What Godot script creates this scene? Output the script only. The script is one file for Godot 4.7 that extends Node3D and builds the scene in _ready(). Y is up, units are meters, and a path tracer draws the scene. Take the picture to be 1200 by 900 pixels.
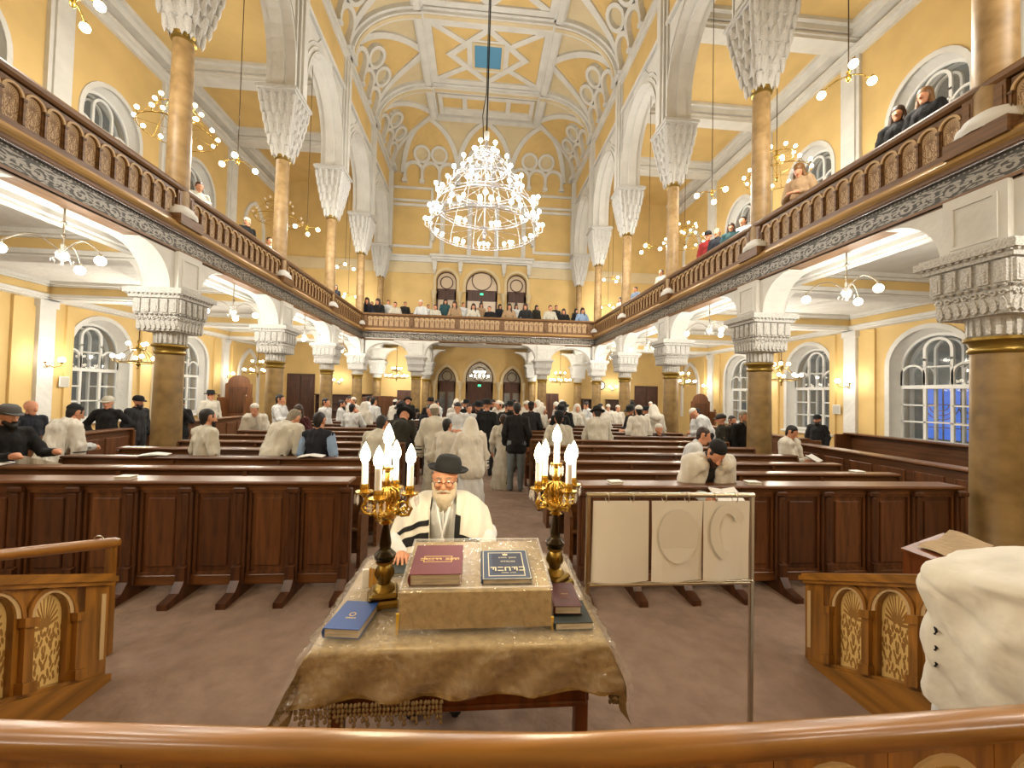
extends Node3D
# A large synagogue hall seen from the platform at its east end, looking down the nave.
# Units are metres, y is up, the hall floor is y = 0, the nave runs along -z.

const W := 5.4          # half width of the nave (column lines)
const BAY := 3.61       # distance between columns
const XW := 11.0        # half width of the hall
const ZB := -22.2       # rear wall
const ZG := -18.3       # front of the rear gallery
const ZE := 3.0         # wall behind the platform

var M := {}
var taken := {}
var rng := RandomNumberGenerator.new()

func zc(n) -> float:
	return -(7.40 + BAY * n)

# ------------------------------------------------------------------ mesh builder
class MB:
	var v := PackedVector3Array()
	var n := PackedVector3Array()
	var uv := PackedVector2Array()
	func tri(a: Vector3, b: Vector3, c: Vector3) -> void:
		var m := (c - a).cross(b - a)
		if m.length_squared() < 1e-16:
			return
		m = m.normalized()
		v.append(a); v.append(b); v.append(c)
		n.append(m); n.append(m); n.append(m)
		uv.append(Vector2.ZERO); uv.append(Vector2.ZERO); uv.append(Vector2.ZERO)
	func quad(a: Vector3, b: Vector3, c: Vector3, d: Vector3) -> void:
		tri(a, b, c); tri(a, c, d)
	func quad_uv(a: Vector3, b: Vector3, c: Vector3, d: Vector3) -> void:
		var m := (c - a).cross(b - a).normalized()
		for p in [a, b, c, a, c, d]:
			v.append(p); n.append(m)
		for q in [Vector2(0, 1), Vector2(1, 1), Vector2(1, 0), Vector2(0, 1), Vector2(1, 0), Vector2(0, 0)]:
			uv.append(q)
	func stri(a: Vector3, b: Vector3, c: Vector3, na: Vector3, nb: Vector3, nc: Vector3) -> void:
		var m := (c - a).cross(b - a)
		if m.length_squared() < 1e-18:
			return
		if m.dot(na + nb + nc) < 0.0:
			v.append(a); v.append(c); v.append(b)
			n.append(na); n.append(nc); n.append(nb)
		else:
			v.append(a); v.append(b); v.append(c)
			n.append(na); n.append(nb); n.append(nc)
		uv.append(Vector2.ZERO); uv.append(Vector2.ZERO); uv.append(Vector2.ZERO)
	func box(c: Vector3, s: Vector3, b := Basis.IDENTITY) -> void:
		var h := s * 0.5
		var p := []
		for i in 8:
			p.append(c + b * Vector3(h.x * (1 if i & 1 else -1), h.y * (1 if i & 2 else -1), h.z * (1 if i & 4 else -1)))
		quad(p[0], p[1], p[3], p[2]); quad(p[5], p[4], p[6], p[7])
		quad(p[4], p[0], p[2], p[6]); quad(p[1], p[5], p[7], p[3])
		quad(p[2], p[3], p[7], p[6]); quad(p[4], p[5], p[1], p[0])
	# box with chamfered edges
	func cbox(c: Vector3, s: Vector3, e: float, b := Basis.IDENTITY) -> void:
		var h := s * 0.5
		var f := func(x, y, z): return c + b * Vector3(x, y, z)
		for sg in [-1.0, 1.0]:
			quad(f.call(sg * h.x, -h.y + e, -h.z + e), f.call(sg * h.x, h.y - e, -h.z + e), f.call(sg * h.x, h.y - e, h.z - e), f.call(sg * h.x, -h.y + e, h.z - e))
			quad(f.call(-h.x + e, sg * h.y, -h.z + e), f.call(h.x - e, sg * h.y, -h.z + e), f.call(h.x - e, sg * h.y, h.z - e), f.call(-h.x + e, sg * h.y, h.z - e))
			quad(f.call(-h.x + e, -h.y + e, sg * h.z), f.call(h.x - e, -h.y + e, sg * h.z), f.call(h.x - e, h.y - e, sg * h.z), f.call(-h.x + e, h.y - e, sg * h.z))
			for sj in [-1.0, 1.0]:
				quad(f.call(sg * h.x, sj * (h.y - e), -h.z + e), f.call(sg * (h.x - e), sj * h.y, -h.z + e), f.call(sg * (h.x - e), sj * h.y, h.z - e), f.call(sg * h.x, sj * (h.y - e), h.z - e))
				quad(f.call(sg * h.x, -h.y + e, sj * (h.z - e)), f.call(sg * (h.x - e), -h.y + e, sj * h.z), f.call(sg * (h.x - e), h.y - e, sj * h.z), f.call(sg * h.x, h.y - e, sj * (h.z - e)))
				quad(f.call(-h.x + e, sg * h.y, sj * (h.z - e)), f.call(-h.x + e, sg * (h.y - e), sj * h.z), f.call(h.x - e, sg * (h.y - e), sj * h.z), f.call(h.x - e, sg * h.y, sj * (h.z - e)))
				for sk in [-1.0, 1.0]:
					tri(f.call(sg * h.x, sj * (h.y - e), sk * (h.z - e)), f.call(sg * (h.x - e), sj * h.y, sk * (h.z - e)), f.call(sg * (h.x - e), sj * (h.y - e), sk * h.z))
	# profile: Vector2(radius, y) from bottom to top, turned about y
	func lathe(prof: Array, seg := 20, xf := Transform3D.IDENTITY) -> void:
		var nr := []
		for i in prof.size():
			var d0: Vector2 = prof[i] - prof[max(i - 1, 0)]
			var d1: Vector2 = prof[min(i + 1, prof.size() - 1)] - prof[i]
			nr.append(d0)
			nr.append(d1)
		for i in prof.size() - 1:
			var p: Vector2 = prof[i]
			var q: Vector2 = prof[i + 1]
			var d := (q - p).normalized()
			var dn := Vector2(d.y, -d.x)
			var n0 := dn
			var n1 := dn
			if i > 0:
				var e: Vector2 = (p - (prof[i - 1] as Vector2)).normalized()
				if e.dot(d) > 0.6:
					n0 = (dn + Vector2(e.y, -e.x)).normalized()
			if i < prof.size() - 2:
				var e2: Vector2 = ((prof[i + 2] as Vector2) - q).normalized()
				if e2.dot(d) > 0.6:
					n1 = (dn + Vector2(e2.y, -e2.x)).normalized()
			for k in seg:
				var a0 := TAU * k / seg
				var a1 := TAU * (k + 1) / seg
				var c0 := Vector3(cos(a0), 0, sin(a0))
				var c1 := Vector3(cos(a1), 0, sin(a1))
				var A := xf * (c0 * p.x + Vector3(0, p.y, 0))
				var B := xf * (c1 * p.x + Vector3(0, p.y, 0))
				var C := xf * (c1 * q.x + Vector3(0, q.y, 0))
				var D := xf * (c0 * q.x + Vector3(0, q.y, 0))
				var nA := (xf.basis * (c0 * n0.x + Vector3(0, n0.y, 0))).normalized()
				var nB := (xf.basis * (c1 * n0.x + Vector3(0, n0.y, 0))).normalized()
				var nC := (xf.basis * (c1 * n1.x + Vector3(0, n1.y, 0))).normalized()
				var nD := (xf.basis * (c0 * n1.x + Vector3(0, n1.y, 0))).normalized()
				stri(A, B, C, nA, nB, nC)
				stri(A, C, D, nA, nC, nD)
	func tube(pts: Array, r, seg := 8, closed := false) -> void:
		var rings := []
		var nrms := []
		var cnt := pts.size()
		var up := Vector3.UP
		for i in cnt:
			var a: Vector3 = pts[(i - 1 + cnt) % cnt] if closed else pts[max(i - 1, 0)]
			var b: Vector3 = pts[(i + 1) % cnt] if closed else pts[min(i + 1, cnt - 1)]
			var t := (b - a).normalized()
			if abs(t.dot(up)) > 0.95:
				up = Vector3.RIGHT if abs(t.x) < 0.9 else Vector3.FORWARD
			var s := t.cross(up).normalized()
			var u := s.cross(t).normalized()
			up = u
			var rad: float = r[i] if r is Array else r
			var ring := []
			var nn := []
			for k in seg:
				var an := TAU * k / seg
				var d := s * cos(an) + u * sin(an)
				ring.append((pts[i] as Vector3) + d * rad)
				nn.append(d)
			rings.append(ring)
			nrms.append(nn)
		for i in (cnt if closed else cnt - 1):
			var j := (i + 1) % cnt
			for k in seg:
				var l := (k + 1) % seg
				stri(rings[i][k], rings[i][l], rings[j][l], nrms[i][k], nrms[i][l], nrms[j][l])
				stri(rings[i][k], rings[j][l], rings[j][k], nrms[i][k], nrms[j][l], nrms[j][k])
		if not closed:
			for k in range(1, seg - 1):
				tri(rings[0][0], rings[0][k], rings[0][k + 1])
				tri(rings[cnt - 1][0], rings[cnt - 1][k + 1], rings[cnt - 1][k])
	# a flat outline (u, v) given thickness from w0 to w1 and laid out by m(u, v, w)
	func slab(poly: PackedVector2Array, w0: float, w1: float, m: Callable, back := true) -> void:
		var t := Geometry2D.triangulate_polygon(poly)
		var f := []
		var g := []
		for p in poly:
			f.append(m.call(p.x, p.y, w1)); g.append(m.call(p.x, p.y, w0))
		for i in range(0, t.size(), 3):
			tri(f[t[i]], f[t[i + 1]], f[t[i + 2]])
			if back:
				tri(g[t[i]], g[t[i + 2]], g[t[i + 1]])
		for i in poly.size():
			var j := (i + 1) % poly.size()
			quad(f[i], f[j], g[j], g[i])
	# a strip of given width along a line of (u, v) points
	func band(pts: Array, width: float, w0: float, w1: float, m: Callable, closed := false) -> void:
		var cnt := pts.size()
		var L := []
		for i in cnt:
			var a: Vector2 = pts[(i - 1 + cnt) % cnt] if closed else pts[max(i - 1, 0)]
			var b: Vector2 = pts[(i + 1) % cnt] if closed else pts[min(i + 1, cnt - 1)]
			var p: Vector2 = pts[i]
			var d := (p - a).normalized() if p.distance_squared_to(a) > 1e-10 else (b - p).normalized()
			var d2 := (b - p).normalized() if b.distance_squared_to(p) > 1e-10 else d
			var nrm := (Vector2(-d.y, d.x) + Vector2(-d2.y, d2.x)).normalized()
			var o := nrm * width * 0.5 / maxf(nrm.dot(Vector2(-d.y, d.x)), 0.4)
			L.append([m.call(p.x + o.x, p.y + o.y, w0), m.call(p.x + o.x, p.y + o.y, w1), m.call(p.x - o.x, p.y - o.y, w1), m.call(p.x - o.x, p.y - o.y, w0)])
		for i in (cnt if closed else cnt - 1):
			var j := (i + 1) % cnt
			for k in 3:
				quad(L[i][k], L[i][k + 1], L[j][k + 1], L[j][k])
		if not closed:
			quad(L[0][0], L[0][1], L[0][2], L[0][3])
			quad(L[cnt - 1][3], L[cnt - 1][2], L[cnt - 1][1], L[cnt - 1][0])
	func mesh() -> ArrayMesh:
		var a := []
		a.resize(Mesh.ARRAY_MAX)
		a[Mesh.ARRAY_VERTEX] = v
		a[Mesh.ARRAY_NORMAL] = n
		a[Mesh.ARRAY_TEX_UV] = uv
		var am := ArrayMesh.new()
		am.add_surface_from_arrays(Mesh.PRIMITIVE_TRIANGLES, a)
		return am

# ------------------------------------------------------------------ naming
func numbered(called: String) -> String:
	var k: int = taken.get(called, 0)
	taken[called] = k + 1
	return called if k == 0 else "%s_%03d" % [called, k]

func tag(o: Node, label: String, category := "", group := "", kind := "") -> Node:
	if label: o.set_meta("label", label)
	if category: o.set_meta("category", category)
	if group: o.set_meta("group", group)
	if kind: o.set_meta("kind", kind)
	return o

func thing(called: String, label: String, category: String, at := Vector3.ZERO, turn := 0.0, group := "") -> Node3D:
	var o := Node3D.new()
	o.name = numbered(called)
	add_child(o)
	o.position = at
	o.rotation.y = turn
	tag(o, label, category, group)
	return o

# a piece of the setting
func struct(called: String, label := "") -> Node3D:
	var o := Node3D.new()
	o.name = numbered(called)
	add_child(o)
	o.set_meta("kind", "structure")
	if label: o.set_meta("label", label)
	return o

func part(called: String, mesh, mat: Material, parent: Node, at := Vector3.ZERO, label := "") -> MeshInstance3D:
	var o := MeshInstance3D.new()
	o.mesh = mesh.mesh() if mesh is MB else mesh
	o.material_override = mat
	o.name = called
	o.position = at
	if parent == self:
		o.name = numbered(called)
	parent.add_child(o, true)
	if label: o.set_meta("label", label)
	return o

func dup(src: Node3D, at: Vector3, turn := 0.0, label := "", group := "") -> Node3D:
	var base: String = src.name
	if base.length() > 4 and base[-4] == "_" and base.right(3).is_valid_int():
		base = base.left(-4)
	var r: Node3D = src.duplicate()
	r.name = numbered(base)
	add_child(r)
	r.position = at
	r.rotation.y = turn
	if label: r.set_meta("label", label)
	if group: r.set_meta("group", group)
	return r

func flat(x0: Vector3, ux: Vector3, uy: Vector3, uz: Vector3) -> Callable:
	return func(u, v, w): return x0 + ux * u + uy * v + uz * w

func arc(c: Vector2, r: float, a0: float, a1: float, k := 12, ry := -1.0) -> Array:
	var o := []
	for i in k + 1:
		var a := lerpf(a0, a1, float(i) / k)
		o.append(c + Vector2(cos(a) * r, sin(a) * (r if ry < 0.0 else ry)))
	return o

# pointed arch from (-h, 0) over (0, rise) to (h, 0)
func ogive(h: float, rise: float, k := 10) -> Array:
	var R := (h * h + rise * rise) / (2.0 * h)
	var a1 := atan2(rise, R - h)
	var o := []
	for i in k + 1:
		var a := a1 * i / k
		o.append(Vector2(R - h - R * cos(a), R * sin(a)))
	for i in range(k - 1, -1, -1):
		var p: Vector2 = o[i]
		o.append(Vector2(-p.x, p.y))
	return o

func poly(a: Array) -> PackedVector2Array:
	return PackedVector2Array(a)

func rect(x0: float, y0: float, x1: float, y1: float) -> PackedVector2Array:
	return PackedVector2Array([Vector2(x0, y0), Vector2(x1, y0), Vector2(x1, y1), Vector2(x0, y1)])

# wall piece u0..u1 x v0..v1 with an arched opening (outline from left foot over the top to right foot)
func pierced(mb: MB, u0: float, u1: float, v0: float, v1: float, outline: Array, w0: float, w1: float, m: Callable) -> void:
	var mid := outline.size() / 2
	var top: Vector2 = outline[mid]
	var foot_l: Vector2 = outline[0]
	var foot_r: Vector2 = outline[outline.size() - 1]
	var a := [Vector2(u0, v0)]
	if foot_l.y > v0 + 0.01:
		a.append(Vector2(top.x, v0)); a.append(Vector2(top.x, foot_l.y))
	for i in mid + 1:
		a.append(outline[i])
	a.append(Vector2(top.x, v1)); a.append(Vector2(u0, v1))
	mb.slab(poly(a), w0, w1, m)
	var b := [Vector2(u1, v1), Vector2(top.x, v1)]
	for i in range(mid, outline.size()):
		b.append(outline[i])
	if foot_r.y > v0 + 0.01:
		b.append(Vector2(top.x, foot_r.y)); b.append(Vector2(top.x, v0))
	b.append(Vector2(u1, v0))
	mb.slab(poly(b), w0, w1, m)

# ------------------------------------------------------------------ materials
func noise_image(size: int, freq: float, sd: int, octaves := 4, stretch := Vector2.ONE) -> Image:
	var f := FastNoiseLite.new()
	f.seed = sd
	f.frequency = freq
	f.fractal_octaves = octaves
	f.noise_type = FastNoiseLite.TYPE_SIMPLEX_SMOOTH
	var im := f.get_seamless_image(int(size / stretch.x), int(size / stretch.y))
	im.convert(Image.FORMAT_RGB8)
	if stretch != Vector2.ONE:
		im.resize(size, size, Image.INTERPOLATE_CUBIC)
	return im

func toned(im: Image, c0: Color, c1: Color, c2: Color) -> ImageTexture:
	var o := Image.create(im.get_width(), im.get_height(), false, Image.FORMAT_RGB8)
	for y in im.get_height():
		for x in im.get_width():
			var g := im.get_pixel(x, y).r
			o.set_pixel(x, y, c0.lerp(c1, g * 2.0) if g < 0.5 else c1.lerp(c2, g * 2.0 - 1.0))
	return ImageTexture.create_from_image(o)

func mat(c: Color, rough := 0.8, metal := 0.0, tex: Texture2D = null, scale := 1.0, world := false) -> StandardMaterial3D:
	var m := StandardMaterial3D.new()
	m.albedo_color = c
	m.roughness = rough
	m.metallic = metal
	if tex:
		m.albedo_texture = tex
		m.uv1_triplanar = true
		m.uv1_world_triplanar = world
		m.uv1_scale = Vector3.ONE * scale
	return m

var bump_cache := {}
func bumped(m: StandardMaterial3D, im: Image, depth: float) -> StandardMaterial3D:
	var key := "%d %f" % [im.get_instance_id(), depth]
	if not bump_cache.has(key):
		var b: Image = im.duplicate()
		b.convert(Image.FORMAT_RGBA8)
		b.bump_map_to_normal_map(depth)
		bump_cache[key] = ImageTexture.create_from_image(b)
	m.normal_enabled = true
	m.normal_texture = bump_cache[key]
	return m

func glow(c: Color, e: float) -> StandardMaterial3D:
	var m := StandardMaterial3D.new()
	m.albedo_color = c
	m.emission_enabled = true
	m.emission = c
	m.emission_energy_multiplier = e
	return m

# cut fretwork of leaves and scrolls: a pale web over a dark ground
func fretwork(w: int, h: int, light: Color, dark: Color, sd: int, mode: int) -> ImageTexture:
	var im := Image.create(w, h, false, Image.FORMAT_RGB8)
	im.fill(light)
	var r := RandomNumberGenerator.new()
	r.seed = sd
	var dabs := []
	if mode == 0:      # arched panel: a fan of fronds above, leaves below, mirrored
		for k in 6:
			var a := 0.15 + k * 0.26
			for s in 7:
				var t := 0.08 + s * 0.045
				dabs.append([0.5 + sin(a) * t * 0.9, 0.40 - cos(a) * t * 0.75, a, 0.055, 0.017])
		for k in 300:
			if dabs.size() > 82:
				break
			var c := Vector2(r.randf_range(0.51, 0.97), r.randf_range(0.42, 0.98))
			var clear := true
			for d in dabs:
				if Vector2((c.x - d[0]) * 0.5, c.y - d[1]).length() < 0.04:
					clear = false
			if clear:
				dabs.append([c.x, c.y, r.randf_range(-1.2, 1.2), r.randf_range(0.03, 0.05), r.randf_range(0.022, 0.034)])
	else:              # running scroll, wrapping at the ends
		for k in 4:
			var cx := 0.125 + k * 0.25
			var up := 1.0 if k % 2 == 0 else -1.0
			for s in 22:
				var a2 := s * 0.42
				var rad := 0.035 + s * 0.0042
				dabs.append([cx + cos(a2) * rad, 0.5 + sin(a2) * rad * 3.0 * up, a2 + 1.5, 0.019, 0.055])
			for s in 16:
				dabs.append([cx + r.randf_range(-0.12, 0.12), r.randf_range(0.1, 0.9), r.randf_range(0, 3.1), 0.024, 0.05])
		for k in 20:
			dabs.append([k / 20.0, 0.05, 1.57, 0.012, 0.03])
			dabs.append([k / 20.0, 0.95, 1.57, 0.012, 0.03])
	for d in dabs:
		var ca := cos(d[2])
		var sa := sin(d[2])
		for y in range(max(0, int((d[1] - 0.12) * h)), min(h, int((d[1] + 0.12) * h) + 1)):
			for x in range(int((d[0] - 0.06) * w), int((d[0] + 0.06) * w) + 2):
				var dx: float = float(x) / w - d[0]
				var dy: float = float(y) / h - d[1]
				var p: float = (dx * sa - dy * ca) / d[3]
				var q2: float = (dx * ca + dy * sa) / d[4]
				if p * p + q2 * q2 < 1.0:
					if mode == 1:
						im.set_pixel(posmod(x, w), y, dark)
					elif x >= w / 2 and x < w:
						im.set_pixel(x, y, dark)
						im.set_pixel(w - 1 - x, y, dark)
	return ImageTexture.create_from_image(im)

func make_materials() -> void:
	var fine := noise_image(256, 0.05, 3, 5)
	var soft := noise_image(256, 0.012, 8, 4)
	var grain := noise_image(512, 0.03, 5, 4, Vector2(1, 12))
	var vein := noise_image(256, 0.02, 21, 5)
	var g := func(a): return Color(a, a, a)
	var mottle := toned(soft, g.call(0.93), g.call(0.97), g.call(1.0))
	M.white = bumped(mat(Color(0.83, 0.825, 0.80), 0.75, 0, mottle, 0.35, true), fine, 1.0)
	M.carved = bumped(mat(Color(0.81, 0.805, 0.785), 0.8, 0, toned(fine, g.call(0.86), g.call(0.97), g.call(1.0)), 2.2), fine, 9.0)
	M.yellow = mat(Color(0.835, 0.715, 0.47), 0.7, 0, mottle, 0.25, true)
	M.cream = mat(Color(0.82, 0.755, 0.61), 0.75, 0, mottle, 0.25, true)
	M.skyblue = mat(Color(0.33, 0.56, 0.70), 0.6)
	var carpet := toned(noise_image(512, 0.02, 12, 6), Color(0.55, 0.465, 0.40), Color(0.59, 0.505, 0.435), Color(0.63, 0.54, 0.465))
	M.carpet = bumped(mat(Color(0.92, 0.90, 0.90), 1.0, 0, carpet, 0.45, true), fine, 1.5)
	M.board = mat(Color(0.35, 0.28, 0.22), 0.8)
	var wood := toned(grain, Color(0.62, 0.62, 0.62), Color(0.85, 0.85, 0.85), Color(1, 1, 1))
	var grain_h := noise_image(512, 0.03, 6, 4, Vector2(12, 1))
	var woodh := toned(grain_h, Color(0.66, 0.66, 0.66), Color(0.86, 0.86, 0.86), Color(1, 1, 1))
	M.pew = bumped(mat(Color(0.42, 0.25, 0.125), 0.36, 0, wood, 0.9), grain, 1.2)
	M.pewh = mat(Color(0.45, 0.28, 0.14), 0.33, 0, woodh, 0.9)
	M.pewh2 = mat(Color(0.39, 0.24, 0.12), 0.36, 0, woodh, 0.7)
	M.pew2 = mat(Color(0.355, 0.205, 0.10), 0.36, 0, wood, 0.8)
	M.pew3 = mat(Color(0.45, 0.275, 0.14), 0.36, 0, wood, 1.0)
	M.oak = bumped(mat(Color(0.64, 0.425, 0.15), 0.30, 0, wood, 0.8), grain, 1.0)
	M.oakh = bumped(mat(Color(0.64, 0.43, 0.15), 0.32, 0, woodh, 0.8), grain_h, 1.0)
	M.oakh.clearcoat_enabled = true
	M.oakh.clearcoat = 0.5
	M.oakh.clearcoat_roughness = 0.2
	M.oak.clearcoat_enabled = true
	M.oak.clearcoat = 0.5
	M.oak.clearcoat_roughness = 0.25
	M.tablewood = mat(Color(0.50, 0.27, 0.11), 0.35, 0, wood, 1.0)
	M.parapet = mat(Color(0.50, 0.355, 0.205), 0.45, 0, woodh, 0.9)
	M.ledge = mat(Color(0.75, 0.59, 0.35), 0.4, 0.15, woodh, 0.6)
	M.bead = mat(Color(0.74, 0.62, 0.44), 0.5)
	M.darkdoor = mat(Color(0.33, 0.18, 0.10), 0.45, 0, wood, 0.7)
	M.filigree = mat(Color(1, 1, 1), 0.6, 0, fretwork(128, 256, Color(0.76, 0.65, 0.50), Color(0.50, 0.38, 0.25), 4, 0), 1.0)
	M.filigree2 = mat(Color(1, 1, 1), 0.55, 0, fretwork(160, 320, Color(0.82, 0.69, 0.42), Color(0.56, 0.40, 0.18), 7, 0), 1.0)
	var fr := fretwork(640, 192, Color(0.25, 0.235, 0.21), Color(0.56, 0.54, 0.50), 9, 1)
	M.frieze = mat(Color(1, 1, 1), 0.45, 0.3, fr, 1.0, true)
	var mar := toned(vein, Color(0.50, 0.40, 0.25), Color(0.61, 0.50, 0.33), Color(0.69, 0.58, 0.41))
	M.marble = mat(Color(1, 1, 1), 0.5, 0, mar, 0.8)
	var mar2 := toned(vein, Color(0.42, 0.33, 0.19), Color(0.52, 0.42, 0.25), Color(0.60, 0.49, 0.31))
	M.marble2 = mat(Color(1, 1, 1), 0.42, 0, mar2, 0.7)
	M.gilt = mat(Color(0.56, 0.46, 0.21), 0.32, 0.7)
	M.brass = mat(Color(0.80, 0.67, 0.34), 0.24, 1.0)
	M.oldbrass = mat(Color(0.56, 0.46, 0.23), 0.28, 0.95)
	M.bronze = mat(Color(0.20, 0.16, 0.09), 0.22, 0.8)
	M.silver = mat(Color(0.86, 0.86, 0.88), 0.25, 0.85)
	M.steel = mat(Color(0.74, 0.71, 0.65), 0.28, 1.0)
	M.rod = mat(Color(0.30, 0.24, 0.16), 0.5, 0.4)
	M.cable = mat(Color(0.05, 0.045, 0.04), 0.6)
	M.bulb = glow(Color(1.0, 0.94, 0.83), 14.0)
	M.cool = glow(Color(1.0, 0.97, 0.92), 30.0)
	M.flame = glow(Color(1.0, 0.91, 0.72), 45.0)
	M.exit = glow(Color(0.35, 1.0, 0.75), 2.5)
	M.frame = mat(Color(0.86, 0.86, 0.84), 0.5)
	var gl := StandardMaterial3D.new()
	gl.transparency = BaseMaterial3D.TRANSPARENCY_ALPHA
	gl.albedo_color = Color(0.75, 0.80, 0.82, 0.10)
	gl.roughness = 0.03
	gl.metallic_specular = 0.8
	M.glass = gl
	var fg: StandardMaterial3D = gl.duplicate()
	fg.albedo_color = Color(0.86, 0.78, 0.66, 0.75)
	fg.roughness = 0.35
	M.frost = fg
	var cr: StandardMaterial3D = gl.duplicate()
	cr.albedo_color = Color(0.95, 0.95, 0.95, 0.25)
	M.crystal = cr
	M.outside = mat(Color(0.12, 0.12, 0.13), 0.9)
	M.bluelight = glow(Color(0.10, 0.45, 1.0), 1.5)
	M.lobby = mat(Color(0.40, 0.37, 0.33), 0.8)
	M.iron = mat(Color(0.05, 0.05, 0.07), 0.6)
	# cloth and people
	var clothtone := toned(soft, g.call(0.9), g.call(0.96), g.call(1.0))
	var cl := func(c: Color, rough := 0.9) -> StandardMaterial3D:
		return bumped(mat(c, rough, 0, clothtone, 1.5), soft, 2.5)
	M.shawl = cl.call(Color(0.85, 0.83, 0.78))
	M.shirt = cl.call(Color(0.85, 0.86, 0.86))
	M.ivory = cl.call(Color(0.79, 0.77, 0.71))
	M.black = cl.call(Color(0.055, 0.055, 0.06))
	M.navy = cl.call(Color(0.07, 0.085, 0.13))
	M.charcoal = cl.call(Color(0.13, 0.13, 0.135))
	M.olive = cl.call(Color(0.15, 0.14, 0.10))
	M.maroon = cl.call(Color(0.26, 0.06, 0.07))
	M.red = cl.call(Color(0.50, 0.07, 0.07))
	M.blue = cl.call(Color(0.20, 0.33, 0.52))
	M.skyshirt = cl.call(Color(0.55, 0.65, 0.78))
	M.teal = cl.call(Color(0.17, 0.32, 0.34))
	M.beige = cl.call(Color(0.66, 0.55, 0.42))
	M.jeans = cl.call(Color(0.44, 0.47, 0.49))
	M.grey = cl.call(Color(0.36, 0.36, 0.36))
	M.skin = mat(Color(0.78, 0.55, 0.42), 0.55)
	M.skin.subsurf_scatter_enabled = true
	M.skin.subsurf_scatter_strength = 0.1
	M.skin2 = mat(Color(0.68, 0.46, 0.34), 0.55)
	var hairtex := toned(grain, g.call(0.5), g.call(0.8), g.call(1.0))
	M.hair = mat(Color(0.09, 0.065, 0.05), 0.55, 0, hairtex, 4.0)
	M.brownhair = mat(Color(0.25, 0.15, 0.08), 0.5, 0, hairtex, 4.0)
	M.fairhair = mat(Color(0.55, 0.38, 0.18), 0.5, 0, hairtex, 4.0)
	M.greyhair = mat(Color(0.60, 0.55, 0.46), 0.7, 0, hairtex, 4.0)
	M.felt = mat(Color(0.035, 0.037, 0.04), 0.85)
	M.paper = mat(Color(0.89, 0.885, 0.87), 0.8)
	M.pages = mat(Color(0.80, 0.76, 0.68), 0.85, 0, toned(noise_image(128, 0.06, 40, 2, Vector2(16, 1)), g.call(0.8), g.call(0.93), g.call(1.0)), 6.0)

# ------------------------------------------------------------------ the setting
func side_map(s: float, X: float) -> Callable:      # u = z, v = y, w = out of the wall into the hall
	return func(u, v, w): return Vector3(s * (X - w), v, u)

func rear_map(z: float) -> Callable:                # u = x, v = y, w towards the camera
	return func(u, v, w): return Vector3(u, v, z + w)

func build_floor() -> void:
	var f := struct("floor", "brown carpet over the whole hall floor")
	var mb := MB.new()
	mb.box(Vector3(0, -0.15, (ZE + ZB) / 2 - 1), Vector3(2 * XW + 1.6, 0.3, ZE - ZB + 3.6))
	part("carpet", mb, M.carpet, f)
	var p := struct("platform", "carpeted platform before the ark, raised above the hall floor")
	mb = MB.new()
	mb.box(Vector3(0, 0.17, 1.15), Vector3(4.6, 0.34, 3.6))
	part("platform_top", mb, M.carpet, p)

func win_outline(z0: float, hw: float, sill: float, spring: float) -> Array:
	var o := [Vector2(z0 - hw, sill)]
	o.append_array(arc(Vector2(z0, spring), hw, PI, 0, 16))
	o.append(Vector2(z0 + hw, sill))
	return o

func win_z(n) -> float:
	return zc(n + 0.5) + 0.2

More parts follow.
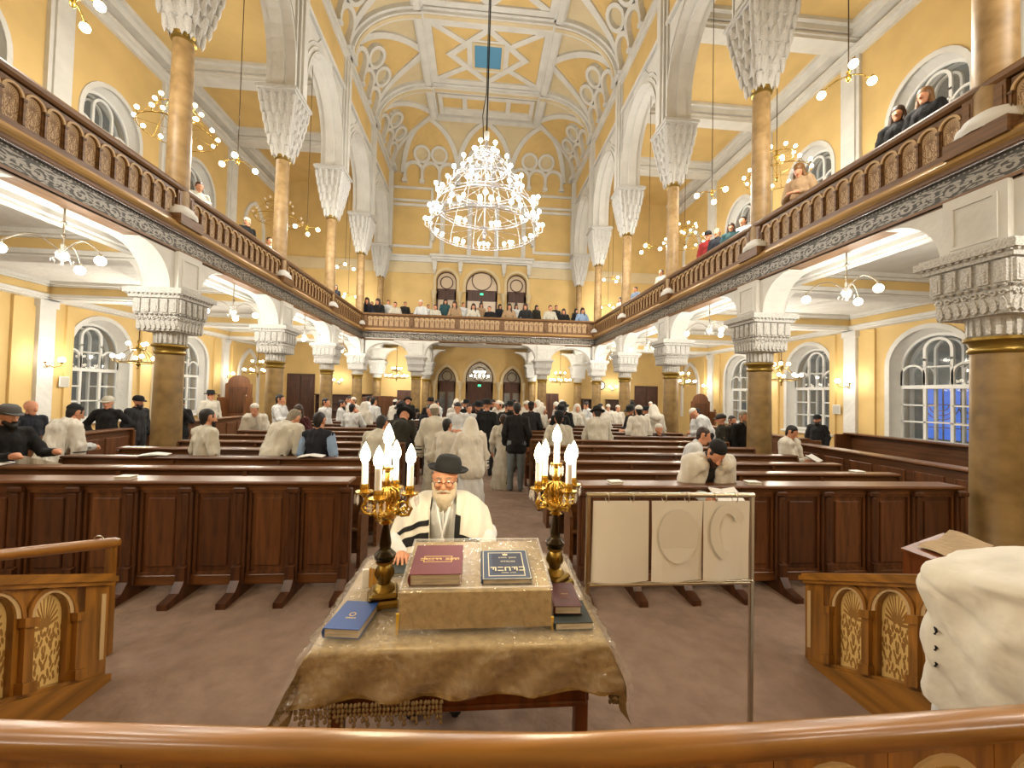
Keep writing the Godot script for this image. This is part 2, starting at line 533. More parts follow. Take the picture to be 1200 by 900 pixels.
func build_side_walls() -> void:
	for s in [-1.0, 1.0]:
		var w := struct("wall_left" if s < 0 else "wall_right", "yellow side wall with white pilasters and arched windows")
		var m := side_map(s, XW)
		var mb := MB.new()
		for n in range(-3, 4):
			var z1: float = ZE if n == -3 else zc(n)
			var z0: float = ZB - 0.3 if n == 3 else zc(n + 1)
			if n == -3 or n == 3:
				mb.slab(rect(z0, 0, z1, 13.3), -0.75, 0, m)
			else:
				pierced(mb, z0, z1, 0, 4.6, win_outline(win_z(n), 0.97, 0.91, 2.9), -0.75, 0, m)
				pierced(mb, z0, z1, 4.6, 13.3, win_outline(win_z(n), 0.97, 7.2, 9.65), -0.75, 0, m)
		part("plaster", mb, M.yellow, w)
		for n in range(-2, 4):
			var z := zc(n)
			mb = MB.new()
			mb.slab(rect(z - 0.19, 0, z + 0.19, 4.05), 0, 0.1, m)
			mb.slab(rect(z - 0.23, 3.85, z + 0.23, 4.05), 0, 0.14, m)
			part("pilaster", mb, M.white, w)
			mb = MB.new()
			mb.slab(rect(z - 0.3, 4.7, z + 0.3, 12.3), 0, 0.1, m)
			mb.slab(rect(z - 0.2, 4.7, z + 0.2, 12.3), 0.1, 0.15, m)
			part("gallery_pilaster", mb, M.white, w)
			# narrow yellow fillets beside each window bay
			for q in [-1.0, 1.0]:
				mb = MB.new()
				mb.slab(rect(z + q * 0.62 - 0.1, 0, z + q * 0.62 + 0.1, 4.0), 0, 0.06, m)
				part("fillet", mb, M.yellow, w)
		mb = MB.new()
		mb.slab(rect(ZB, 6.55, ZE, 6.72), 0, 0.08, m)
		mb.slab(rect(ZB, 6.72, ZE, 6.78), 0, 0.12, m)
		part("dado_rail", mb, M.white, w)
		mb = MB.new()
		for q in [[12.25, 12.4, 0.12], [12.4, 12.55, 0.2], [12.75, 12.95, 0.32], [12.95, 13.1, 0.45]]:
			mb.slab(rect(ZB, q[0], ZE, q[1]), 0, q[2], m)
		part("cornice", mb, M.white, w)
		# blind arch on the windowless rear bay
		for base in [[0.95, 2.55], [7.2, 9.65]]:
			mb = MB.new()
			var o := [Vector2(-20.1 - 0.8, base[0])]
			for p in ogive(0.8, 1.2):
				o.append(p + Vector2(-20.1, base[1]))
			o.append(Vector2(-20.1 + 0.8, base[0]))
			mb.band(o, 0.16, 0, 0.08, m)
			part("blind_arch", mb, M.white, w)

var window_src: Node3D
func window(label: String, group: String) -> Node3D:
	# local: x across, y up from the sill, z into the hall
	var o := struct("window_1", label)
	o.set_meta("group", group)
	var m := flat(Vector3.ZERO, Vector3.RIGHT, Vector3.UP, Vector3.BACK)
	var mi := flat(Vector3.ZERO, Vector3.RIGHT * 1.1, Vector3.UP * 1.035, Vector3.BACK)
	var out := win_outline(0, 0.97, 0, 1.99)
	var inn := win_outline(0, 0.79, 0.06, 1.90)
	var mb := MB.new()
	for i in out.size() - 1:
		mb.quad(m.call(out[i].x, out[i].y, 0.0), m.call(out[i + 1].x, out[i + 1].y, 0.0), mi.call(inn[i + 1].x, inn[i + 1].y, -0.30), mi.call(inn[i].x, inn[i].y, -0.30))
	mb.quad(m.call(-0.97, 0, 0), m.call(0.97, 0, 0), mi.call(0.79, 0.06, -0.30), mi.call(-0.79, 0.06, -0.30))
	part("reveal", mb, M.white, o)
	mb = MB.new()
	mb.band(out, 0.12, 0, 0.035, m)
	part("architrave", mb, M.white, o)
	mb = MB.new()
	mb.cbox(Vector3(0, -0.03, 0.05), Vector3(2.1, 0.07, 0.2), 0.012)
	part("sill", mb, M.frame, o)
	for d in [[-0.30, "frame", 1.0], [-0.60, "outer_frame", 0.8]]:
		mb = MB.new()
		var w0: float = d[0] - 0.03
		var w1: float = d[0] + 0.03
		var k: float = d[2]
		mb.band(inn, 0.09 * k, w0, w1, mi, true)
		for u in [-0.27, 0.27]:
			mb.slab(rect(u - 0.03 * k, 0.06, u + 0.03 * k, 2.1), w0, w1, mi)
			var cx: float = sign(u) * 0.53
			var q := [Vector2(cx - 0.25, 1.45)]
			q.append_array(arc(Vector2(cx, 1.7), 0.25, PI, 0, 10))
			q.append(Vector2(cx + 0.25, 1.45))
			mb.band(q, 0.05 * k, w0, w1, mi)
		var c := [Vector2(-0.27, 2.05)]
		c.append_array(arc(Vector2(0, 2.3), 0.27, PI, 0, 12))
		c.append(Vector2(0.27, 2.05))
		mb.band(c, 0.06 * k, w0, w1, mi)
		mb.slab(rect(-0.79, 1.36, 0.79, 1.45), w0, w1 + 0.01, mi)
		for y in [0.53, 0.95]:
			mb.slab(rect(-0.79, y - 0.018, -0.27, y + 0.018), w0, w1, mi)
			mb.slab(rect(0.27, y - 0.018, 0.79, y + 0.018), w0, w1, mi)
		mb.slab(rect(-0.27, 1.88, 0.27, 1.91), w0, w1, mi)
		mb.slab(rect(-0.27, 0.53, 0.27, 0.56), w0, w1, mi)
		part(d[1], mb, M.frame, o)
	for cxx in [[-0.79, -0.27], [-0.27, 0.27], [0.27, 0.79]]:
		for r in [[0.06, 0.53], [0.53, 0.95], [0.95, 1.4]]:
			mb = MB.new()
			mb.slab(rect(cxx[0], r[0], cxx[1], r[1]), -0.303, -0.297, mi)
			part("pane", mb, M.glass, o)
	for cxx in [[-0.79, -0.27], [-0.27, 0.27], [0.27, 0.79]]:
		mb = MB.new()
		var q2 := [Vector2(cxx[0], 1.4), Vector2(cxx[1], 1.4)]
		for i in 9:
			var u2 := lerpf(cxx[1], cxx[0], i / 8.0)
			q2.append(Vector2(u2, 1.90 + sqrt(max(0.0, 0.79 * 0.79 - u2 * u2)) - 0.001))
		mb.slab(poly(q2), -0.303, -0.297, mi)
		part("pane", mb, M.glass, o)
	return o

func build_windows() -> void:
	var g1 := "tall arched windows under the galleries"
	var g2 := "arched windows above the galleries"
	window_src = window("tall arched white window with dark night panes under the gallery", g1)
	var first := true
	for s in [-1.0, 1.0]:
		for n in range(-2, 3):
			var at := Vector3(s * XW, 0.91, win_z(n))
			var turn: float = -s * PI / 2
			var o := window_src
			if first:
				o.position = at
				o.rotation.y = turn
				first = false
			else:
				var count: int = taken["window_1"]
				taken["window_1"] = count + 1
				o = window_src.duplicate()
				o.name = "window_%d" % (count + 1)
				add_child(o)
				o.position = at
				o.rotation.y = turn
			if s > 0 and n == 0:
				o.set_meta("label", "tall arched white window with blue light and an iron grille behind it")
			var c2: int = taken["window_1"]
			taken["window_1"] = c2 + 1
			var u: Node3D = window_src.duplicate()
			u.name = "window_%d" % (c2 + 1)
			add_child(u)
			u.position = Vector3(s * XW, 7.2, win_z(n))
			u.scale = Vector3(1, (2.45 + 0.97) / 2.96, 1)
			u.rotation.y = turn
			u.set_meta("label", "round-topped white window above the gallery parapet")
			u.set_meta("group", g2)
	for s in [-1.0, 1.0]:
		var y := struct("wall_outside_left" if s < 0 else "wall_outside_right", "grey wall of the yard outside the windows")
		var mb := MB.new()
		mb.box(Vector3(s * 14.2, 6, -9), Vector3(0.3, 14, 30))
		part("yard_plaster", mb, M.outside, y)
	# the blue-lit opening across the yard with its iron grille
	var b := thing("lit_window", "blue-lit opening with a black iron grille seen through the arched window", "window", Vector3(14.04, 0.62, -10.55), -PI / 2)
	var mb2 := MB.new()
	mb2.box(Vector3(0, 1.05, 0), Vector3(1.9, 1.6, 0.04))
	part("glowing_pane", mb2, M.bluelight, b)
	mb2 = MB.new()
	for i in 9:
		mb2.box(Vector3(-0.92 + i * 0.23, 1.05, 0.06), Vector3(0.03, 1.7, 0.03))
	for y in [0.22, 0.6, 1.3, 1.88]:
		mb2.box(Vector3(0, y, 0.06), Vector3(1.96, 0.03, 0.03))
	for q in [-0.5, 0.4]:
		for rr in [0.2, 0.33, 0.46]:
			var pts := []
			for a in arc(Vector2(q, 1.3), rr, PI, TAU, 14):
				pts.append(Vector3(a.x, a.y, 0.07))
			mb2.tube(pts, 0.014, 5)
	part("grille", mb2, M.iron, b)

# ---- columns
func lower_capital() -> MB:
	var mb := MB.new()
	mb.lathe([Vector2(0.19, 2.65), Vector2(0.2, 2.7), Vector2(0.22, 2.84), Vector2(0.27, 2.88)], 20)
	for k in 20:      # flutes of the neck
		var a := TAU * k / 20
		mb.box(Vector3(cos(a) * 0.215, 2.76, sin(a) * 0.215), Vector3(0.03, 0.18, 0.035), Basis(Vector3.UP, -a))
	var hs := [0.27, 0.33, 0.345, 0.35, 0.37]
	var ys := [2.86, 2.94, 3.12, 3.14, 3.4]
	for i in 4:
		mb.box(Vector3(0, (ys[i] + ys[i + 1]) / 2, 0), Vector3(hs[i + 1] * 2 - 0.05, ys[i + 1] - ys[i], hs[i + 1] * 2 - 0.05))
	for f in 4:
		var b := Basis(Vector3.UP, f * PI / 2)
		for k in 8:   # leaf scrolls on the bell: spirals above, pointed leaves below
			var x := -0.273 + k * 0.078
			var sp := []
			for i in 10:
				var a3 := i * 0.75
				var r3 := 0.034 - i * 0.0029
				sp.append(b * Vector3(x + cos(a3) * r3 * (1 if k % 2 else -1), 3.06 + sin(a3) * r3, 0.335))
			mb.tube(sp, 0.011, 5)
			mb.slab(poly([Vector2(x - 0.03, 2.9), Vector2(x, 2.87), Vector2(x + 0.03, 2.9), Vector2(x + 0.02, 2.98), Vector2(x, 3.02), Vector2(x - 0.02, 2.98)]), 0.27, 0.335, flat(Vector3.ZERO, b * Vector3.RIGHT, Vector3.UP, b * Vector3.BACK))
		for k in 5:   # row of upright niches
			var x2 := -0.28 + k * 0.14
			mb.box(b * Vector3(x2, 3.27, 0.35), Vector3(0.095, 0.22, 0.05), b)
			mb.box(b * Vector3(x2, 3.25, 0.372), Vector3(0.045, 0.14, 0.02), b)
		for k in 9:
			var t2 := Transform3D(b, b * Vector3(-0.3 + k * 0.075, 3.13, 0.35))
			mb.lathe([Vector2(0, -0.025), Vector2(0.025, 0), Vector2(0, 0.025)], 6, t2)
	mb.box(Vector3(0, 3.43, 0), Vector3(0.8, 0.07, 0.8))
	mb.box(Vector3(0, 3.5, 0), Vector3(0.9, 0.08, 0.9))
	for f in 4:
		var b2 := Basis(Vector3.UP, f * PI / 2)
		for k in 12:
			mb.box(b2 * Vector3(-0.38 + k * 0.069, 3.455, 0.415), Vector3(0.035, 0.03, 0.03), b2)
	mb.box(Vector3(0, 3.55, 0), Vector3(0.84, 0.03, 0.84))
	return mb

func upper_capital() -> MB:
	# honeycomb capital: tiers of little hanging niches, each wider than the one below
	var mb := MB.new()
	var tiers := 6
	for i in tiers:
		var t := float(i) / (tiers - 1)
		var h := lerpf(0.17, 0.40, pow(t, 0.8))
		var y0 := 8.1 + i * 0.245
		mb.box(Vector3(0, y0 + 0.14, 0), Vector3(h * 2, 0.3, h * 2))
		var cnt := 2 + i / 2 * 1
		for f in 4:
			var b := Basis(Vector3.UP, f * PI / 2)
			for k in cnt:
				var x := (k - (cnt - 1) / 2.0) * (2 * h / cnt)
				var wd := 2 * h / cnt * 0.78
				# a wedge drop with a pointed foot
				var c := b * Vector3(x, y0, h)
				var top := y0 + 0.235
				var o := 0.075
				var p0 := b * Vector3(x, y0 - 0.1, h)
				var a1 := b * Vector3(x - wd / 2, y0 + 0.06, h)
				var a2 := b * Vector3(x + wd / 2, y0 + 0.06, h)
				var a3 := b * Vector3(x, y0 + 0.04, h + o * 0.7)
				var q1 := b * Vector3(x - wd / 2, top, h)
				var q2 := b * Vector3(x + wd / 2, top, h)
				var q3 := b * Vector3(x - wd * 0.2, top, h + o)
				var q4 := b * Vector3(x + wd * 0.2, top, h + o)
				mb.tri(p0, a1, a3); mb.tri(p0, a3, a2)
				mb.quad(a1, q1, q3, a3); mb.quad(a2, a3, q4, q2); mb.tri(a3, q3, q4)
				mb.quad(q1, q2, q4, q3)
			# corner pendant
			var e := h + 0.015
			var cc := b * Vector3(e, 0, e)
			mb.lathe([Vector2(0.0, y0 - 0.09), Vector2(0.045, y0 + 0.02), Vector2(0.06, y0 + 0.2), Vector2(0.0, y0 + 0.22)], 6, Transform3D(Basis.IDENTITY, cc))
	mb.box(Vector3(0, 9.6, 0), Vector3(0.92, 0.07, 0.92))
	mb.box(Vector3(0, 9.67, 0), Vector3(1.0, 0.08, 1.0))
	mb.box(Vector3(0, 9.73, 0), Vector3(0.9, 0.05, 0.9))
	return mb

func build_columns() -> void:
	var shaft := MB.new()
	shaft.lathe([Vector2(0.3, 0), Vector2(0.3, 0.12), Vector2(0.26, 0.16), Vector2(0.25, 0.22), Vector2(0.215, 0.26), Vector2(0.213, 1.0), Vector2(0.2, 2.5)], 28)
	var ring := MB.new()
	ring.lathe([Vector2(0.2, 2.48), Vector2(0.225, 2.5), Vector2(0.225, 2.53), Vector2(0.205, 2.55), Vector2(0.215, 2.6), Vector2(0.255, 2.62), Vector2(0.255, 2.65), Vector2(0.2, 2.66)], 28)
	var cap := lower_capital().mesh()
	var sm := shaft.mesh()
	var rm := ring.mesh()
	# block over the capital with quarter-round brackets towards its neighbours and the aisle
	var block := MB.new()
	block.box(Vector3(0, 3.88, 0), Vector3(0.56, 0.66, 0.56))
	for f in 4:
		var b := Basis(Vector3.UP, f * PI / 2)
		block.band([Vector2(-0.19, 3.65), Vector2(0.19, 3.65), Vector2(0.19, 4.1), Vector2(-0.19, 4.1)], 0.035, 0.27, 0.3, flat(Vector3.ZERO, b * Vector3.RIGHT, Vector3.UP, b * Vector3.BACK), true)
	var br := MB.new()
	var q := [Vector2(0.26, 3.56)]
	for p in arc(Vector2(0.98, 3.56), 0.62, PI, PI / 2, 9):
		q.append(p)
	q.append(Vector2(0.98, 4.22)); q.append(Vector2(0.26, 4.22))
	for f in [0.0, PI]:
		var b3 := Basis(Vector3.UP, f)
		br.slab(poly(q), -0.21, 0.21, flat(Vector3.ZERO, b3 * Vector3.BACK, Vector3.UP, b3 * Vector3.RIGHT))
	var br2 := MB.new()
	br2.slab(poly(q), -0.2, 0.2, flat(Vector3.ZERO, Vector3.RIGHT, Vector3.UP, Vector3.BACK))
	var bm := block.mesh()
	var brm := br.mesh()
	var br2m := br2.mesh()
	var spots := []
	for s in [-1.0, 1.0]:
		for n in range(-2, 4):
			spots.append([Vector3(s * W, 0, zc(n)), s, true])
	for s in [-1.0, 1.0]:
		spots.append([Vector3(s * 2.85, 0, ZG + 0.05), s, false])
		spots.append([Vector3(s * 2.85, 0, ZB + 0.45), s, false])
		spots.append([Vector3(s * W, 0, ZB + 0.45), s, false])
	for sp in spots:
		var lab := "brown marble column with white carved capital carrying the gallery"
		var grp := "columns carrying the side galleries"
		if not sp[2]:
			lab = "brown marble column with white capital below the rear gallery"
			grp = "columns below the rear gallery"
		var c := thing("marble_column", lab, "column", sp[0], 0.0, grp)
		part("shaft", sm, M.marble2, c)
		part("neck_ring", rm, M.gilt, c)
		part("capital", cap, M.carved, c)
		part("impost_block", bm, M.white, c)
		var bb := part("bracket", brm, M.white, c)
		if not sp[2]:
			bb.rotation.y = PI / 2
		var b2 := part("bracket", br2m, M.white, c)
		if sp[1] < 0:
			b2.rotation.y = PI
		if not sp[2]:
			b2.rotation.y = PI / 2
	# gallery columns
	var base := MB.new()
	base.lathe([Vector2(0.3, 4.86), Vector2(0.31, 4.9), Vector2(0.3, 4.96), Vector2(0.26, 4.99), Vector2(0.25, 5.03), Vector2(0.19, 5.07)], 24)
	var plinth := MB.new()
	plinth.box(Vector3(0, 4.78, 0), Vector3(0.56, 0.17, 0.56))
	var sh := MB.new()
	sh.lathe([Vector2(0.175, 5.05), Vector2(0.172, 6.0), Vector2(0.155, 8.0)], 24)
	var rg := MB.new()
	rg.lathe([Vector2(0.155, 7.98), Vector2(0.19, 8.0), Vector2(0.19, 8.03), Vector2(0.165, 8.05), Vector2(0.185, 8.1), Vector2(0.15, 8.11)], 24)
	var uc := upper_capital().mesh()
	var meshes := [base.mesh(), plinth.mesh(), sh.mesh(), rg.mesh()]
	for s in [-1.0, 1.0]:
		for n in range(-2, 5):
			var z: float = zc(n) if n < 4 else ZB + 0.35
			var c2 := thing("gallery_column", "slender ochre column with white honeycomb capital on the gallery" if n < 4 else "half-hidden ochre column with white capital against the rear wall", "column", Vector3(s * W, 0, z), 0.0, "slender gallery columns" if n < 4 else "columns against the rear gallery wall")
			part("base", meshes[0], M.white, c2)
			part("plinth", meshes[1], M.parapet, c2)
			part("shaft", meshes[2], M.marble, c2)
			part("neck_ring", meshes[3], M.gilt, c2)
			part("capital", uc, M.carved, c2)

# ---- gallery slabs, soffits and the aisle ceilings below them
func beam(mb_y: MB, mb_w: MB, a: Vector3, b: Vector3, wid: float, y0: float, y1: float) -> void:
	var c := (a + b) / 2
	var d := b - a
	var along := d.length()
	var bs := Basis(Vector3.UP, atan2(d.x, d.z))
	mb_y.box(Vector3(c.x, (y0 + y1) / 2, c.z), Vector3(wid, y1 - y0, along), bs)
	mb_w.box(Vector3(c.x, y0 - 0.02, c.z), Vector3(wid + 0.1, 0.08, along), bs)
	mb_w.box(Vector3(c.x, y0 - 0.07, c.z), Vector3(wid - 0.06, 0.05, along), bs)
	mb_w.box(Vector3(c.x, y1 - 0.04, c.z), Vector3(wid + 0.26, 0.08, along), bs)
	mb_w.box(Vector3(c.x, y1 - 0.1, c.z), Vector3(wid + 0.12, 0.05, along), bs)

func build_galleries() -> void:
	var g := struct("gallery_floor", "slab of the galleries along three sides of the hall")
	var mb := MB.new()
	for s in [-1.0, 1.0]:
		mb.box(Vector3(s * (W - 0.04 + XW) / 2, 4.6, (ZE + ZB) / 2), Vector3(XW - W + 0.04, 0.2, ZE - ZB))
	mb.box(Vector3(0, 4.6, (ZG + 0.04 + ZB) / 2), Vector3(2 * W, 0.2, ZG - ZB + 0.04))
	part("slab", mb, M.board, g)
	var c := struct("ceiling_aisle", "white ceiling under the galleries with yellow-sided beams")
	mb = MB.new()
	for s in [-1.0, 1.0]:
		mb.box(Vector3(s * (W + XW) / 2, 4.48, (ZE + ZB) / 2), Vector3(XW - W, 0.05, ZE - ZB))
	mb.box(Vector3(0, 4.48, (ZG + ZB) / 2), Vector3(2 * W, 0.05, ZG - ZB))
	part("ceiling_field", mb, M.white, c)
	for s in [-1.0, 1.0]:
		for n in range(-2, 4):
			var y := MB.new()
			var w := MB.new()
			beam(y, w, Vector3(s * (W + 0.3), 0, zc(n)), Vector3(s * XW, 0, zc(n)), 0.42, 4.13, 4.46)
			part("beam", y, M.yellow, c)
			part("beam_moulding", w, M.white, c)
		var y2 := MB.new()
		var w2 := MB.new()
		beam(y2, w2, Vector3(s * (XW - 0.05), 0, ZE), Vector3(s * (XW - 0.05), 0, ZB), 0.5, 4.13, 4.46)
		beam(y2, w2, Vector3(s * (W + 0.42), 0, ZE), Vector3(s * (W + 0.42), 0, ZB), 0.2, 4.2, 4.46)
		part("beam", y2, M.yellow, c)
		part("beam_moulding", w2, M.white, c)
		# flat white soffit from column to column
		var so := MB.new()
		so.box(Vector3(s * (W + 0.2), 4.33, (ZE + ZG) / 2), Vector3(0.5, 0.24, ZE - ZG))
		part("soffit", so, M.white, c)
	var so2 := MB.new()
	so2.box(Vector3(0, 4.33, ZG - 0.2), Vector3(2 * W, 0.24, 0.5))
	for x in [-2.85, 2.85, -5.4, 5.4]:
		so2.box(Vector3(x, 4.3, (ZG + ZB) / 2), Vector3(0.5, 0.3, ZG - ZB))
	# round arches of the side openings and the wide flattened arch in the middle
	var m := rear_map(ZG)
	for s in [-1.0, 1.0]:
		var o := arc(Vector2(s * 4.125, 3.5), 0.92, PI, 0, 16, 0.62)
		pierced(so2, s * 4.125 - 0.95, s * 4.125 + 0.95, 3.5, 4.3, o, -0.2, 0.2, m)
	part("soffit", so2, M.white, c)
	var up := struct("ceiling_gallery", "yellow coffered ceiling over the galleries with white beams")
	mb = MB.new()
	for s in [-1.0, 1.0]:
		mb.box(Vector3(s * (W + XW) / 2, 13.2, (ZE + ZB) / 2), Vector3(XW - W + 0.4, 0.2, ZE - ZB))
	part("ceiling_field", mb, M.yellow, up)
	for s in [-1.0, 1.0]:
		for n in range(-2, 4):
			mb = MB.new()
			for q in [[0.9, 12.98, 13.1], [0.66, 12.82, 13.0], [0.5, 12.6, 12.84], [0.6, 12.7, 12.76]]:
				mb.box(Vector3(s * (W + XW) / 2, (q[1] + q[2]) / 2, zc(n)), Vector3(XW - W, q[2] - q[1], q[0]))
			part("beam", mb, M.white, up)

# ---- gallery front: frieze, ledge, arched panels, hand rail
func build_parapets() -> void:
	M.frieze.uv1_scale = Vector3(1.0, 1.0 / 0.29, 1.0)
	M.frieze.uv1_offset = Vector3(0, -fposmod(4.265 / 0.29, 1.0), 0)
	var pw := 0.228
	var ph := 0.44
	var m := flat(Vector3.ZERO, Vector3.RIGHT, Vector3.UP, Vector3.BACK)
	var frame := MB.new()
	var hole := [Vector2(-0.088, 0.0)]
	hole.append_array(arc(Vector2(0, 0.3), 0.088, PI, 0, 8))
	hole.append(Vector2(0.088, 0.0))
	pierced(frame, -pw / 2, pw / 2, 0, ph, hole, -0.03, 0.0, m)
	var fm := frame.mesh()
	var bead := MB.new()
	var bo := []
	for p in arc(Vector2(0, 0.3), 0.1, PI, 0, 8):
		bo.append(p)
	bead.band(bo, 0.026, 0.0, 0.02, m)
	var bm := bead.mesh()
	var post := MB.new()
	post.slab(rect(-pw / 2 - 0.012, 0, -pw / 2 + 0.012, 0.28), 0, 0.02, m)
	post.slab(rect(-pw / 2 - 0.022, 0.27, -pw / 2 + 0.022, 0.3), 0, 0.028, m)
	var pm := post.mesh()
	var fil := MB.new()
	fil.slab(rect(-0.1, 0, 0.1, 0.4), -0.04, -0.02, m)
	var fim := fil.mesh()
	M.filigree.uv1_scale = Vector3(1.0 / 0.18, 1.0 / 0.4, 1.0)
	M.filigree.uv1_offset = Vector3(0.5, 0, 0)
	var sides := [
		["gallery_parapet", "carved wooden parapet of the gallery on the blue book's side of the hall", -1],
		["gallery_parapet", "carved wooden parapet of the gallery on the chart stand's side of the hall", 1],
		["gallery_parapet", "carved wooden parapet across the rear gallery above the far doors", 0]]
	for sd in sides:
		var s: int = sd[2]
		var root := thing(sd[0], sd[1], "balustrade")
		var t: Transform3D
		var runs := []
		var lo := 0.0
		var hi := 0.0
		if s == 0:
			t = Transform3D(Basis.IDENTITY, Vector3(0, 0, ZG + 0.12))
			lo = -W + 0.1
			hi = W - 0.1
			for k in 5:
				runs.append([lo + 0.28 + k * 2.02, 8])
		else:
			# local x runs along the rail, local z points into the nave
			t = Transform3D(Basis(Vector3.UP, -s * PI / 2), Vector3(s * (W - 0.12), 0, 0))
			var a: float = -1.0 * (t.affine_inverse() * Vector3(0, 0, 1.5)).x
			for n in range(-2, 3):
				var zm := zc(n + 0.5)
				var x := (t.affine_inverse() * Vector3(0, 0, zm)).x
				runs.append([x - 7 * pw, 14])
			var e0 := (t.affine_inverse() * Vector3(0, 0, 1.5)).x
			var e1 := (t.affine_inverse() * Vector3(0, 0, ZG + 0.05)).x
			lo = min(e0, e1)
			hi = max(e0, e1)
		root.transform = t
		var mid := (lo + hi) / 2
		var len := hi - lo
		var mb := MB.new()
		mb.box(Vector3(mid, 4.41, -0.05), Vector3(len, 0.30, 0.06))
		part("frieze", mb, M.frieze, root, Vector3.ZERO, "silvery pierced scrollwork frieze")
		mb = MB.new()
		mb.box(Vector3(mid, 4.235, 0.0), Vector3(len, 0.06, 0.2))
		mb.box(Vector3(mid, 4.21, -0.02), Vector3(len, 0.03, 0.24))
		part("lower_moulding", mb, M.parapet, root)
		mb = MB.new()
		mb.box(Vector3(mid, 4.572, 0.0), Vector3(len, 0.02, 0.05))
		mb.box(Vector3(mid, 4.262, 0.0), Vector3(len, 0.012, 0.05))
		part("frieze_border", mb, M.silver, root)
		mb = MB.new()
		mb.box(Vector3(mid, 4.605, 0.0), Vector3(len, 0.05, 0.12))
		mb.box(Vector3(mid, 4.76, -0.02), Vector3(len, 0.07, 0.14))
		part("upper_moulding", mb, M.parapet, root)
		mb = MB.new()
		var pr := [Vector2(0.05, 4.625), Vector2(0.12, 4.64), Vector2(0.135, 4.665), Vector2(0.12, 4.69), Vector2(0.09, 4.7), Vector2(0.085, 4.73), Vector2(-0.06, 4.73), Vector2(-0.06, 4.625)]
		mb.slab(poly(pr), lo, hi, func(u, v, w): return Vector3(w, v, u))
		part("ledge", mb, M.ledge, root)
		mb = MB.new()
		mb.box(Vector3(mid, 4.815, -0.05), Vector3(len, 0.07, 0.1))
		part("skirting", mb, M.parapet, root)
		mb = MB.new()
		var rr := [Vector2(-0.1, 5.31), Vector2(0.02, 5.31), Vector2(0.05, 5.34), Vector2(0.055, 5.38), Vector2(0.04, 5.41), Vector2(0.0, 5.42), Vector2(-0.1, 5.42), Vector2(-0.13, 5.38), Vector2(-0.13, 5.34)]
		mb.slab(poly(rr), lo, hi, func(u, v, w): return Vector3(w, v, u))
		part("hand_rail", mb, M.parapet, root)
		mb = MB.new()
		mb.box(Vector3(mid, 5.08, -0.07), Vector3(len, 0.5, 0.04))
		part("backing", mb, M.parapet, root)
		for r in runs:
			for k in r[1]:
				var at := Vector3(r[0] + (k + 0.5) * pw, 4.85, 0)
				var p := part("panel", fm, M.parapet, root, at)
				part("filigree", fim, M.filigree, p)
				part("arch_bead", bm, M.bead, p)
				part("colonnette", pm, M.parapet, p)
			for e in [-0.07, r[1] * pw + 0.07]:
				var q := MB.new()
				q.box(Vector3(0, 0.22, 0.0), Vector3(0.1, 0.46, 0.07))
				q.box(Vector3(0, 0.22, 0.03), Vector3(0.05, 0.36, 0.03))
				part("post", q, M.parapet, root, Vector3(r[0] + e, 4.85, 0))

# ---- nave arcade over the galleries, vault and ceiling
func cove(v: float, A: float, L: float) -> Array:
	if v <= 0.0:
		return [0.0, 14.0 + v, 1.0, 0.0]
	if v >= L:
		return [A + v - L, 16.0, 0.0, -1.0]
	var th := v / L * PI / 2
	var nn := Vector2(2.0 * cos(th), -A * sin(th)).normalized()
	return [A * (1 - cos(th)), 14.0 + 2.0 * sin(th), nn.x, nn.y]

const LS := 3.62
const LE := 3.06
func cove_map(s: float) -> Callable:
	return func(u, v, w):
		var c := cove(v, 2.6, LS)
		return Vector3(s * (W - 0.32 - c[0] - c[2] * w), c[1] + c[3] * w, u)
func cove_end() -> Callable:
	return func(u, v, w):
		var c := cove(v, 1.9, LE)
		return Vector3(u, c[1] + c[3] * w, ZB + c[0] + c[2] * w)

# yellow field under a pointed arch on a cove
func field(mb: MB, mid: float, half: float, v0: float, rise: float, m: Callable) -> void:
	var o := ogive(half, rise, 10)
	var cols := o.size()
	for i in cols - 1:
		var a: Vector2 = o[i]
		var b: Vector2 = o[i + 1]
		for k in 8:
			var t0 := k / 8.0
			var t1 := (k + 1) / 8.0
			mb.quad(m.call(mid + a.x, v0 + a.y * t0, 0.015), m.call(mid + b.x, v0 + b.y * t0, 0.015), m.call(mid + b.x, v0 + b.y * t1, 0.015), m.call(mid + a.x, v0 + a.y * t1, 0.015))

func tracery(mb: MB, fill: MB, mid: float, half: float, v0: float, th: float, m: Callable) -> void:
	var r := half / 3.0
	var sp := v0 + 0.62
	for k in 4:
		var u := mid - half + 2 * r * k
		mb.band([Vector2(u, v0), Vector2(u, sp)], 0.15, 0, th, m)
		mb.band([Vector2(u, v0 - 0.02), Vector2(u, v0 + 0.14)], 0.26, 0, th + 0.06, m)
	for k in 3:
		mb.band(arc(Vector2(mid - half + r + 2 * r * k, sp), r, PI, 0, 10), 0.17, 0, th, m)
	for k in 2:
		var cc := Vector2(mid - r + 2 * r * k, sp + r + 0.42)
		mb.band(arc(cc, 0.40, 0, TAU, 18), 0.14, 0, th, m)
		fill.slab(poly(arc(cc, 0.38, 0, TAU * 0.95, 16)), 0.0, 0.03, m)

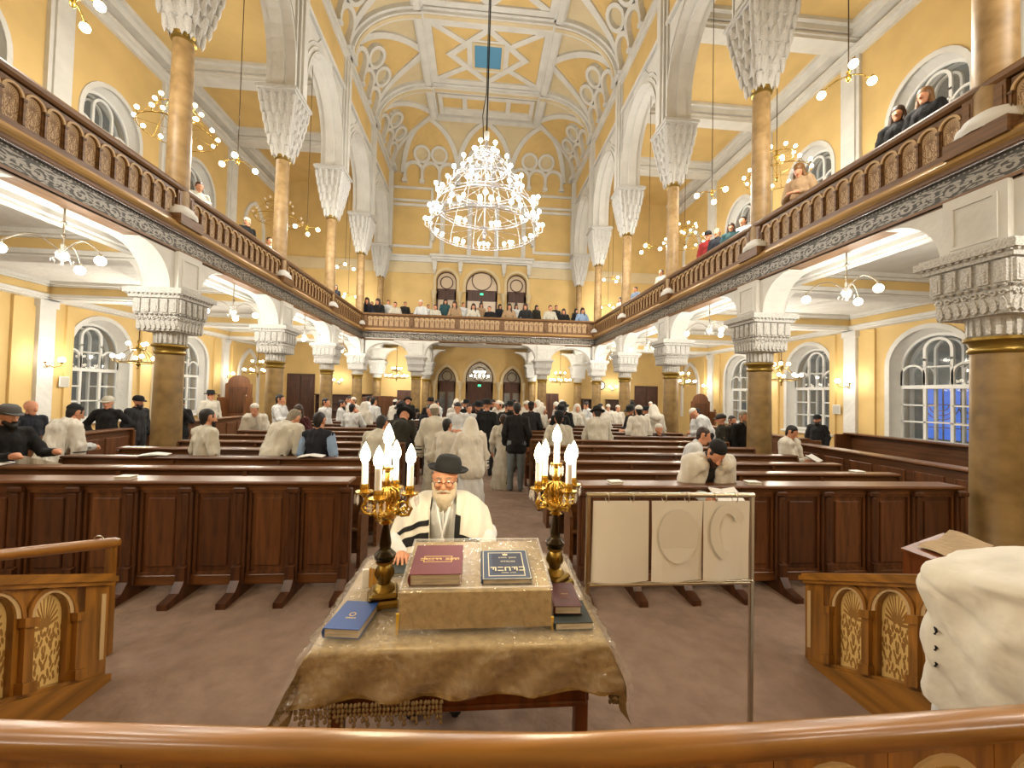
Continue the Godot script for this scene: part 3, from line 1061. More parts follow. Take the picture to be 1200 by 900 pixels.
func build_nave() -> void:
	for s in [-1.0, 1.0]:
		var a := struct("wall_nave_left" if s < 0 else "wall_nave_right", "white arcade over the gallery columns with a yellow band above")
		var m := side_map(s, W)
		var arcade := MB.new()
		var mould := MB.new()
		var zs := []
		for n in range(-2, 4):
			zs.append(zc(n))
		zs.append(ZB + 0.35)
		for i in zs.size() - 1:
			var z1: float = zs[i]
			var z0: float = zs[i + 1]
			var h := (z1 - z0) / 2 - 0.36
			var mid := (z0 + z1) / 2
			var o := [Vector2(mid - h, 9.75)]
			o.append_array(arc(Vector2(mid, 10.3), h, PI, 0, 18, 1.85))
			o.append(Vector2(mid + h, 9.75))
			pierced(arcade, z0, z1, 9.75, 14.0, o, -0.32, 0.32, m)
			for k in [[0.2, 0.12, 0.36], [0.05, 0.04, 0.4]]:
				var q := [Vector2(mid - h - k[0] / 2, 9.75)]
				q.append_array(arc(Vector2(mid, 10.3), h + k[0] / 2, PI, 0, 18, 1.85 + k[0] / 2))
				q.append(Vector2(mid + h + k[0] / 2, 9.75))
				mould.band(q, k[1], 0.3, k[2], m)
			# soffit rib
			var q3 := [Vector2(mid - h + 0.03, 9.75)]
			q3.append_array(arc(Vector2(mid, 10.3), h - 0.03, PI, 0, 18, 1.82))
			q3.append(Vector2(mid + h - 0.03, 9.75))
			mould.band(q3, 0.07, -0.14, 0.14, m)
			# carved spandrels
			for e in [-1.0, 1.0]:
				var sp := MB.new()
				var tri := [Vector2(mid + e * (h + 0.1), 12.52)]
				for p in arc(Vector2(mid, 10.3), h + 0.3, 0 if e > 0 else PI, 1.15 if e > 0 else PI - 1.15, 8, 2.12):
					tri.append(p)
				tri.append(Vector2(mid + e * 0.5, 12.52))
				if tri.size() > 3:
					sp.slab(poly(tri), 0.3, 0.35, m)
					part("spandrel", sp, M.carved, a)
			var st := MB.new()
			st.slab(rect(z0, 12.55, z1, 12.68), 0.3, 0.4, m)
			st.slab(rect(z0, 13.68, z1, 13.8), 0.3, 0.4, m)
			st.slab(rect(z0, 13.8, z1, 13.95), 0.3, 0.5, m)
			part("string_course", st, M.white, a)
			st = MB.new()
			st.slab(rect(z0, 12.68, z1, 13.68), 0.3, 0.335, m)
			part("yellow_band", st, M.yellow, a)
		part("arcade", arcade, M.white, a)
		part("arch_moulding", mould, M.white, a)
		for i in zs.size():
			var z: float = zs[i]
			var sh := MB.new()
			sh.slab(rect(z - 0.2, 9.76, z + 0.2, 14.15), 0.3, 0.44, m)
			sh.slab(rect(z - 0.11, 9.76, z + 0.11, 14.15), 0.44, 0.5, m)
			sh.slab(rect(z - 0.3, 9.76, z - 0.23, 14.0), 0.3, 0.38, m)
			sh.slab(rect(z + 0.23, 9.76, z + 0.3, 14.0), 0.3, 0.38, m)
			sh.slab(rect(z - 0.3, 13.98, z + 0.3, 14.2), 0.3, 0.62, m)
			part("wall_shaft", sh, M.white, a)
	# vault
	var c := struct("ceiling", "coved plaster vault with white ribs, star panels and a blue skylight")
	var sk := MB.new()
	for s in [-1.0, 1.0]:
		var m2 := cove_map(s)
		for k in 12:
			var v0 := LS * k / 12.0
			var v1 := LS * (k + 1) / 12.0
			sk.quad(m2.call(ZE, v0, 0), m2.call(ZB, v0, 0), m2.call(ZB, v1, 0), m2.call(ZE, v1, 0))
	var me := cove_end()
	for k in 12:
		var v0 := LE * k / 12.0
		var v1 := LE * (k + 1) / 12.0
		sk.quad(me.call(-W, v0, 0), me.call(W, v0, 0), me.call(W, v1, 0), me.call(-W, v1, 0))
	sk.box(Vector3(0, 16.1, (ZE + ZB) / 2), Vector3(2 * W, 0.2, ZE - ZB))
	part("cove", sk, M.cream, c)
	for s in [-1.0, 1.0]:
		var m3 := cove_map(s)
		for n in range(-2, 4):
			var z1 := zc(n)
			var z0: float = zc(n + 1) if n < 3 else ZB + 0.2
			var mid := (z0 + z1) / 2
			var half := (z1 - z0) / 2 - 0.22
			var f := MB.new()
			field(f, mid, half, 0.0, LS - 0.15, m3)
			part("lunette", f, M.yellow, c)
			var b := MB.new()
			var o := []
			for p in ogive(half, LS - 0.12, 14):
				o.append(p + Vector2(mid, 0))
			b.band(o, 0.24, 0, 0.1, m3)
			part("lunette_arch", b, M.white, c)
			var t := MB.new()
			var tf := MB.new()
			tracery(t, tf, mid, half - 0.12, 0.02, 0.2, m3)
			var tp := part("tracery", t, M.white, c)
			part("roundel", tf, M.cream, tp)
			# rib at the column line
			var r := MB.new()
			var pts := []
			for k in 13:
				pts.append(Vector2(z1, 0.15 + (LS - 0.15) * k / 12.0))
			r.band(pts, 0.5, 0, 0.16, m3)
			r.band(pts, 0.3, 0.16, 0.28, m3)
			part("rib", r, M.white, c)
			r = MB.new()
			r.band(pts, 0.14, 0.28, 0.31, m3)
			part("rib_fillet", r, M.cream, c)
	for k in 3:
		var mid2 := (k - 1) * 2.95
		var f2 := MB.new()
		field(f2, mid2, 1.5, -0.05, LE - 0.1, me)
		part("lunette", f2, M.yellow, c)
		var b2 := MB.new()
		var o2 := []
		for p in ogive(1.5, LE - 0.1, 14):
			o2.append(p + Vector2(mid2, -0.05))
		b2.band(o2, 0.24, 0, 0.09, me)
		part("lunette_arch", b2, M.white, c)
		var t2 := MB.new()
		var tf2 := MB.new()
		tracery(t2, tf2, mid2, 1.4, -0.55, 0.14, me)
		var tp2 := part("tracery", t2, M.white, c)
		part("roundel", tf2, M.cream, tp2)
	# flat ceiling: ribs, frames and stars
	var lr := MB.new()
	for s in [-1.0, 1.0]:
		lr.box(Vector3(s * 2.62, 15.93, (ZE - 20.3) / 2), Vector3(0.42, 0.14, ZE + 20.3))
		lr.box(Vector3(s * 2.62, 15.84, (ZE - 20.3) / 2), Vector3(0.26, 0.1, ZE + 20.3))
	for n in range(-2, 4):
		lr.box(Vector3(0, 15.93, zc(n)), Vector3(5.2, 0.14, 0.5))
		lr.box(Vector3(0, 15.82, zc(n)), Vector3(5.2, 0.12, 0.3))
	lr.box(Vector3(0, 15.93, -20.3), Vector3(5.4, 0.14, 0.3))
	part("ceiling_rib", lr, M.white, c)
	lr = MB.new()
	for n in range(-2, 4):
		lr.box(Vector3(0, 15.755, zc(n)), Vector3(4.8, 0.02, 0.16))
	part("rib_fillet", lr, M.cream, c)
	var mc := func(u, v, w): return Vector3(u, 16.0 - w, v)
	for n in range(-2, 3):
		var zm := zc(n + 0.5)
		var y := MB.new()
		y.slab(rect(-2.3, zm - 1.42, 2.3, zm + 1.42), -0.05, 0.02, mc)
		part("star_field", y, M.yellow, c)
		var w := MB.new()
		w.band([Vector2(-2.3, zm - 1.42), Vector2(2.3, zm - 1.42), Vector2(2.3, zm + 1.42), Vector2(-2.3, zm + 1.42)], 0.22, 0, 0.1, mc, true)
		for e in [-1.0, 1.0]:
			for d in [-1.0, 1.0]:
				w.band([Vector2(e * 2.25, zm + d * 1.4), Vector2(e * 0.85, zm + d * 0.55)], 0.22, 0, 0.07, mc)
		w.band([Vector2(-1.55, zm), Vector2(0, zm - 1.3), Vector2(1.55, zm), Vector2(0, zm + 1.3)], 0.24, 0, 0.08, mc, true)
		w.slab(rect(-0.86, zm - 0.78, 0.86, zm + 0.78), 0, 0.06, mc)
		part("star", w, M.white, c)
		if n == 2 or n == 0:
			var b3 := MB.new()
			b3.slab(rect(-0.55, zm - 0.52, 0.55, zm + 0.6), 0, 0.075, mc)
			part("skylight", b3, M.skyblue, c, Vector3.ZERO, "square blue skylight")
			b3 = MB.new()
			b3.band([Vector2(-0.6, zm - 0.57), Vector2(0.6, zm - 0.57), Vector2(0.6, zm + 0.65), Vector2(-0.6, zm + 0.65)], 0.1, 0, 0.11, mc, true)
			part("skylight_frame", b3, M.cream, c)
	var la := MB.new()
	la.band([Vector2(-2.2, -19.9), Vector2(2.2, -19.9), Vector2(2.2, -18.75), Vector2(-2.2, -18.75)], 0.2, 0, 0.1, mc, true)
	for k in 3:
		la.box(Vector3(-1.05 + k * 1.05, 15.95, -19.22), Vector3(0.22, 0.11, 0.8))
	la.box(Vector3(0, 15.95, -19.7), Vector3(4.16, 0.13, 0.24))
	part("end_panel_frame", la, M.white, c)
	la = MB.new()
	la.slab(rect(-2.2, -19.9, 2.2, -18.75), -0.05, 0.02, mc)
	part("end_panel", la, M.yellow, c)

# ------------------------------------------------------------------ rear wall with its doors
func door_outline(x: float, hw: float, foot: float, spring: float, rise: float, round_top := false) -> Array:
	var o := [Vector2(x - hw, foot)]
	if round_top:
		o.append_array(arc(Vector2(x, spring), hw, PI, 0, 14))
	else:
		for p in ogive(hw, rise, 8):
			o.append(p + Vector2(x, spring))
	o.append(Vector2(x + hw, foot))
	return o

func build_rear_wall() -> void:
	var w := struct("wall_rear", "yellow rear wall with three doors below and three on the gallery")
	var m := rear_map(ZB)
	var mb := MB.new()
	mb.slab(rect(-XW - 0.7, 0, -2.6, 13.3), -0.6, 0, m)
	mb.slab(rect(2.6, 0, XW + 0.7, 13.3), -0.6, 0, m)
	mb.slab(rect(-W - 0.1, 13.3, W + 0.1, 16.2), -0.6, 0, m)
	for k in 3:
		var x := (k - 1) * 1.8
		var hw := 0.76 if k == 1 else 0.5
		var u0: float = [-2.6, -0.9, 0.9][k]
		var u1: float = [-0.9, 0.9, 2.6][k]
		pierced(mb, u0, u1, 0, 4.6, door_outline(x, hw, 0, 2.75 if k == 1 else 2.6, 0.95 if k == 1 else 0.75), -0.6, 0, m)
		var xu := (k - 1) * 1.95
		var hu := 0.88 if k == 1 else 0.55
		var a0: float = [-2.6, -1.15, 1.15][k]
		var a1: float = [-1.15, 1.15, 2.6][k]
		pierced(mb, a0, a1, 4.6, 13.3, door_outline(xu, hu, 4.7, 7.85 if k == 1 else 8.1, 0, true), -0.6, 0, m)
	part("plaster", mb, M.yellow, w)
	# white mouldings of the upper wall
	var fr := MB.new()
	for s in [-1.0, 1.0]:
		fr.band([Vector2(s * 2.85, 9.9), Vector2(s * 5.0, 9.9), Vector2(s * 5.0, 12.2), Vector2(s * 2.85, 12.2)], 0.14, 0, 0.07, m, true)
		fr.band([Vector2(s * 2.85, 12.45), Vector2(s * 5.0, 12.45), Vector2(s * 5.0, 13.15), Vector2(s * 2.85, 13.15)], 0.13, 0, 0.07, m, true)
		fr.slab(rect(min(s * 2.6, s * 5.4), 9.05, max(s * 2.6, s * 5.4), 9.3), 0, 0.16, m)
		fr.slab(rect(min(s * 2.6, s * 5.4), 9.3, max(s * 2.6, s * 5.4), 9.4), 0, 0.22, m)
	for k in 4:
		var x2 := -2.25 + k * 1.5
		fr.slab(rect(x2 - 0.12, 9.45, x2 + 0.12, 12.4), 0, 0.1, m)
	fr.band([Vector2(-2.4, 12.4), Vector2(2.4, 12.4)], 0.2, 0, 0.12, m)
	part("wall_frames", fr, M.white, w)
	var wb := MB.new()
	for s in [-1.0, 1.0]:
		wb.slab(rect(min(s * 2.6, s * XW), 8.45, max(s * 2.6, s * XW), 9.05), 0, 0.06, m)
	part("pale_band", wb, M.cream, w)
	# cornice over the gallery doors with its brackets
	var co := MB.new()
	co.slab(rect(-2.75, 9.2, 2.75, 9.34), 0, 0.3, m)
	co.slab(rect(-2.85, 9.34, 2.85, 9.46), 0, 0.4, m)
	co.slab(rect(-2.7, 9.12, 2.7, 9.2), 0, 0.2, m)
	for k in 4:
		var x3: float = [-2.6, -1.2, 1.2, 2.6][k]
		co.slab(poly([Vector2(x3 - 0.13, 9.14), Vector2(x3 - 0.08, 8.6), Vector2(x3 + 0.08, 8.6), Vector2(x3 + 0.13, 9.14)]), 0, 0.2, m)
		co.slab(poly([Vector2(x3 - 0.05, 8.6), Vector2(x3, 8.4), Vector2(x3 + 0.05, 8.6)]), 0, 0.12, m)
	for s in [-1.0, 1.0]:
		co.slab(poly([Vector2(s * 2.75 - 0.15, 10.9), Vector2(s * 2.75 - 0.06, 10.2), Vector2(s * 2.75 + 0.06, 10.2), Vector2(s * 2.75 + 0.15, 10.9)]), 0, 0.3, m)
	part("door_cornice", co, M.white, w)
	# arch mouldings and little columns between the doors
	for lev in 2:
		var am := MB.new()
		var cm := MB.new()
		for k in 3:
			var o: Array
			if lev == 0:
				o = door_outline((k - 1) * 1.8, 0.84 if k == 1 else 0.58, 2.5, 2.75 if k == 1 else 2.6, 1.06 if k == 1 else 0.86)
			else:
				o = door_outline((k - 1) * 1.95, 0.97 if k == 1 else 0.64, 7.5, 7.85 if k == 1 else 8.1, 0, true)
			am.band(o, 0.13, 0, 0.09, m)
		part("door_moulding", am, M.cream, w)
		var y0 := 0.0 if lev == 0 else 4.7
		var y1 := 2.5 if lev == 0 else 7.4
		var xs := [-2.45, -1.05, 1.05, 2.45] if lev == 0 else [-2.6, -1.2, 1.2, 2.6]
		for x4 in xs:
			cm.lathe([Vector2(0.1, y0), Vector2(0.1, y0 + 0.2), Vector2(0.075, y0 + 0.25), Vector2(0.07, y1 - 0.4), Vector2(0.09, y1 - 0.38), Vector2(0.08, y1 - 0.34), Vector2(0.13, y1 - 0.1), Vector2(0.16, y1), Vector2(0.16, y1 + 0.08), Vector2(0, y1 + 0.08)], 12, Transform3D(Basis.IDENTITY, Vector3(x4, 0, ZB + 0.14)))
		part("door_column", cm, M.cream, w)
	# doors
	for lev in 2:
		for k in 3:
			var x5 := (k - 1) * (1.8 if lev == 0 else 1.95)
			var hw5: float = ([0.5, 0.76, 0.5][k]) if lev == 0 else ([0.55, 0.88, 0.55][k])
			var foot := 0.0 if lev == 0 else 4.7
			var tr := 2.55 if lev == 0 else 7.65
			var d := struct("door_%d" % (lev * 3 + k + 1), ["brown arched door with glass leaves at the far end of the hall", "wide brown double door with a glazed pointed top below the rear gallery", "brown arched door with glass leaves at the far end of the hall", "narrow brown door with a round-glazed top on the rear gallery", "wide brown door with a round-glazed top on the rear gallery", "narrow brown door with a round-glazed top on the rear gallery"][lev * 3 + k])
			d.position = Vector3(x5, foot, ZB - 0.25)
			var md := flat(Vector3.ZERO, Vector3.RIGHT, Vector3.UP, Vector3.BACK)
			var h := tr - foot
			var leaf := MB.new()
			leaf.slab(rect(-hw5, h - 0.55, hw5, h), 0, 0.08, md)
			leaf.slab(rect(-hw5, 0, -hw5 + 0.1, h), 0, 0.08, md)
			leaf.slab(rect(hw5 - 0.1, 0, hw5, h), 0, 0.08, md)
			leaf.slab(rect(-0.07, 0, 0.07, h), 0, 0.09, md)
			leaf.slab(rect(-hw5, 0, hw5, 0.9), 0, 0.07, md)
			part("leaf", leaf, M.darkdoor, d)
			var gl := MB.new()
			if k == 1 and lev == 0:
				gl.slab(rect(-hw5, 0.9, hw5, h - 0.5), 0.02, 0.05, md)
				part("leaf_panel", gl, M.darkdoor, d)
			else:
				gl.slab(rect(-hw5 + 0.1, 0.9, hw5 - 0.1, h - 0.55), 0.03, 0.04, md)
				part("pane", gl, M.frost if lev == 1 else M.glass, d)
			# fanlight with a round light set in it
			var o5 := door_outline(0, hw5, h, (2.75 if k == 1 else 2.6) - foot if lev == 0 else (7.85 if k == 1 else 8.1) - foot, 0.95 if k == 1 else 0.75, lev == 1)
			var fb := MB.new()
			fb.band(o5, 0.1, 0, 0.09, md, true)
			var rr := hw5 * (0.52 if lev == 0 else 0.62)
			var cy := h + 0.06 + rr
			fb.band(arc(Vector2(0, cy), rr, 0, TAU, 20), 0.05, 0.02, 0.08, md)
			part("fanlight_frame", fb, M.darkdoor, d)
			var fg := MB.new()
			fg.slab(poly(o5), 0.03, 0.04, md)
			part("fanlight_pane", fg, M.frost if lev == 1 else M.glass, d)
			if k == 1:
				var ex := MB.new()
				ex.cbox(Vector3(0, h - 0.17, 0.13), Vector3(0.17, 0.1, 0.05), 0.008)
				part("exit_lamp", ex, M.exit, d, Vector3.ZERO, "small green exit lamp")
	# lobby and upper lobby behind the doors
	var lob := struct("wall_lobby", "pale wall of the lobby behind the doors")
	mb = MB.new()
	for y in [0.0, 4.7]:
		mb.box(Vector3(0, y + 2.0, -25.2), Vector3(8, 4.4, 0.2))
		mb.box(Vector3(-4, y + 2.0, -24), Vector3(0.2, 4.4, 2.6))
		mb.box(Vector3(4, y + 2.0, -24), Vector3(0.2, 4.4, 2.6))
		mb.box(Vector3(0, y + 4.3, -24), Vector3(8, 0.2, 2.6))
	part("lobby_plaster", mb, M.lobby, lob)
	# dark wooden doors in the aisles' end wall
	for q in [[-9.45, 1.25, 2.7], [9.5, 1.2, 2.5], [-3.9, 0.9, 1.95], [3.9, 0.9, 1.95]]:
		var dn := struct("door_%d" % (7 + taken.get("aisle_door", 0)), "plain brown double door in the rear wall")
		taken["aisle_door"] = taken.get("aisle_door", 0) + 1
		dn.position = Vector3(q[0], 0, ZB)
		var a := MB.new()
		a.slab(rect(-q[1] / 2 - 0.08, 0, q[1] / 2 + 0.08, q[2] + 0.08), 0, 0.05, flat(Vector3.ZERO, Vector3.RIGHT, Vector3.UP, Vector3.BACK))
		part("door_frame", a, M.darkdoor, dn)
		for e in [-1.0, 1.0]:
			a = MB.new()
			a.cbox(Vector3(e * q[1] / 4, q[2] / 2, 0.06), Vector3(q[1] / 2 - 0.02, q[2] - 0.02, 0.06), 0.01)
			for yy in [0.28, 0.72]:
				a.cbox(Vector3(e * q[1] / 4, q[2] * yy, 0.09), Vector3(q[1] / 2 - 0.2, q[2] * 0.34, 0.03), 0.012)
			part("leaf", a, M.darkdoor, dn)
	# bookcases standing against the end walls of the aisles
	for q in [[-7.7, 1.7, 1.7, "beside the tall brown door on the blue book's side"], [-6.0, 0.5, 1.75, "next to a column on the blue book's side"], [7.9, 1.5, 1.75, "beside the brown door on the chart stand's side"], [6.0, 0.5, 1.75, "next to a column on the chart stand's side"], [-3.75, 1.3, 6.15, "near the narrow doors"], [-7.3, 1.0, 6.1, "on the blue book's side"], [8.6, 1.2, 6.2, "on the chart stand's side"]]:
		var gal: bool = q[2] > 4
		var bc := thing("bookcase", ("dark bookcase on the rear gallery, " if gal else "dark bookcase under the rear gallery, ") + q[3], "bookcase", Vector3(q[0], 4.7 if gal else 0.0, ZB + 0.2), 0.0, "bookcases on the gallery" if gal else "bookcases under the gallery")
		var hh: float = q[2] - (4.7 if gal else 0.0)
		var bx := MB.new()
		bx.box(Vector3(0, hh / 2, -0.12), Vector3(q[1], hh, 0.03))
		for e in [-1.0, 1.0]:
			bx.box(Vector3(e * q[1] / 2, hh / 2, 0), Vector3(0.04, hh, 0.28))
		bx.cbox(Vector3(0, hh, 0), Vector3(q[1] + 0.12, 0.06, 0.34), 0.01)
		bx.box(Vector3(0, 0.05, 0), Vector3(q[1], 0.1, 0.28))
		part("carcass", bx, M.darkdoor, bc)
		for i in 3:
			bx = MB.new()
			bx.box(Vector3(0, hh * (i + 1) / 4.0, 0), Vector3(q[1], 0.03, 0.26))
			part("shelf", bx, M.darkdoor, bc)
	var ck := thing("wall_clock", "round white wall clock beside a column under the gallery", "clock", Vector3(6.85, 2.55, ZB + 0.02))
	mb = MB.new()
	mb.lathe([Vector2(0, 0), Vector2(0.24, 0), Vector2(0.25, 0.05), Vector2(0.2, 0.06)], 24, Transform3D(Basis(Vector3.RIGHT, PI / 2), Vector3.ZERO))
	part("rim", mb, M.felt, ck)
	mb = MB.new()
	mb.lathe([Vector2(0.2, 0.05), Vector2(0, 0.055)], 24, Transform3D(Basis(Vector3.RIGHT, PI / 2), Vector3.ZERO))
	part("face", mb, M.paper, ck)
	mb = MB.new()
	mb.box(Vector3(0, 0.07, 0.065), Vector3(0.015, 0.14, 0.01))
	mb.box(Vector3(0.05, 0, 0.065), Vector3(0.1, 0.015, 0.01))
	part("hands", mb, M.felt, ck)
	# wall behind the camera
	var we := struct("wall_front", "plain yellow wall behind the platform")
	mb = MB.new()
	mb.box(Vector3(0, 8.1, ZE + 0.25), Vector3(2 * XW + 1.5, 16.4, 0.5))
	part("plaster", mb, M.yellow, we)

# carved seats, a low screen and notices farther down the hall
func build_far_furniture() -> void:
	for q in [[9.75, -17.0, 0.85, 2.15, "carved wooden seat with a stepped back on the chart stand's side of the hall"], [-9.65, -17.0, 1.0, 2.45, "tall carved wooden seat with an arched back on the blue book's side"]]:
		var o := thing("carved_seat", q[4], "seat", Vector3(q[0], 0, q[1]))
		var m := flat(Vector3.ZERO, Vector3.RIGHT, Vector3.UP, Vector3.BACK)
		var hw: float = q[2] / 2
		var mb := MB.new()
		var b := [Vector2(-hw, 0), Vector2(hw, 0), Vector2(hw, q[3] - 0.35)]
		b.append_array(arc(Vector2(0, q[3] - 0.3), hw * 0.8, 0, PI, 10, 0.3))
		b.append(Vector2(-hw, q[3] - 0.35))
		mb.slab(poly(b), -0.04, 0.04, m)
		part("back", mb, M.pew3, o)
		mb = MB.new()
		mb.cbox(Vector3(0, 0.45, 0.25), Vector3(q[2], 0.06, 0.5), 0.01)
		part("seat", mb, M.pew, o)
		for e in [-1.0, 1.0]:
			mb = MB.new()
			mb.cbox(Vector3(e * hw, q[3] * 0.32, 0.22), Vector3(0.08, q[3] * 0.64, 0.52), 0.015)
			mb.lathe([Vector2(0.0, q[3] * 0.64), Vector2(0.05, q[3] * 0.64 + 0.03), Vector2(0.05, q[3] * 0.64 + 0.08), Vector2(0, q[3] * 0.64 + 0.13)], 10, Transform3D(Basis.IDENTITY, Vector3(e * hw, 0, 0.4)))
			part("arm_panel", mb, M.pew3, o)
		mb = MB.new()
		mb.cbox(Vector3(0, q[3] * 0.6, 0.05), Vector3(q[2] * 0.7, q[3] * 0.42, 0.04), 0.012)
		part("back_panel", mb, M.pew2, o)
	var sc := thing("wooden_screen", "low curved wooden screen with a rounded top behind the crowd", "screen", Vector3(-3.85, 0, -16.4))
	for k in 7:
		var a := -0.75 + k * 0.25
		var mb2 := MB.new()
		mb2.cbox(Vector3(sin(a) * 1.05, 0.85, cos(a) * 0.55 - 0.5), Vector3(0.3, 1.7 + 0.12 * cos(a * 2.0), 0.05), 0.012, Basis(Vector3.UP, a * 0.6))
		part("board", mb2, M.pew3 if k % 2 else M.pew, sc)
	for q in [[1.0, 2.4 - 0.7, -11.45], [-1.0, 2.55 - 0.55, -11.5]]:
		var pl := thing("notice_plate", "small pale notice plate on the aisle wall " + ("on the chart stand's side" if q[0] > 0 else "on the blue book's side"), "plaque", Vector3(q[0] * (XW - 0.075), q[1], q[2]), -q[0] * PI / 2)
		var mb3 := MB.new()
		mb3.cbox(Vector3(0, 0, 0.01), Vector3(0.26, 0.28, 0.02), 0.006)
		part("plate", mb3, M.frame, pl)
		mb3 = MB.new()
		mb3.cbox(Vector3(0, 0, 0.022), Vector3(0.22, 0.24, 0.008), 0.002)
		part("sheet", mb3, mat(Color(0.70, 0.69, 0.65), 0.8), pl)

# ------------------------------------------------------------------ lamps
func lamp(parent: Node, at: Vector3, energy: float, size := 0.06, col := Color(1.0, 0.97, 0.915)) -> void:
	var l := OmniLight3D.new()
	l.name = "light"
	l.light_color = col
	l.light_energy = energy
	l.omni_range = 60.0
	l.omni_attenuation = 2.0
	l.light_size = size
	l.shadow_enabled = true
	l.position = at
	parent.add_child(l, true)

func bulb_mesh(r: float) -> ArrayMesh:
	var mb := MB.new()
	var pr := []
	for i in 7:
		var a := -PI / 2 + PI * i / 6.0
		pr.append(Vector2(cos(a) * r, sin(a) * r))
	mb.lathe(pr, 10)
	return mb.mesh()

func flame_mesh(r: float, h: float) -> ArrayMesh:
	var mb := MB.new()
	mb.lathe([Vector2(r * 0.4, 0), Vector2(r * 0.85, h * 0.15), Vector2(r, h * 0.33), Vector2(r * 0.85, h * 0.55), Vector2(r * 0.45, h * 0.8), Vector2(0, h)], 12)
	return mb.mesh()

var E_PEND := 7.0
var E_UP := 12.0
var E_BIG := 44.0
var E_SCONCE := 1.6
var E_RING := 10.0
var E_BRASS := 12.0
var E_CAND := 1.1

# three-armed glass pendant hung from the soffit or an arch crown
func pendant(at: Vector3, top: float, label: String, group: String, kind: int, turn: float) -> void:
	var o := thing("pendant_lamp", label, "pendant lamp", at, turn, group)
	var met: StandardMaterial3D = M.steel if kind == 0 else M.brass
	var mb := MB.new()
	if kind == 0:
		mb.tube([Vector3(0, 0.05, 0), Vector3(0, top - at.y, 0)], 0.012, 6)
		for y in [0.25, 0.42]:
			mb.lathe([Vector2(0.012, y - 0.03), Vector2(0.03, y), Vector2(0.012, y + 0.03)], 8)
		mb.lathe([Vector2(0.0, top - at.y - 0.04), Vector2(0.05, top - at.y - 0.03), Vector2(0.06, top - at.y)], 10)
		part("rod", mb, M.steel, o)
		mb = MB.new()
		mb.lathe([Vector2(0, -0.14), Vector2(0.02, -0.12), Vector2(0.015, -0.09), Vector2(0.06, -0.05), Vector2(0.075, 0), Vector2(0.05, 0.05), Vector2(0.02, 0.08), Vector2(0.03, 0.12), Vector2(0.012, 0.15)], 12)
	else:
		mb.tube([Vector3(0, 0.03, 0), Vector3(0, top - at.y, 0)], 0.009, 5)
		part("rod", mb, M.rod, o)
		mb = MB.new()
		mb.lathe([Vector2(0, -0.1), Vector2(0.03, -0.07), Vector2(0.04, -0.02), Vector2(0.02, 0.03), Vector2(0.035, 0.06), Vector2(0.0, 0.1)], 10)
	part("hub", mb, M.crystal if kind == 0 else met, o)
	var reach := 0.5 if kind == 0 else 0.36
	for k in 3:
		var a := TAU * k / 3.0
		var d := Vector3(cos(a), 0, sin(a))
		mb = MB.new()
		var pts := []
		for i in 9:
			var t := i / 8.0
			pts.append(d * reach * t + Vector3(0, sin(t * PI) * (0.16 if kind == 0 else 0.05) + (0.02 if kind == 0 else -0.04 * t), 0))
		mb.tube(pts, 0.011, 5)
		mb.lathe([Vector2(0.012, -0.05), Vector2(0.03, -0.02), Vector2(0.02, 0.02)], 8, Transform3D(Basis.IDENTITY, d * reach + Vector3(0, 0.0, 0)))
		part("arm", mb, met, o)
		part("bulb", bulbs[0], M.bulb, o, d * reach + Vector3(0, -0.07, 0))
		lamp(o, d * reach + Vector3(0, -0.07, 0), (E_PEND if kind == 0 else E_UP) / 3.0)
	if kind == 0:
		mb = MB.new()
		for k in 8:
			var a2 := TAU * k / 8.0
			mb.lathe([Vector2(0, -0.035), Vector2(0.012, 0), Vector2(0, 0.02)], 5, Transform3D(Basis.IDENTITY, Vector3(cos(a2) * 0.1, -0.07, sin(a2) * 0.1)))
		part("crystals", mb, M.crystal, o)

var bulbs := []

func ring_tube(mb: MB, r: float, y: float, th: float, seg := 32) -> void:
	var pts := []
	for i in seg:
		var a := TAU * i / seg
		pts.append(Vector3(cos(a) * r, y, sin(a) * r))
	mb.tube(pts, th, 5, true)

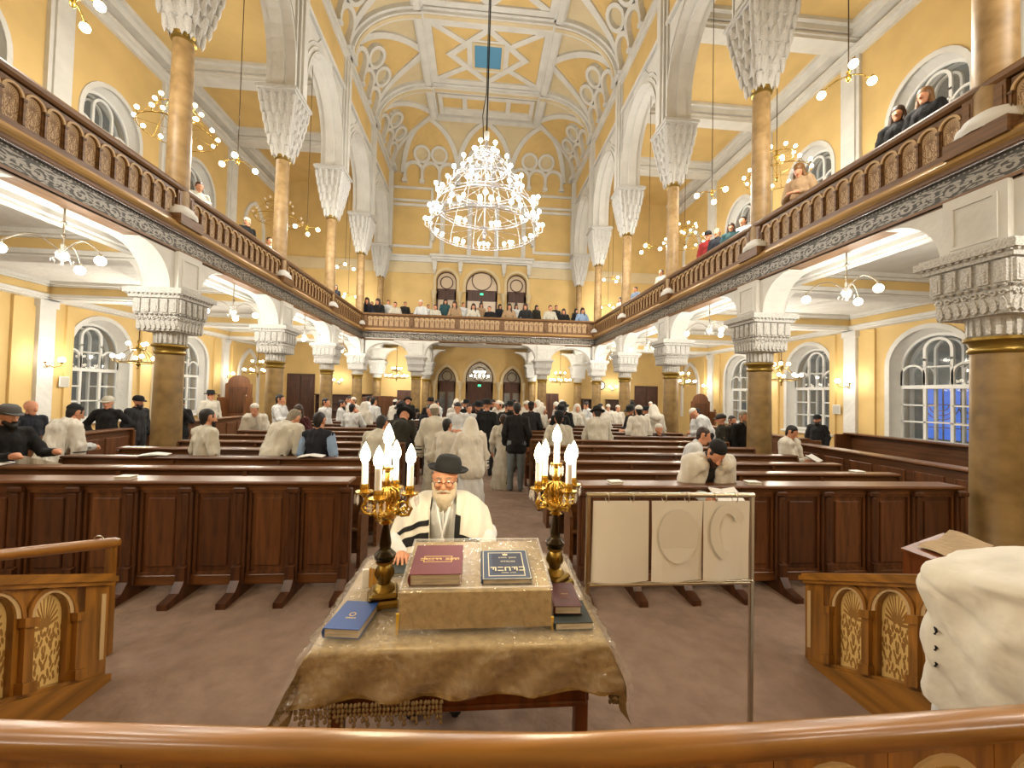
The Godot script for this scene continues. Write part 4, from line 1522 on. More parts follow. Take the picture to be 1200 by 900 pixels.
# chandelier of candle bulbs on stacked rings; tiers: [radius, y, count]
func chandelier(called: String, at: Vector3, label: String, tiers: Array, met: Material, glowm: Material, ceil_y: float, energy: float, nl: int, big: bool, group := "") -> Node3D:
	var o := thing(called, label, "chandelier", at, 0.0, group)
	var k := 1.0 if big else 0.55
	for t in tiers:
		var mb := MB.new()
		ring_tube(mb, t[0], t[1], 0.022 * k)
		if big:
			ring_tube(mb, t[0], t[1] + 0.09, 0.012)
			for i in 24:
				var a := TAU * i / 24
				mb.tube([Vector3(cos(a) * t[0], t[1], sin(a) * t[0]), Vector3(cos(a + 0.13) * t[0], t[1] + 0.09, sin(a + 0.13) * t[0])], 0.007, 4)
		part("ring", mb, met, o)
	# struts between rings and spokes to the stem
	var st := MB.new()
	for i in tiers.size():
		for q in (12 if big else 6):
			var a := TAU * q / (12.0 if big else 6.0) + 0.3
			var p := Vector3(cos(a) * tiers[i][0], tiers[i][1], sin(a) * tiers[i][0])
			if i < tiers.size() - 1:
				var p2 := Vector3(cos(a) * tiers[i + 1][0], tiers[i + 1][1], sin(a) * tiers[i + 1][0])
				var bow := (p + p2) / 2 + Vector3(cos(a), 0, sin(a)) * 0.06 * k
				st.tube([p, bow, p2], 0.012 * k, 5)
			st.tube([p, Vector3(0, tiers[i][1] + 0.1 * k, 0)], 0.009 * k, 4)
	part("struts", st, met, o)
	var top: float = tiers[tiers.size() - 1][1]
	var low: float = tiers[0][1]
	var stem := MB.new()
	stem.lathe([Vector2(0, low - 0.3 * k), Vector2(0.05 * k, low - 0.24 * k), Vector2(0.03 * k, low - 0.16 * k), Vector2(0.09 * k, low - 0.08 * k), Vector2(0.03 * k, low + 0.02), Vector2(0.025 * k, top - 0.1), Vector2(0.1 * k, top), Vector2(0.12 * k, top + 0.12 * k), Vector2(0.04 * k, top + 0.25 * k), Vector2(0.07 * k, top + 0.35 * k), Vector2(0.0, top + 0.5 * k)], 12)
	part("stem", stem, met, o)
	var cb := MB.new()
	if big:
		cb.tube([Vector3(0, top + 0.4, 0), Vector3(0.0, top + 1.1, 0), Vector3(0.02, ceil_y - at.y - 1.2, 0), Vector3(0, ceil_y - at.y, 0)], 0.028, 6)
		cb.tube([Vector3(-0.1, top + 0.5, 0), Vector3(-0.14, top + 1.3, 0), Vector3(-0.04, top + 2.0, 0), Vector3(-0.02, ceil_y - at.y, 0)], 0.014, 5)
	else:
		cb.tube([Vector3(0, top + 0.2, 0), Vector3(0, ceil_y - at.y, 0)], 0.012, 5)
	part("cable", cb, M.cable if big else M.rod, o)
	if big:
		var sp := MB.new()
		sp.cbox(Vector3(0, top + 0.62, 0), Vector3(0.16, 0.24, 0.16), 0.02)
		part("canopy", sp, M.white, o)
	var li := 0
	var total := 0
	for t in tiers:
		total += t[2]
	for ti in tiers.size():
		var t: Array = tiers[ti]
		for i in t[2]:
			var grp: int = i / 3
			var a: float = TAU * i / t[2] + ti * 0.2
			var out := 0.06
			var dy := 0.0
			if big and ti < 2:      # bulbs stand in threes
				a = TAU * grp / (t[2] / 3.0) + (i % 3 - 1) * 0.09 + ti * 0.25
				out = 0.16 if i % 3 == 1 else 0.03
				dy = 0.08 if i % 3 == 1 else 0.0
			var d := Vector3(cos(a), 0, sin(a))
			var p: Vector3 = d * (t[0] + out * k) + Vector3(0, t[1] + dy * k, 0)
			var c := MB.new()
			c.tube([d * t[0] + Vector3(0, t[1], 0), p + Vector3(0, 0.01, 0), p + Vector3(0, 0.2 * k, 0)], 0.017 * k, 5)
			part("candle", c, M.frame if big else met, o)
			var bp: Vector3 = p + Vector3(0, 0.24 * k, 0)
			part("bulb", bulbs[1] if big else bulbs[2], glowm, o, bp)
			if nl > 0 and (li * nl) / total != ((li + 1) * nl) / total:
				lamp(o, bp, energy / nl, 0.05 * k, Color(1.0, 0.99, 0.97) if big else Color(1.0, 0.97, 0.915))
			li += 1
	return o

func sconce(at: Vector3, s: float, label: String, group: String) -> void:
	var o := thing("wall_sconce", label, "wall lamp", at, -s * PI / 2, group)
	var mb := MB.new()
	mb.lathe([Vector2(0, 0), Vector2(0.09, 0), Vector2(0.08, 0.03), Vector2(0.03, 0.05), Vector2(0.0, 0.06)], 12, Transform3D(Basis(Vector3.RIGHT, PI / 2), Vector3.ZERO))
	part("wall_plate", mb, M.frame, o)
	for e in [-1.0, 1.0]:
		mb = MB.new()
		mb.tube([Vector3(0, 0, 0.04), Vector3(e * 0.08, -0.06, 0.1), Vector3(e * 0.18, -0.02, 0.16), Vector3(e * 0.2, 0.05, 0.17)], 0.012, 5)
		mb.lathe([Vector2(0.012, 0.03), Vector2(0.035, 0.05), Vector2(0.04, 0.08)], 8, Transform3D(Basis.IDENTITY, Vector3(e * 0.2, 0, 0.17)))
		part("arm", mb, M.brass, o)
		part("bulb", bulbs[3], M.bulb, o, Vector3(e * 0.2, 0.14, 0.17))
		lamp(o, Vector3(e * 0.2, 0.14, 0.17), E_SCONCE / 2.0, 0.07)

func build_lamps() -> void:
	bulbs = [bulb_mesh(0.062), bulb_mesh(0.066), bulb_mesh(0.05), bulb_mesh(0.075)]
	chandelier("chandelier", Vector3(0, 0, -12.8), "huge silver ring chandelier with many lit bulbs hanging over the nave",
		[[1.72, 7.15, 36], [1.55, 7.85, 24], [1.15, 8.55, 12], [0.72, 9.15, 9], [0.34, 9.65, 5]], M.silver, M.cool, 16.0, E_BIG, 30, true)
	for s in [-1.0, 1.0]:
		var by := "on the blue book's side" if s < 0 else "on the chart stand's side"
		for n in range(-3, 3):
			var z := zc(n + 0.5)
			var nth: String = ORD[n + 3] if n > -3 else "first"
			pendant(Vector3(s * (W + 0.05), 3.6, z), 4.24, "three-armed glass pendant below the gallery, %s from the platform %s" % [nth, by], "pendant lamps under the gallery edge", 0, 0.2 + s * 0.3)
			pendant(Vector3(s * (W + 0.08), 6.95, z), 12.12, "three-bulb brass pendant in an arcade arch, %s from the platform %s" % [nth, by], "pendant lamps hung from the arcade", 1, 0.9 + n)
		for n in range(0, 2):
			var z2 := -10.6 - n * 5.1
			var lit: bool = not (s < 0 and n == 1)
			chandelier("brass_chandelier", Vector3(8.25 if s > 0 else -7.75, 8.3, z2), ("lit two-ring brass chandelier over the gallery, %s, %s" % [["nearer the platform", "far down"][n], by]) if lit else "unlit brass chandelier hanging above the gallery",
				[[0.78, 0.0, 12], [0.42, 0.55, 8]], M.brass, M.bulb if lit else M.frost, 13.12, E_BRASS, 3 if lit else 0, false, "brass chandeliers above the galleries")
			chandelier("ring_chandelier", Vector3(s * 8.3, 2.5, -10.45 - n * 5.3), "small crown chandelier in the aisle, %s, %s" % [["nearer the platform", "far down"][n], by], [[0.42, 0.0, 8], [0.16, 0.32, 3]], M.oldbrass, M.bulb, 4.45, E_RING, 2, false, "crown chandeliers in the side aisles")
		chandelier("ring_chandelier", Vector3(s * 4.1, 2.6, -20.2), "crown chandelier below the rear gallery " + by, [[0.5, 0.0, 10], [0.2, 0.36, 4]], M.oldbrass, M.bulb, 4.45, E_RING, 2, false, "crown chandeliers below the rear gallery")
		for n in range(-1, 4):
			sconce(Vector3(s * (XW - 0.11), 2.42, zc(n)), s, "double-globe wall lamp on the %s white aisle pilaster %s" % [ORD[n + 1], by], "double wall lamps of the side aisles")
		# lamps on the rear gallery
		pendant(Vector3(s * 6.6, 6.7, -20.4), 13.1, "three-bulb pendant over the rear gallery " + by, "pendant lamps over the rear gallery", 1, 0.4)
		sconce(Vector3(s * 7.5, 2.35, ZB + 0.05), 0.0, "double-globe wall lamp on the rear wall " + by, "wall lamps of the rear wall")
	chandelier("lobby_chandelier", Vector3(0, 2.85, -23.9), "bright crystal chandelier seen through the glazed top of the far door", [[0.5, 0.0, 12], [0.3, 0.25, 8]], M.silver, M.cool, 4.2, 5.0, 1, false)
	var ul := thing("ceiling_globe", "lit glass globe behind the rear gallery doors", "ceiling lamp", Vector3(0, 7.6, -23.8))
	var rose := MB.new()
	rose.lathe([Vector2(0.05, 0.05), Vector2(0.07, 0.2), Vector2(0.02, 0.24), Vector2(0.02, 1.3)], 10)
	part("stalk", rose, M.brass, ul)
	part("globe", bulb_mesh(0.13), M.bulb, ul)
	lamp(ul, Vector3.ZERO, 6.0, 0.12)

# ------------------------------------------------------------------ pews
var ORD := ["front", "second", "third", "fourth", "fifth", "sixth", "seventh", "eighth", "ninth", "tenth", "eleventh", "twelfth"]

func pew_front(x0: float, x1: float, z: float, label: String) -> void:
	# panelled front desk: stiles, recessed panels with raised fields, book ledge, feet
	var o := thing("pew", label, "pew", Vector3((x0 + x1) / 2, 0, z))
	var len := x1 - x0
	var cnt := int(round(len / 0.5))
	var step := len / cnt
	var mb := MB.new()
	mb.box(Vector3(0, 0.55, -0.03), Vector3(len, 0.86, 0.03))
	part("back_board", mb, M.pew2, o)
	mb = MB.new()
	mb.cbox(Vector3(0, 0.14, 0), Vector3(len, 0.1, 0.06), 0.01)
	part("bottom_rail", mb, M.pewh, o)
	mb = MB.new()
	mb.cbox(Vector3(0, 1.0, 0), Vector3(len, 0.06, 0.06), 0.008)
	part("upper_rail", mb, M.pewh, o)
	mb = MB.new()
	mb.cbox(Vector3(0, 1.05, -0.05), Vector3(len + 0.06, 0.035, 0.26), 0.012)
	part("book_ledge", mb, M.pewh, o)
	var panel := MB.new()
	panel.cbox(Vector3(0, 0.58, -0.005), Vector3(step - 0.16, 0.76, 0.02), 0.006)
	panel.cbox(Vector3(0, 0.58, 0.01), Vector3(step - 0.24, 0.64, 0.02), 0.009)
	var frame := MB.new()
	var m := flat(Vector3.ZERO, Vector3.RIGHT, Vector3.UP, Vector3.BACK)
	frame.band([Vector2(-(step - 0.14) / 2, 0.2), Vector2((step - 0.14) / 2, 0.2), Vector2((step - 0.14) / 2, 0.96), Vector2(-(step - 0.14) / 2, 0.96)], 0.025, -0.01, 0.025, m, true)
	var pm := panel.mesh()
	var fm := frame.mesh()
	var mats := [M.pew, M.pew2, M.pew3]
	for k in cnt:
		var p := part("panel", pm, mats[(k * 7 + int(len * 3)) % 3], o, Vector3(-len / 2 + (k + 0.5) * step, 0, 0))
		part("panel_moulding", fm, M.pew, p)
	var stile := MB.new()
	stile.cbox(Vector3(0, 0.55, 0.02), Vector3(0.1, 0.9, 0.07), 0.01)
	stile.cbox(Vector3(0, 0.62, 0.06), Vector3(0.05, 0.66, 0.03), 0.008)
	stile.cbox(Vector3(0, 0.985, 0.06), Vector3(0.12, 0.05, 0.05), 0.01)
	var foot := MB.new()
	var q := [Vector2(0.3, 0), Vector2(0.3, 0.05), Vector2(0.16, 0.08), Vector2(0.1, 0.16), Vector2(0.1, 0.28), Vector2(0.03, 0.3), Vector2(-0.25, 0.1), Vector2(-0.25, 0)]
	foot.slab(poly(q), -0.04, 0.04, func(u, v, w): return Vector3(w, v, u))
	var sm := stile.mesh()
	var fo := foot.mesh()
	for k in cnt + 1:
		var at := Vector3(-len / 2 + k * step, 0, 0)
		part("stile", sm, M.pew2, o, at)
		part("foot", fo, M.pew2, o, at)

func pew_row(x0: float, x1: float, z: float, label: String, tone: int) -> void:
	var o := thing("pew", label, "pew", Vector3((x0 + x1) / 2, 0, z))
	var len := x1 - x0
	var mats := [M.pewh, M.pewh2, M.pewh]
	var mb := MB.new()
	mb.cbox(Vector3(0, 0.58, 0), Vector3(len, 0.92, 0.04), 0.006)
	part("backrest", mb, mats[tone % 3], o)
	mb = MB.new()
	mb.cbox(Vector3(0, 0.93, 0.028), Vector3(len, 0.1, 0.03), 0.008)
	part("back_rail", mb, mats[(tone + 1) % 3], o)
	mb = MB.new()
	mb.cbox(Vector3(0, 1.05, -0.03), Vector3(len + 0.04, 0.035, 0.17), 0.012)
	part("book_ledge", mb, mats[(tone + 2) % 3], o)
	mb = MB.new()
	mb.cbox(Vector3(0, 0.44, 0.11), Vector3(len, 0.04, 0.19), 0.012)
	part("seat", mb, mats[tone % 3], o)
	var e := MB.new()
	var q := [Vector2(-0.1, 0), Vector2(0.2, 0), Vector2(0.2, 0.5), Vector2(0.17, 0.6), Vector2(0.08, 0.66), Vector2(0.05, 1.03), Vector2(-0.1, 1.03)]
	e.slab(poly(q), -0.02, 0.02, func(u, v, w): return Vector3(w, v, u))
	var em := e.mesh()
	var cnt := int(ceil(len / 1.3))
	for k in cnt + 1:
		part("end_panel" if k == 0 or k == cnt else "support", em, mats[(tone + k) % 3], o, Vector3(-len / 2 + len * k / cnt, 0, 0))

func side_pew(x: float, za: float, zb: float, turn: float, label: String) -> void:
	# pew in the aisle, its panelled back towards the nave
	var o := thing("pew", label, "pew", Vector3(x, 0, (za + zb) / 2), turn)
	var len: float = abs(zb - za)
	var mb := MB.new()
	mb.cbox(Vector3(0, 0.55, 0), Vector3(len, 0.98, 0.05), 0.01)
	part("backrest", mb, M.pewh2, o)
	mb = MB.new()
	mb.cbox(Vector3(0, 1.06, -0.08), Vector3(len + 0.05, 0.04, 0.3), 0.012)
	part("book_ledge", mb, M.pewh, o)
	var cnt := int(round(len / 0.55))
	for k in cnt:
		mb = MB.new()
		mb.cbox(Vector3(0, 0.58, 0.03), Vector3(len / cnt - 0.12, 0.7, 0.03), 0.01)
		part("panel", mb, M.pew, o, Vector3(-len / 2 + (k + 0.5) * len / cnt, 0, 0))
	mb = MB.new()
	mb.cbox(Vector3(0, 0.44, -0.3), Vector3(len, 0.04, 0.4), 0.01)
	part("seat", mb, M.pew, o)
	for e in [-1.0, 1.0]:
		mb = MB.new()
		mb.cbox(Vector3(e * len / 2, 0.52, -0.2), Vector3(0.05, 1.04, 0.6), 0.012)
		part("end_panel", mb, M.pew3, o)

var ROWZ := [4.05, 4.68, 5.38, 6.15, 7.0, 7.9, 8.8, 9.75, 10.7, 11.65, 12.6]
func build_pews() -> void:
	for s in [-1, 1]:
		var by := "on the blue book's side of the aisle" if s < 0 else "on the chart stand's side of the aisle"
		for i in ROWZ.size():
			var z: float = -ROWZ[i] + (0.0 if s < 0 else 0.12)
			var a := 1.32 if s < 0 else 0.98
			var b := 5.05
			if s < 0:
				b = [5.15, 5.15, 5.1, 5.1, 4.9, 5.0, 5.0, 5.0, 5.0, 5.0, 5.0][i]
			else:
				b = [5.08, 5.1, 5.0, 5.0, 4.9, 5.0, 5.0, 5.0, 5.0, 5.0, 5.0][i]
			var lab := "%s wooden pew counted from the carpet, %s" % [ORD[i], by]
			if i == 0:
				lab = "panelled wooden front pew facing the carpet, %s" % by
				pew_front(-b if s < 0 else a, -a if s < 0 else b, z, lab)
			else:
				pew_row(-b if s < 0 else a, -a if s < 0 else b, z, lab, i + (s + 1))
	side_pew(-7.1, -6.9, -8.8, PI / 2, "panelled pew standing lengthways in the aisle near the tall windows with men behind it")
	side_pew(-7.3, -9.6, -13.2, PI / 2, "long pew standing lengthways farther down the blue book's aisle")
	side_pew(6.45, -4.5, -7.6, -PI / 2, "long panelled pew standing lengthways in the aisle beside the blue-lit window")
	side_pew(7.3, -8.6, -12.8, -PI / 2, "long pew standing lengthways farther down the chart stand's aisle")
	side_pew(10.35, -6.9, -10.4, PI / 2, "wooden pew against the wall under the blue-lit window")

# ------------------------------------------------------------------ the table and what lies on it
var TC := Vector3(-0.12, 0, -2.22)      # middle of the table
const TY := 0.85

func drape(mb: MB, hx: float, hz: float, over: Array, y: float, lift: float, seed_no: int, crinkle := 0.0) -> void:
	# a cloth over a rectangular top; over = overhang towards -x, +x, -z, +z
	var f := FastNoiseLite.new()
	f.seed = seed_no
	f.frequency = 2.2
	var nx := 64 if crinkle == 0.0 else 170
	var nz := 52 if crinkle == 0.0 else 140
	var cr := FastNoiseLite.new()
	cr.seed = 41
	cr.frequency = 1.0
	cr.fractal_type = FastNoiseLite.FRACTAL_RIDGED
	cr.fractal_octaves = 2
	var P := []
	for j in nz + 1:
		var row := []
		for i in nx + 1:
			var cx := lerpf(-hx - over[0], hx + over[1], float(i) / nx)
			var cz := lerpf(-hz - over[2], hz + over[3], float(j) / nz)
			var ox: float = max(abs(cx) - hx, 0.0)
			var oz: float = max(abs(cz) - hz, 0.0)
			var d: float = ox + oz - min(ox, oz) * 0.35
			var x: float = clamp(cx, -hx, hx)
			var z: float = clamp(cz, -hz, hz)
			var wave := f.get_noise_2d(cx * 2.0, cz * 2.0)
			var flare: float = d * (0.16 + 0.12 * wave) + 0.02 * sin((cx + cz) * 21.0) * min(d * 6.0, 1.0)
			if ox > 0.0: x += sign(cx) * (flare + min(oz, ox) * 0.25 + lift)
			if oz > 0.0: z += sign(cz) * (flare + min(oz, ox) * 0.25 + lift)
			var drop: float = d - 0.015 * clamp(d * 20.0, 0.0, 1.0)
			var c := 0.0
			if crinkle > 0.0:
				c = crinkle * (1.0 + cr.get_noise_2d(cx * 11.0, cz * 13.0) + 0.6 * cr.get_noise_2d(cx * 25.0 + 3.0, cz * 22.0)) * (0.35 + 0.65 * smoothstep(-0.2, 0.4, f.get_noise_2d(cx * 1.3 + 7.0, cz * 1.3)))
			if ox > 0.0: x += sign(cx) * c
			if oz > 0.0: z += sign(cz) * c
			row.append(Vector3(x, y + lift - drop + 0.0025 * wave + (c if d == 0.0 else 0.0), z))
		P.append(row)
	var N := []
	for j in nz + 1:
		var row2 := []
		for i in nx + 1:
			var a: Vector3 = P[j][min(i + 1, nx)] - P[j][max(i - 1, 0)]
			var b: Vector3 = P[min(j + 1, nz)][i] - P[max(j - 1, 0)][i]
			row2.append(b.cross(a).normalized())
		N.append(row2)
	for j in nz:
		for i in nx:
			mb.stri(P[j][i], P[j][i + 1], P[j + 1][i + 1], N[j][i], N[j][i + 1], N[j + 1][i + 1])
			mb.stri(P[j][i], P[j + 1][i + 1], P[j + 1][i], N[j][i], N[j + 1][i + 1], N[j + 1][i])

func book(called: String, label: String, corners: Array, thick: float, cover: Material, deco: int) -> Node3D:
	# corners of the cover top: near left, near right, far left (world)
	var nl: Vector3 = corners[0]
	var nr: Vector3 = corners[1]
	var fl: Vector3 = corners[2]
	var w := (nr - nl).length()
	var d := (fl - nl).length()
	var ux := (nr - nl).normalized()
	var uz := (nl - fl).normalized()
	var uy := uz.cross(ux).normalized()
	uz = ux.cross(uy)
	var o := thing(called, label, "book")
	o.transform = Transform3D(Basis(ux, uy, uz), (nl + nr) / 2 - uz * d / 2 - uy * thick)
	var t := 0.0035
	var mb := MB.new()
	mb.cbox(Vector3(0, thick - t / 2, 0), Vector3(w, t, d), 0.0012)
	part("front_cover", mb, cover, o)
	mb = MB.new()
	mb.cbox(Vector3(0, t / 2, 0), Vector3(w, t, d), 0.0012)
	part("back_cover", mb, cover, o)
	mb = MB.new()
	var sp := []
	for p in arc(Vector2(-w / 2 + 0.006, thick / 2), 0.012, PI / 2, PI * 1.5, 8, thick / 2):
		sp.append(p)
	mb.slab(poly(sp), -d / 2, d / 2, func(u, v, ww): return Vector3(u, v, ww))
	part("spine", mb, cover, o)
	mb = MB.new()
	mb.box(Vector3(0.0, thick / 2, 0), Vector3(w - 0.012, thick - 2 * t, d - 0.008))
	part("pages", mb, M.pages, o)
	var gold := mat(Color(0.80, 0.66, 0.35), 0.35, 0.5)
	if deco == 0:
		return o
	var de := MB.new()
	var m := func(u, v, ww): return Vector3(u, thick + ww, -v)
	var le := MB.new()
	var r := RandomNumberGenerator.new()
	r.seed = deco * 31 + 5
	# one line of square Hebrew-like letters: bar on top, one or two legs
	var line := func(cx: float, cy: float, n: int, hgt: float, gap_at: int):
		var lw := hgt * 0.86
		var x := cx - n * lw * 0.6
		for i in n:
			if i == gap_at:
				x += lw * 1.1
				continue
			var k := r.randi_range(0, 4)
			var th := hgt * 0.2
			le.slab(rect(x, cy + hgt / 2 - th, x + lw, cy + hgt / 2), 0.0, 0.0008, m)
			if k != 1:
				le.slab(rect(x + lw - th, cy - hgt / 2, x + lw, cy + hgt / 2), 0.0, 0.0008, m)
			if k == 0 or k == 2:
				le.slab(rect(x, cy - hgt / 2, x + th, cy + hgt * (0.5 if k == 0 else 0.15)), 0.0, 0.0008, m)
			if k == 1 or k == 3:
				le.slab(rect(x, cy - hgt / 2, x + lw, cy - hgt / 2 + th), 0.0, 0.0008, m)
			if k == 4:
				le.slab(rect(x + lw * 0.4, cy - hgt * 0.2, x + lw * 0.6, cy + hgt / 2), 0.0, 0.0008, m)
			x += lw * 1.22
	if deco == 1:
		de.band([Vector2(-w * 0.28, -0.028), Vector2(w * 0.28, -0.028), Vector2(w * 0.28, 0.022), Vector2(-w * 0.28, 0.022)], 0.004, 0, 0.0006, m, true)
		line.call(0.01, -0.003, 11, 0.017, 6)
	elif deco == 2:
		for k in [[0.115, 0.003], [0.088, 0.004]]:
			var hw: float = k[0]
			var hh: float = d / 2 - (0.121 - k[0]) * 0.9
			de.band([Vector2(-hw, -hh), Vector2(hw, -hh), Vector2(hw, hh), Vector2(-hw, hh)], k[1], 0, 0.0006, m, true)
		var pl := MB.new()
		pl.slab(rect(-0.07, -d / 2 + 0.05, 0.085, d / 2 - 0.04), 0.0, 0.0005, m)
		part("cover_panel", pl, mat(Color(0.09, 0.12, 0.22), 0.5), o)
		le.slab(poly([Vector2(-0.012, 0.075), Vector2(0.012, 0.075), Vector2(0.014, 0.095), Vector2(0.006, 0.087), Vector2(0, 0.097), Vector2(-0.006, 0.087), Vector2(-0.014, 0.095)]), 0, 0.001, m)
		line.call(0.012, 0.055, 9, 0.010, 4)
		line.call(0.012, 0.02, 6, 0.012, -1)
		line.call(0.008, -0.045, 5, 0.034, -1)
		line.call(0.01, -0.078, 10, 0.007, 5)
		gold = mat(Color(0.78, 0.74, 0.60), 0.4, 0.3)
	elif deco == 3:
		de.band(arc(Vector2(0, 0.0), 0.014, 0, TAU, 10), 0.004, 0, 0.0006, m)
		line.call(0.003, -0.03, 5, 0.009, -1)
	elif deco == 4:
		de.band([Vector2(-w * 0.4, -d * 0.42), Vector2(w * 0.4, -d * 0.42), Vector2(w * 0.4, d * 0.42), Vector2(-w * 0.4, d * 0.42)], 0.003, 0, 0.0006, m, true)
		de.slab(rect(-0.025, -0.05, 0.025, 0.05), 0, 0.0006, m)
		line.call(0.003, 0.0, 4, 0.008, -1)
		gold = mat(Color(0.35, 0.16, 0.10), 0.4, 0.2)
	if de.v.size() > 0:
		part("cover_border", de, gold, o)
	if le.v.size() > 0:
		part("lettering", le, mat(Color(0.85, 0.73, 0.42), 0.4, 0.3) if deco != 2 else gold, o)
	return o

func candelabra(at: Vector3, turn: float, label: String) -> void:
	var o := thing("candelabra", label, "candelabra", at, turn)
	var mb := MB.new()
	mb.cbox(Vector3(0, 0.02, 0), Vector3(0.165, 0.04, 0.165), 0.01)
	mb.cbox(Vector3(0, 0.055, 0), Vector3(0.135, 0.03, 0.135), 0.01)
	for e in 4:
		var a := PI / 4 + e * PI / 2
		mb.lathe([Vector2(0.0, 0.0), Vector2(0.014, 0.003), Vector2(0.014, 0.02), Vector2(0.0, 0.024)], 8, Transform3D(Basis.IDENTITY, Vector3(cos(a) * 0.1, 0.0, sin(a) * 0.1)))
	part("foot", mb, M.oldbrass, o)
	mb = MB.new()
	mb.lathe([Vector2(0.055, 0.07), Vector2(0.05, 0.085), Vector2(0.03, 0.1), Vector2(0.036, 0.12), Vector2(0.044, 0.15), Vector2(0.04, 0.18), Vector2(0.03, 0.195), Vector2(0.045, 0.205), Vector2(0.045, 0.215), Vector2(0.03, 0.22)], 18)
	for k in 10:
		var a2 := TAU * k / 10
		mb.lathe([Vector2(0, -0.025), Vector2(0.009, 0), Vector2(0, 0.03)], 6, Transform3D(Basis.IDENTITY, Vector3(cos(a2) * 0.042, 0.15, sin(a2) * 0.042)))
	part("pedestal", mb, M.oldbrass, o)
	mb = MB.new()
	mb.lathe([Vector2(0.028, 0.215), Vector2(0.05, 0.225), Vector2(0.055, 0.245), Vector2(0.035, 0.265), Vector2(0.026, 0.275), Vector2(0.03, 0.3), Vector2(0.016, 0.39), Vector2(0.022, 0.4)], 18)
	part("stem", mb, M.bronze, o)
	mb = MB.new()
	mb.lathe([Vector2(0.02, 0.395), Vector2(0.035, 0.405), Vector2(0.02, 0.415), Vector2(0.05, 0.43), Vector2(0.06, 0.455), Vector2(0.055, 0.475), Vector2(0.03, 0.485), Vector2(0.02, 0.5), Vector2(0.035, 0.52), Vector2(0.042, 0.55), Vector2(0.028, 0.575), Vector2(0.018, 0.59), Vector2(0.03, 0.61), Vector2(0.024, 0.64), Vector2(0.016, 0.66), Vector2(0.03, 0.675), Vector2(0.034, 0.69), Vector2(0.012, 0.695)], 18)
	for k in 8:
		var a3 := TAU * k / 8
		var c := Vector3(cos(a3), 0, sin(a3))
		mb.tube([c * 0.03 + Vector3(0, 0.49, 0), c * 0.06 + Vector3(0, 0.53, 0), c * 0.05 + Vector3(0, 0.57, 0), c * 0.025 + Vector3(0, 0.585, 0)], [0.007, 0.01, 0.008, 0.004], 6)
		mb.lathe([Vector2(0, -0.015), Vector2(0.01, 0), Vector2(0, 0.015)], 6, Transform3D(Basis.IDENTITY, c * 0.056 + Vector3(0, 0.46, 0)))
	part("body", mb, M.brass, o)
	for k in 4:
		var a4 := TAU * k / 4 + 0.35
		var d := Vector3(cos(a4), 0, sin(a4))
		var pts := []
		for q in [[0.045, 0.47], [0.08, 0.445], [0.115, 0.45], [0.13, 0.48], [0.115, 0.5], [0.11, 0.52], [0.12, 0.54]]:
			pts.append(d * q[0] + Vector3(0, q[1], 0))
		mb = MB.new()
		mb.tube(pts, 0.009, 6)
		var curl := []
		for i in 9:
			var t := i / 8.0 * 4.5
			curl.append(d * (0.085 + cos(t) * 0.025) + Vector3(0, 0.49 + sin(t) * 0.025, 0))
		mb.tube(curl, 0.006, 5)
		for h in [-1.0, 1.0]:     # leaves curling off the branch
			var sd: Vector3 = d.cross(Vector3.UP) * float(h)
			var leaf := []
			for i in 8:
				var t2 := i / 7.0
				leaf.append(d * (0.06 + 0.055 * t2) + sd * 0.028 * sin(t2 * PI) + Vector3(0, 0.44 + 0.05 * t2 + 0.02 * sin(t2 * 5.0), 0))
			mb.tube(leaf, [0.003, 0.006, 0.008, 0.008, 0.007, 0.006, 0.004, 0.002], 5)
			mb.lathe([Vector2(0, -0.012), Vector2(0.009, 0), Vector2(0, 0.012)], 6, Transform3D(Basis.IDENTITY, d * 0.1 + sd * 0.026 + Vector3(0, 0.48, 0)))
		mb.lathe([Vector2(0.008, 0.53), Vector2(0.022, 0.545), Vector2(0.042, 0.553), Vector2(0.045, 0.562), Vector2(0.02, 0.566), Vector2(0.024, 0.58), Vector2(0.02, 0.6)], 14, Transform3D(Basis.IDENTITY, d * 0.12))
		part("arm", mb, M.brass, o)
		mb = MB.new()
		mb.lathe([Vector2(0.0165, 0.56), Vector2(0.0165, 0.705), Vector2(0.0, 0.706)], 14, Transform3D(Basis.IDENTITY, d * 0.12))
		part("candle", mb, M.paper, o, Vector3.ZERO, "white candle sleeve")
		part("flame_bulb", flame_mesh(0.026, 0.108), M.flame, o, d * 0.12 + Vector3(0, 0.706, 0), "lit flame-shaped bulb")
		lamp(o, d * 0.12 + Vector3(0, 0.745, 0), E_CAND / 5.0, 0.02, Color(1.0, 0.93, 0.80))
		mb = MB.new()
		for i in 4:
			var a5 := a4 - 1.2 + i * 0.8
			var pp := d * 0.12 + Vector3(cos(a5), 0, sin(a5)) * 0.043
			mb.lathe([Vector2(0, 0.495), Vector2(0.007, 0.51), Vector2(0.005, 0.54), Vector2(0.0, 0.552)], 6, Transform3D(Basis.IDENTITY, pp))
		part("crystal_drops", mb, M.crystal, o)
	mb = MB.new()
	mb.lathe([Vector2(0.0165, 0.69), Vector2(0.0165, 0.8), Vector2(0.0, 0.801)], 14)
	part("candle", mb, M.paper, o)
	part("flame_bulb", flame_mesh(0.027, 0.112), M.flame, o, Vector3(0, 0.801, 0), "lit flame-shaped bulb")
	lamp(o, Vector3(0, 0.845, 0), E_CAND / 5.0, 0.02, Color(1.0, 0.93, 0.80))
	mb = MB.new()
	for i in 6:
		var a6 := TAU * i / 6
		mb.lathe([Vector2(0, 0.615), Vector2(0.008, 0.63), Vector2(0.005, 0.67), Vector2(0.0, 0.683)], 6, Transform3D(Basis.IDENTITY, Vector3(cos(a6), 0, sin(a6)) * 0.034))
	part("crystal_drops", mb, M.crystal, o)

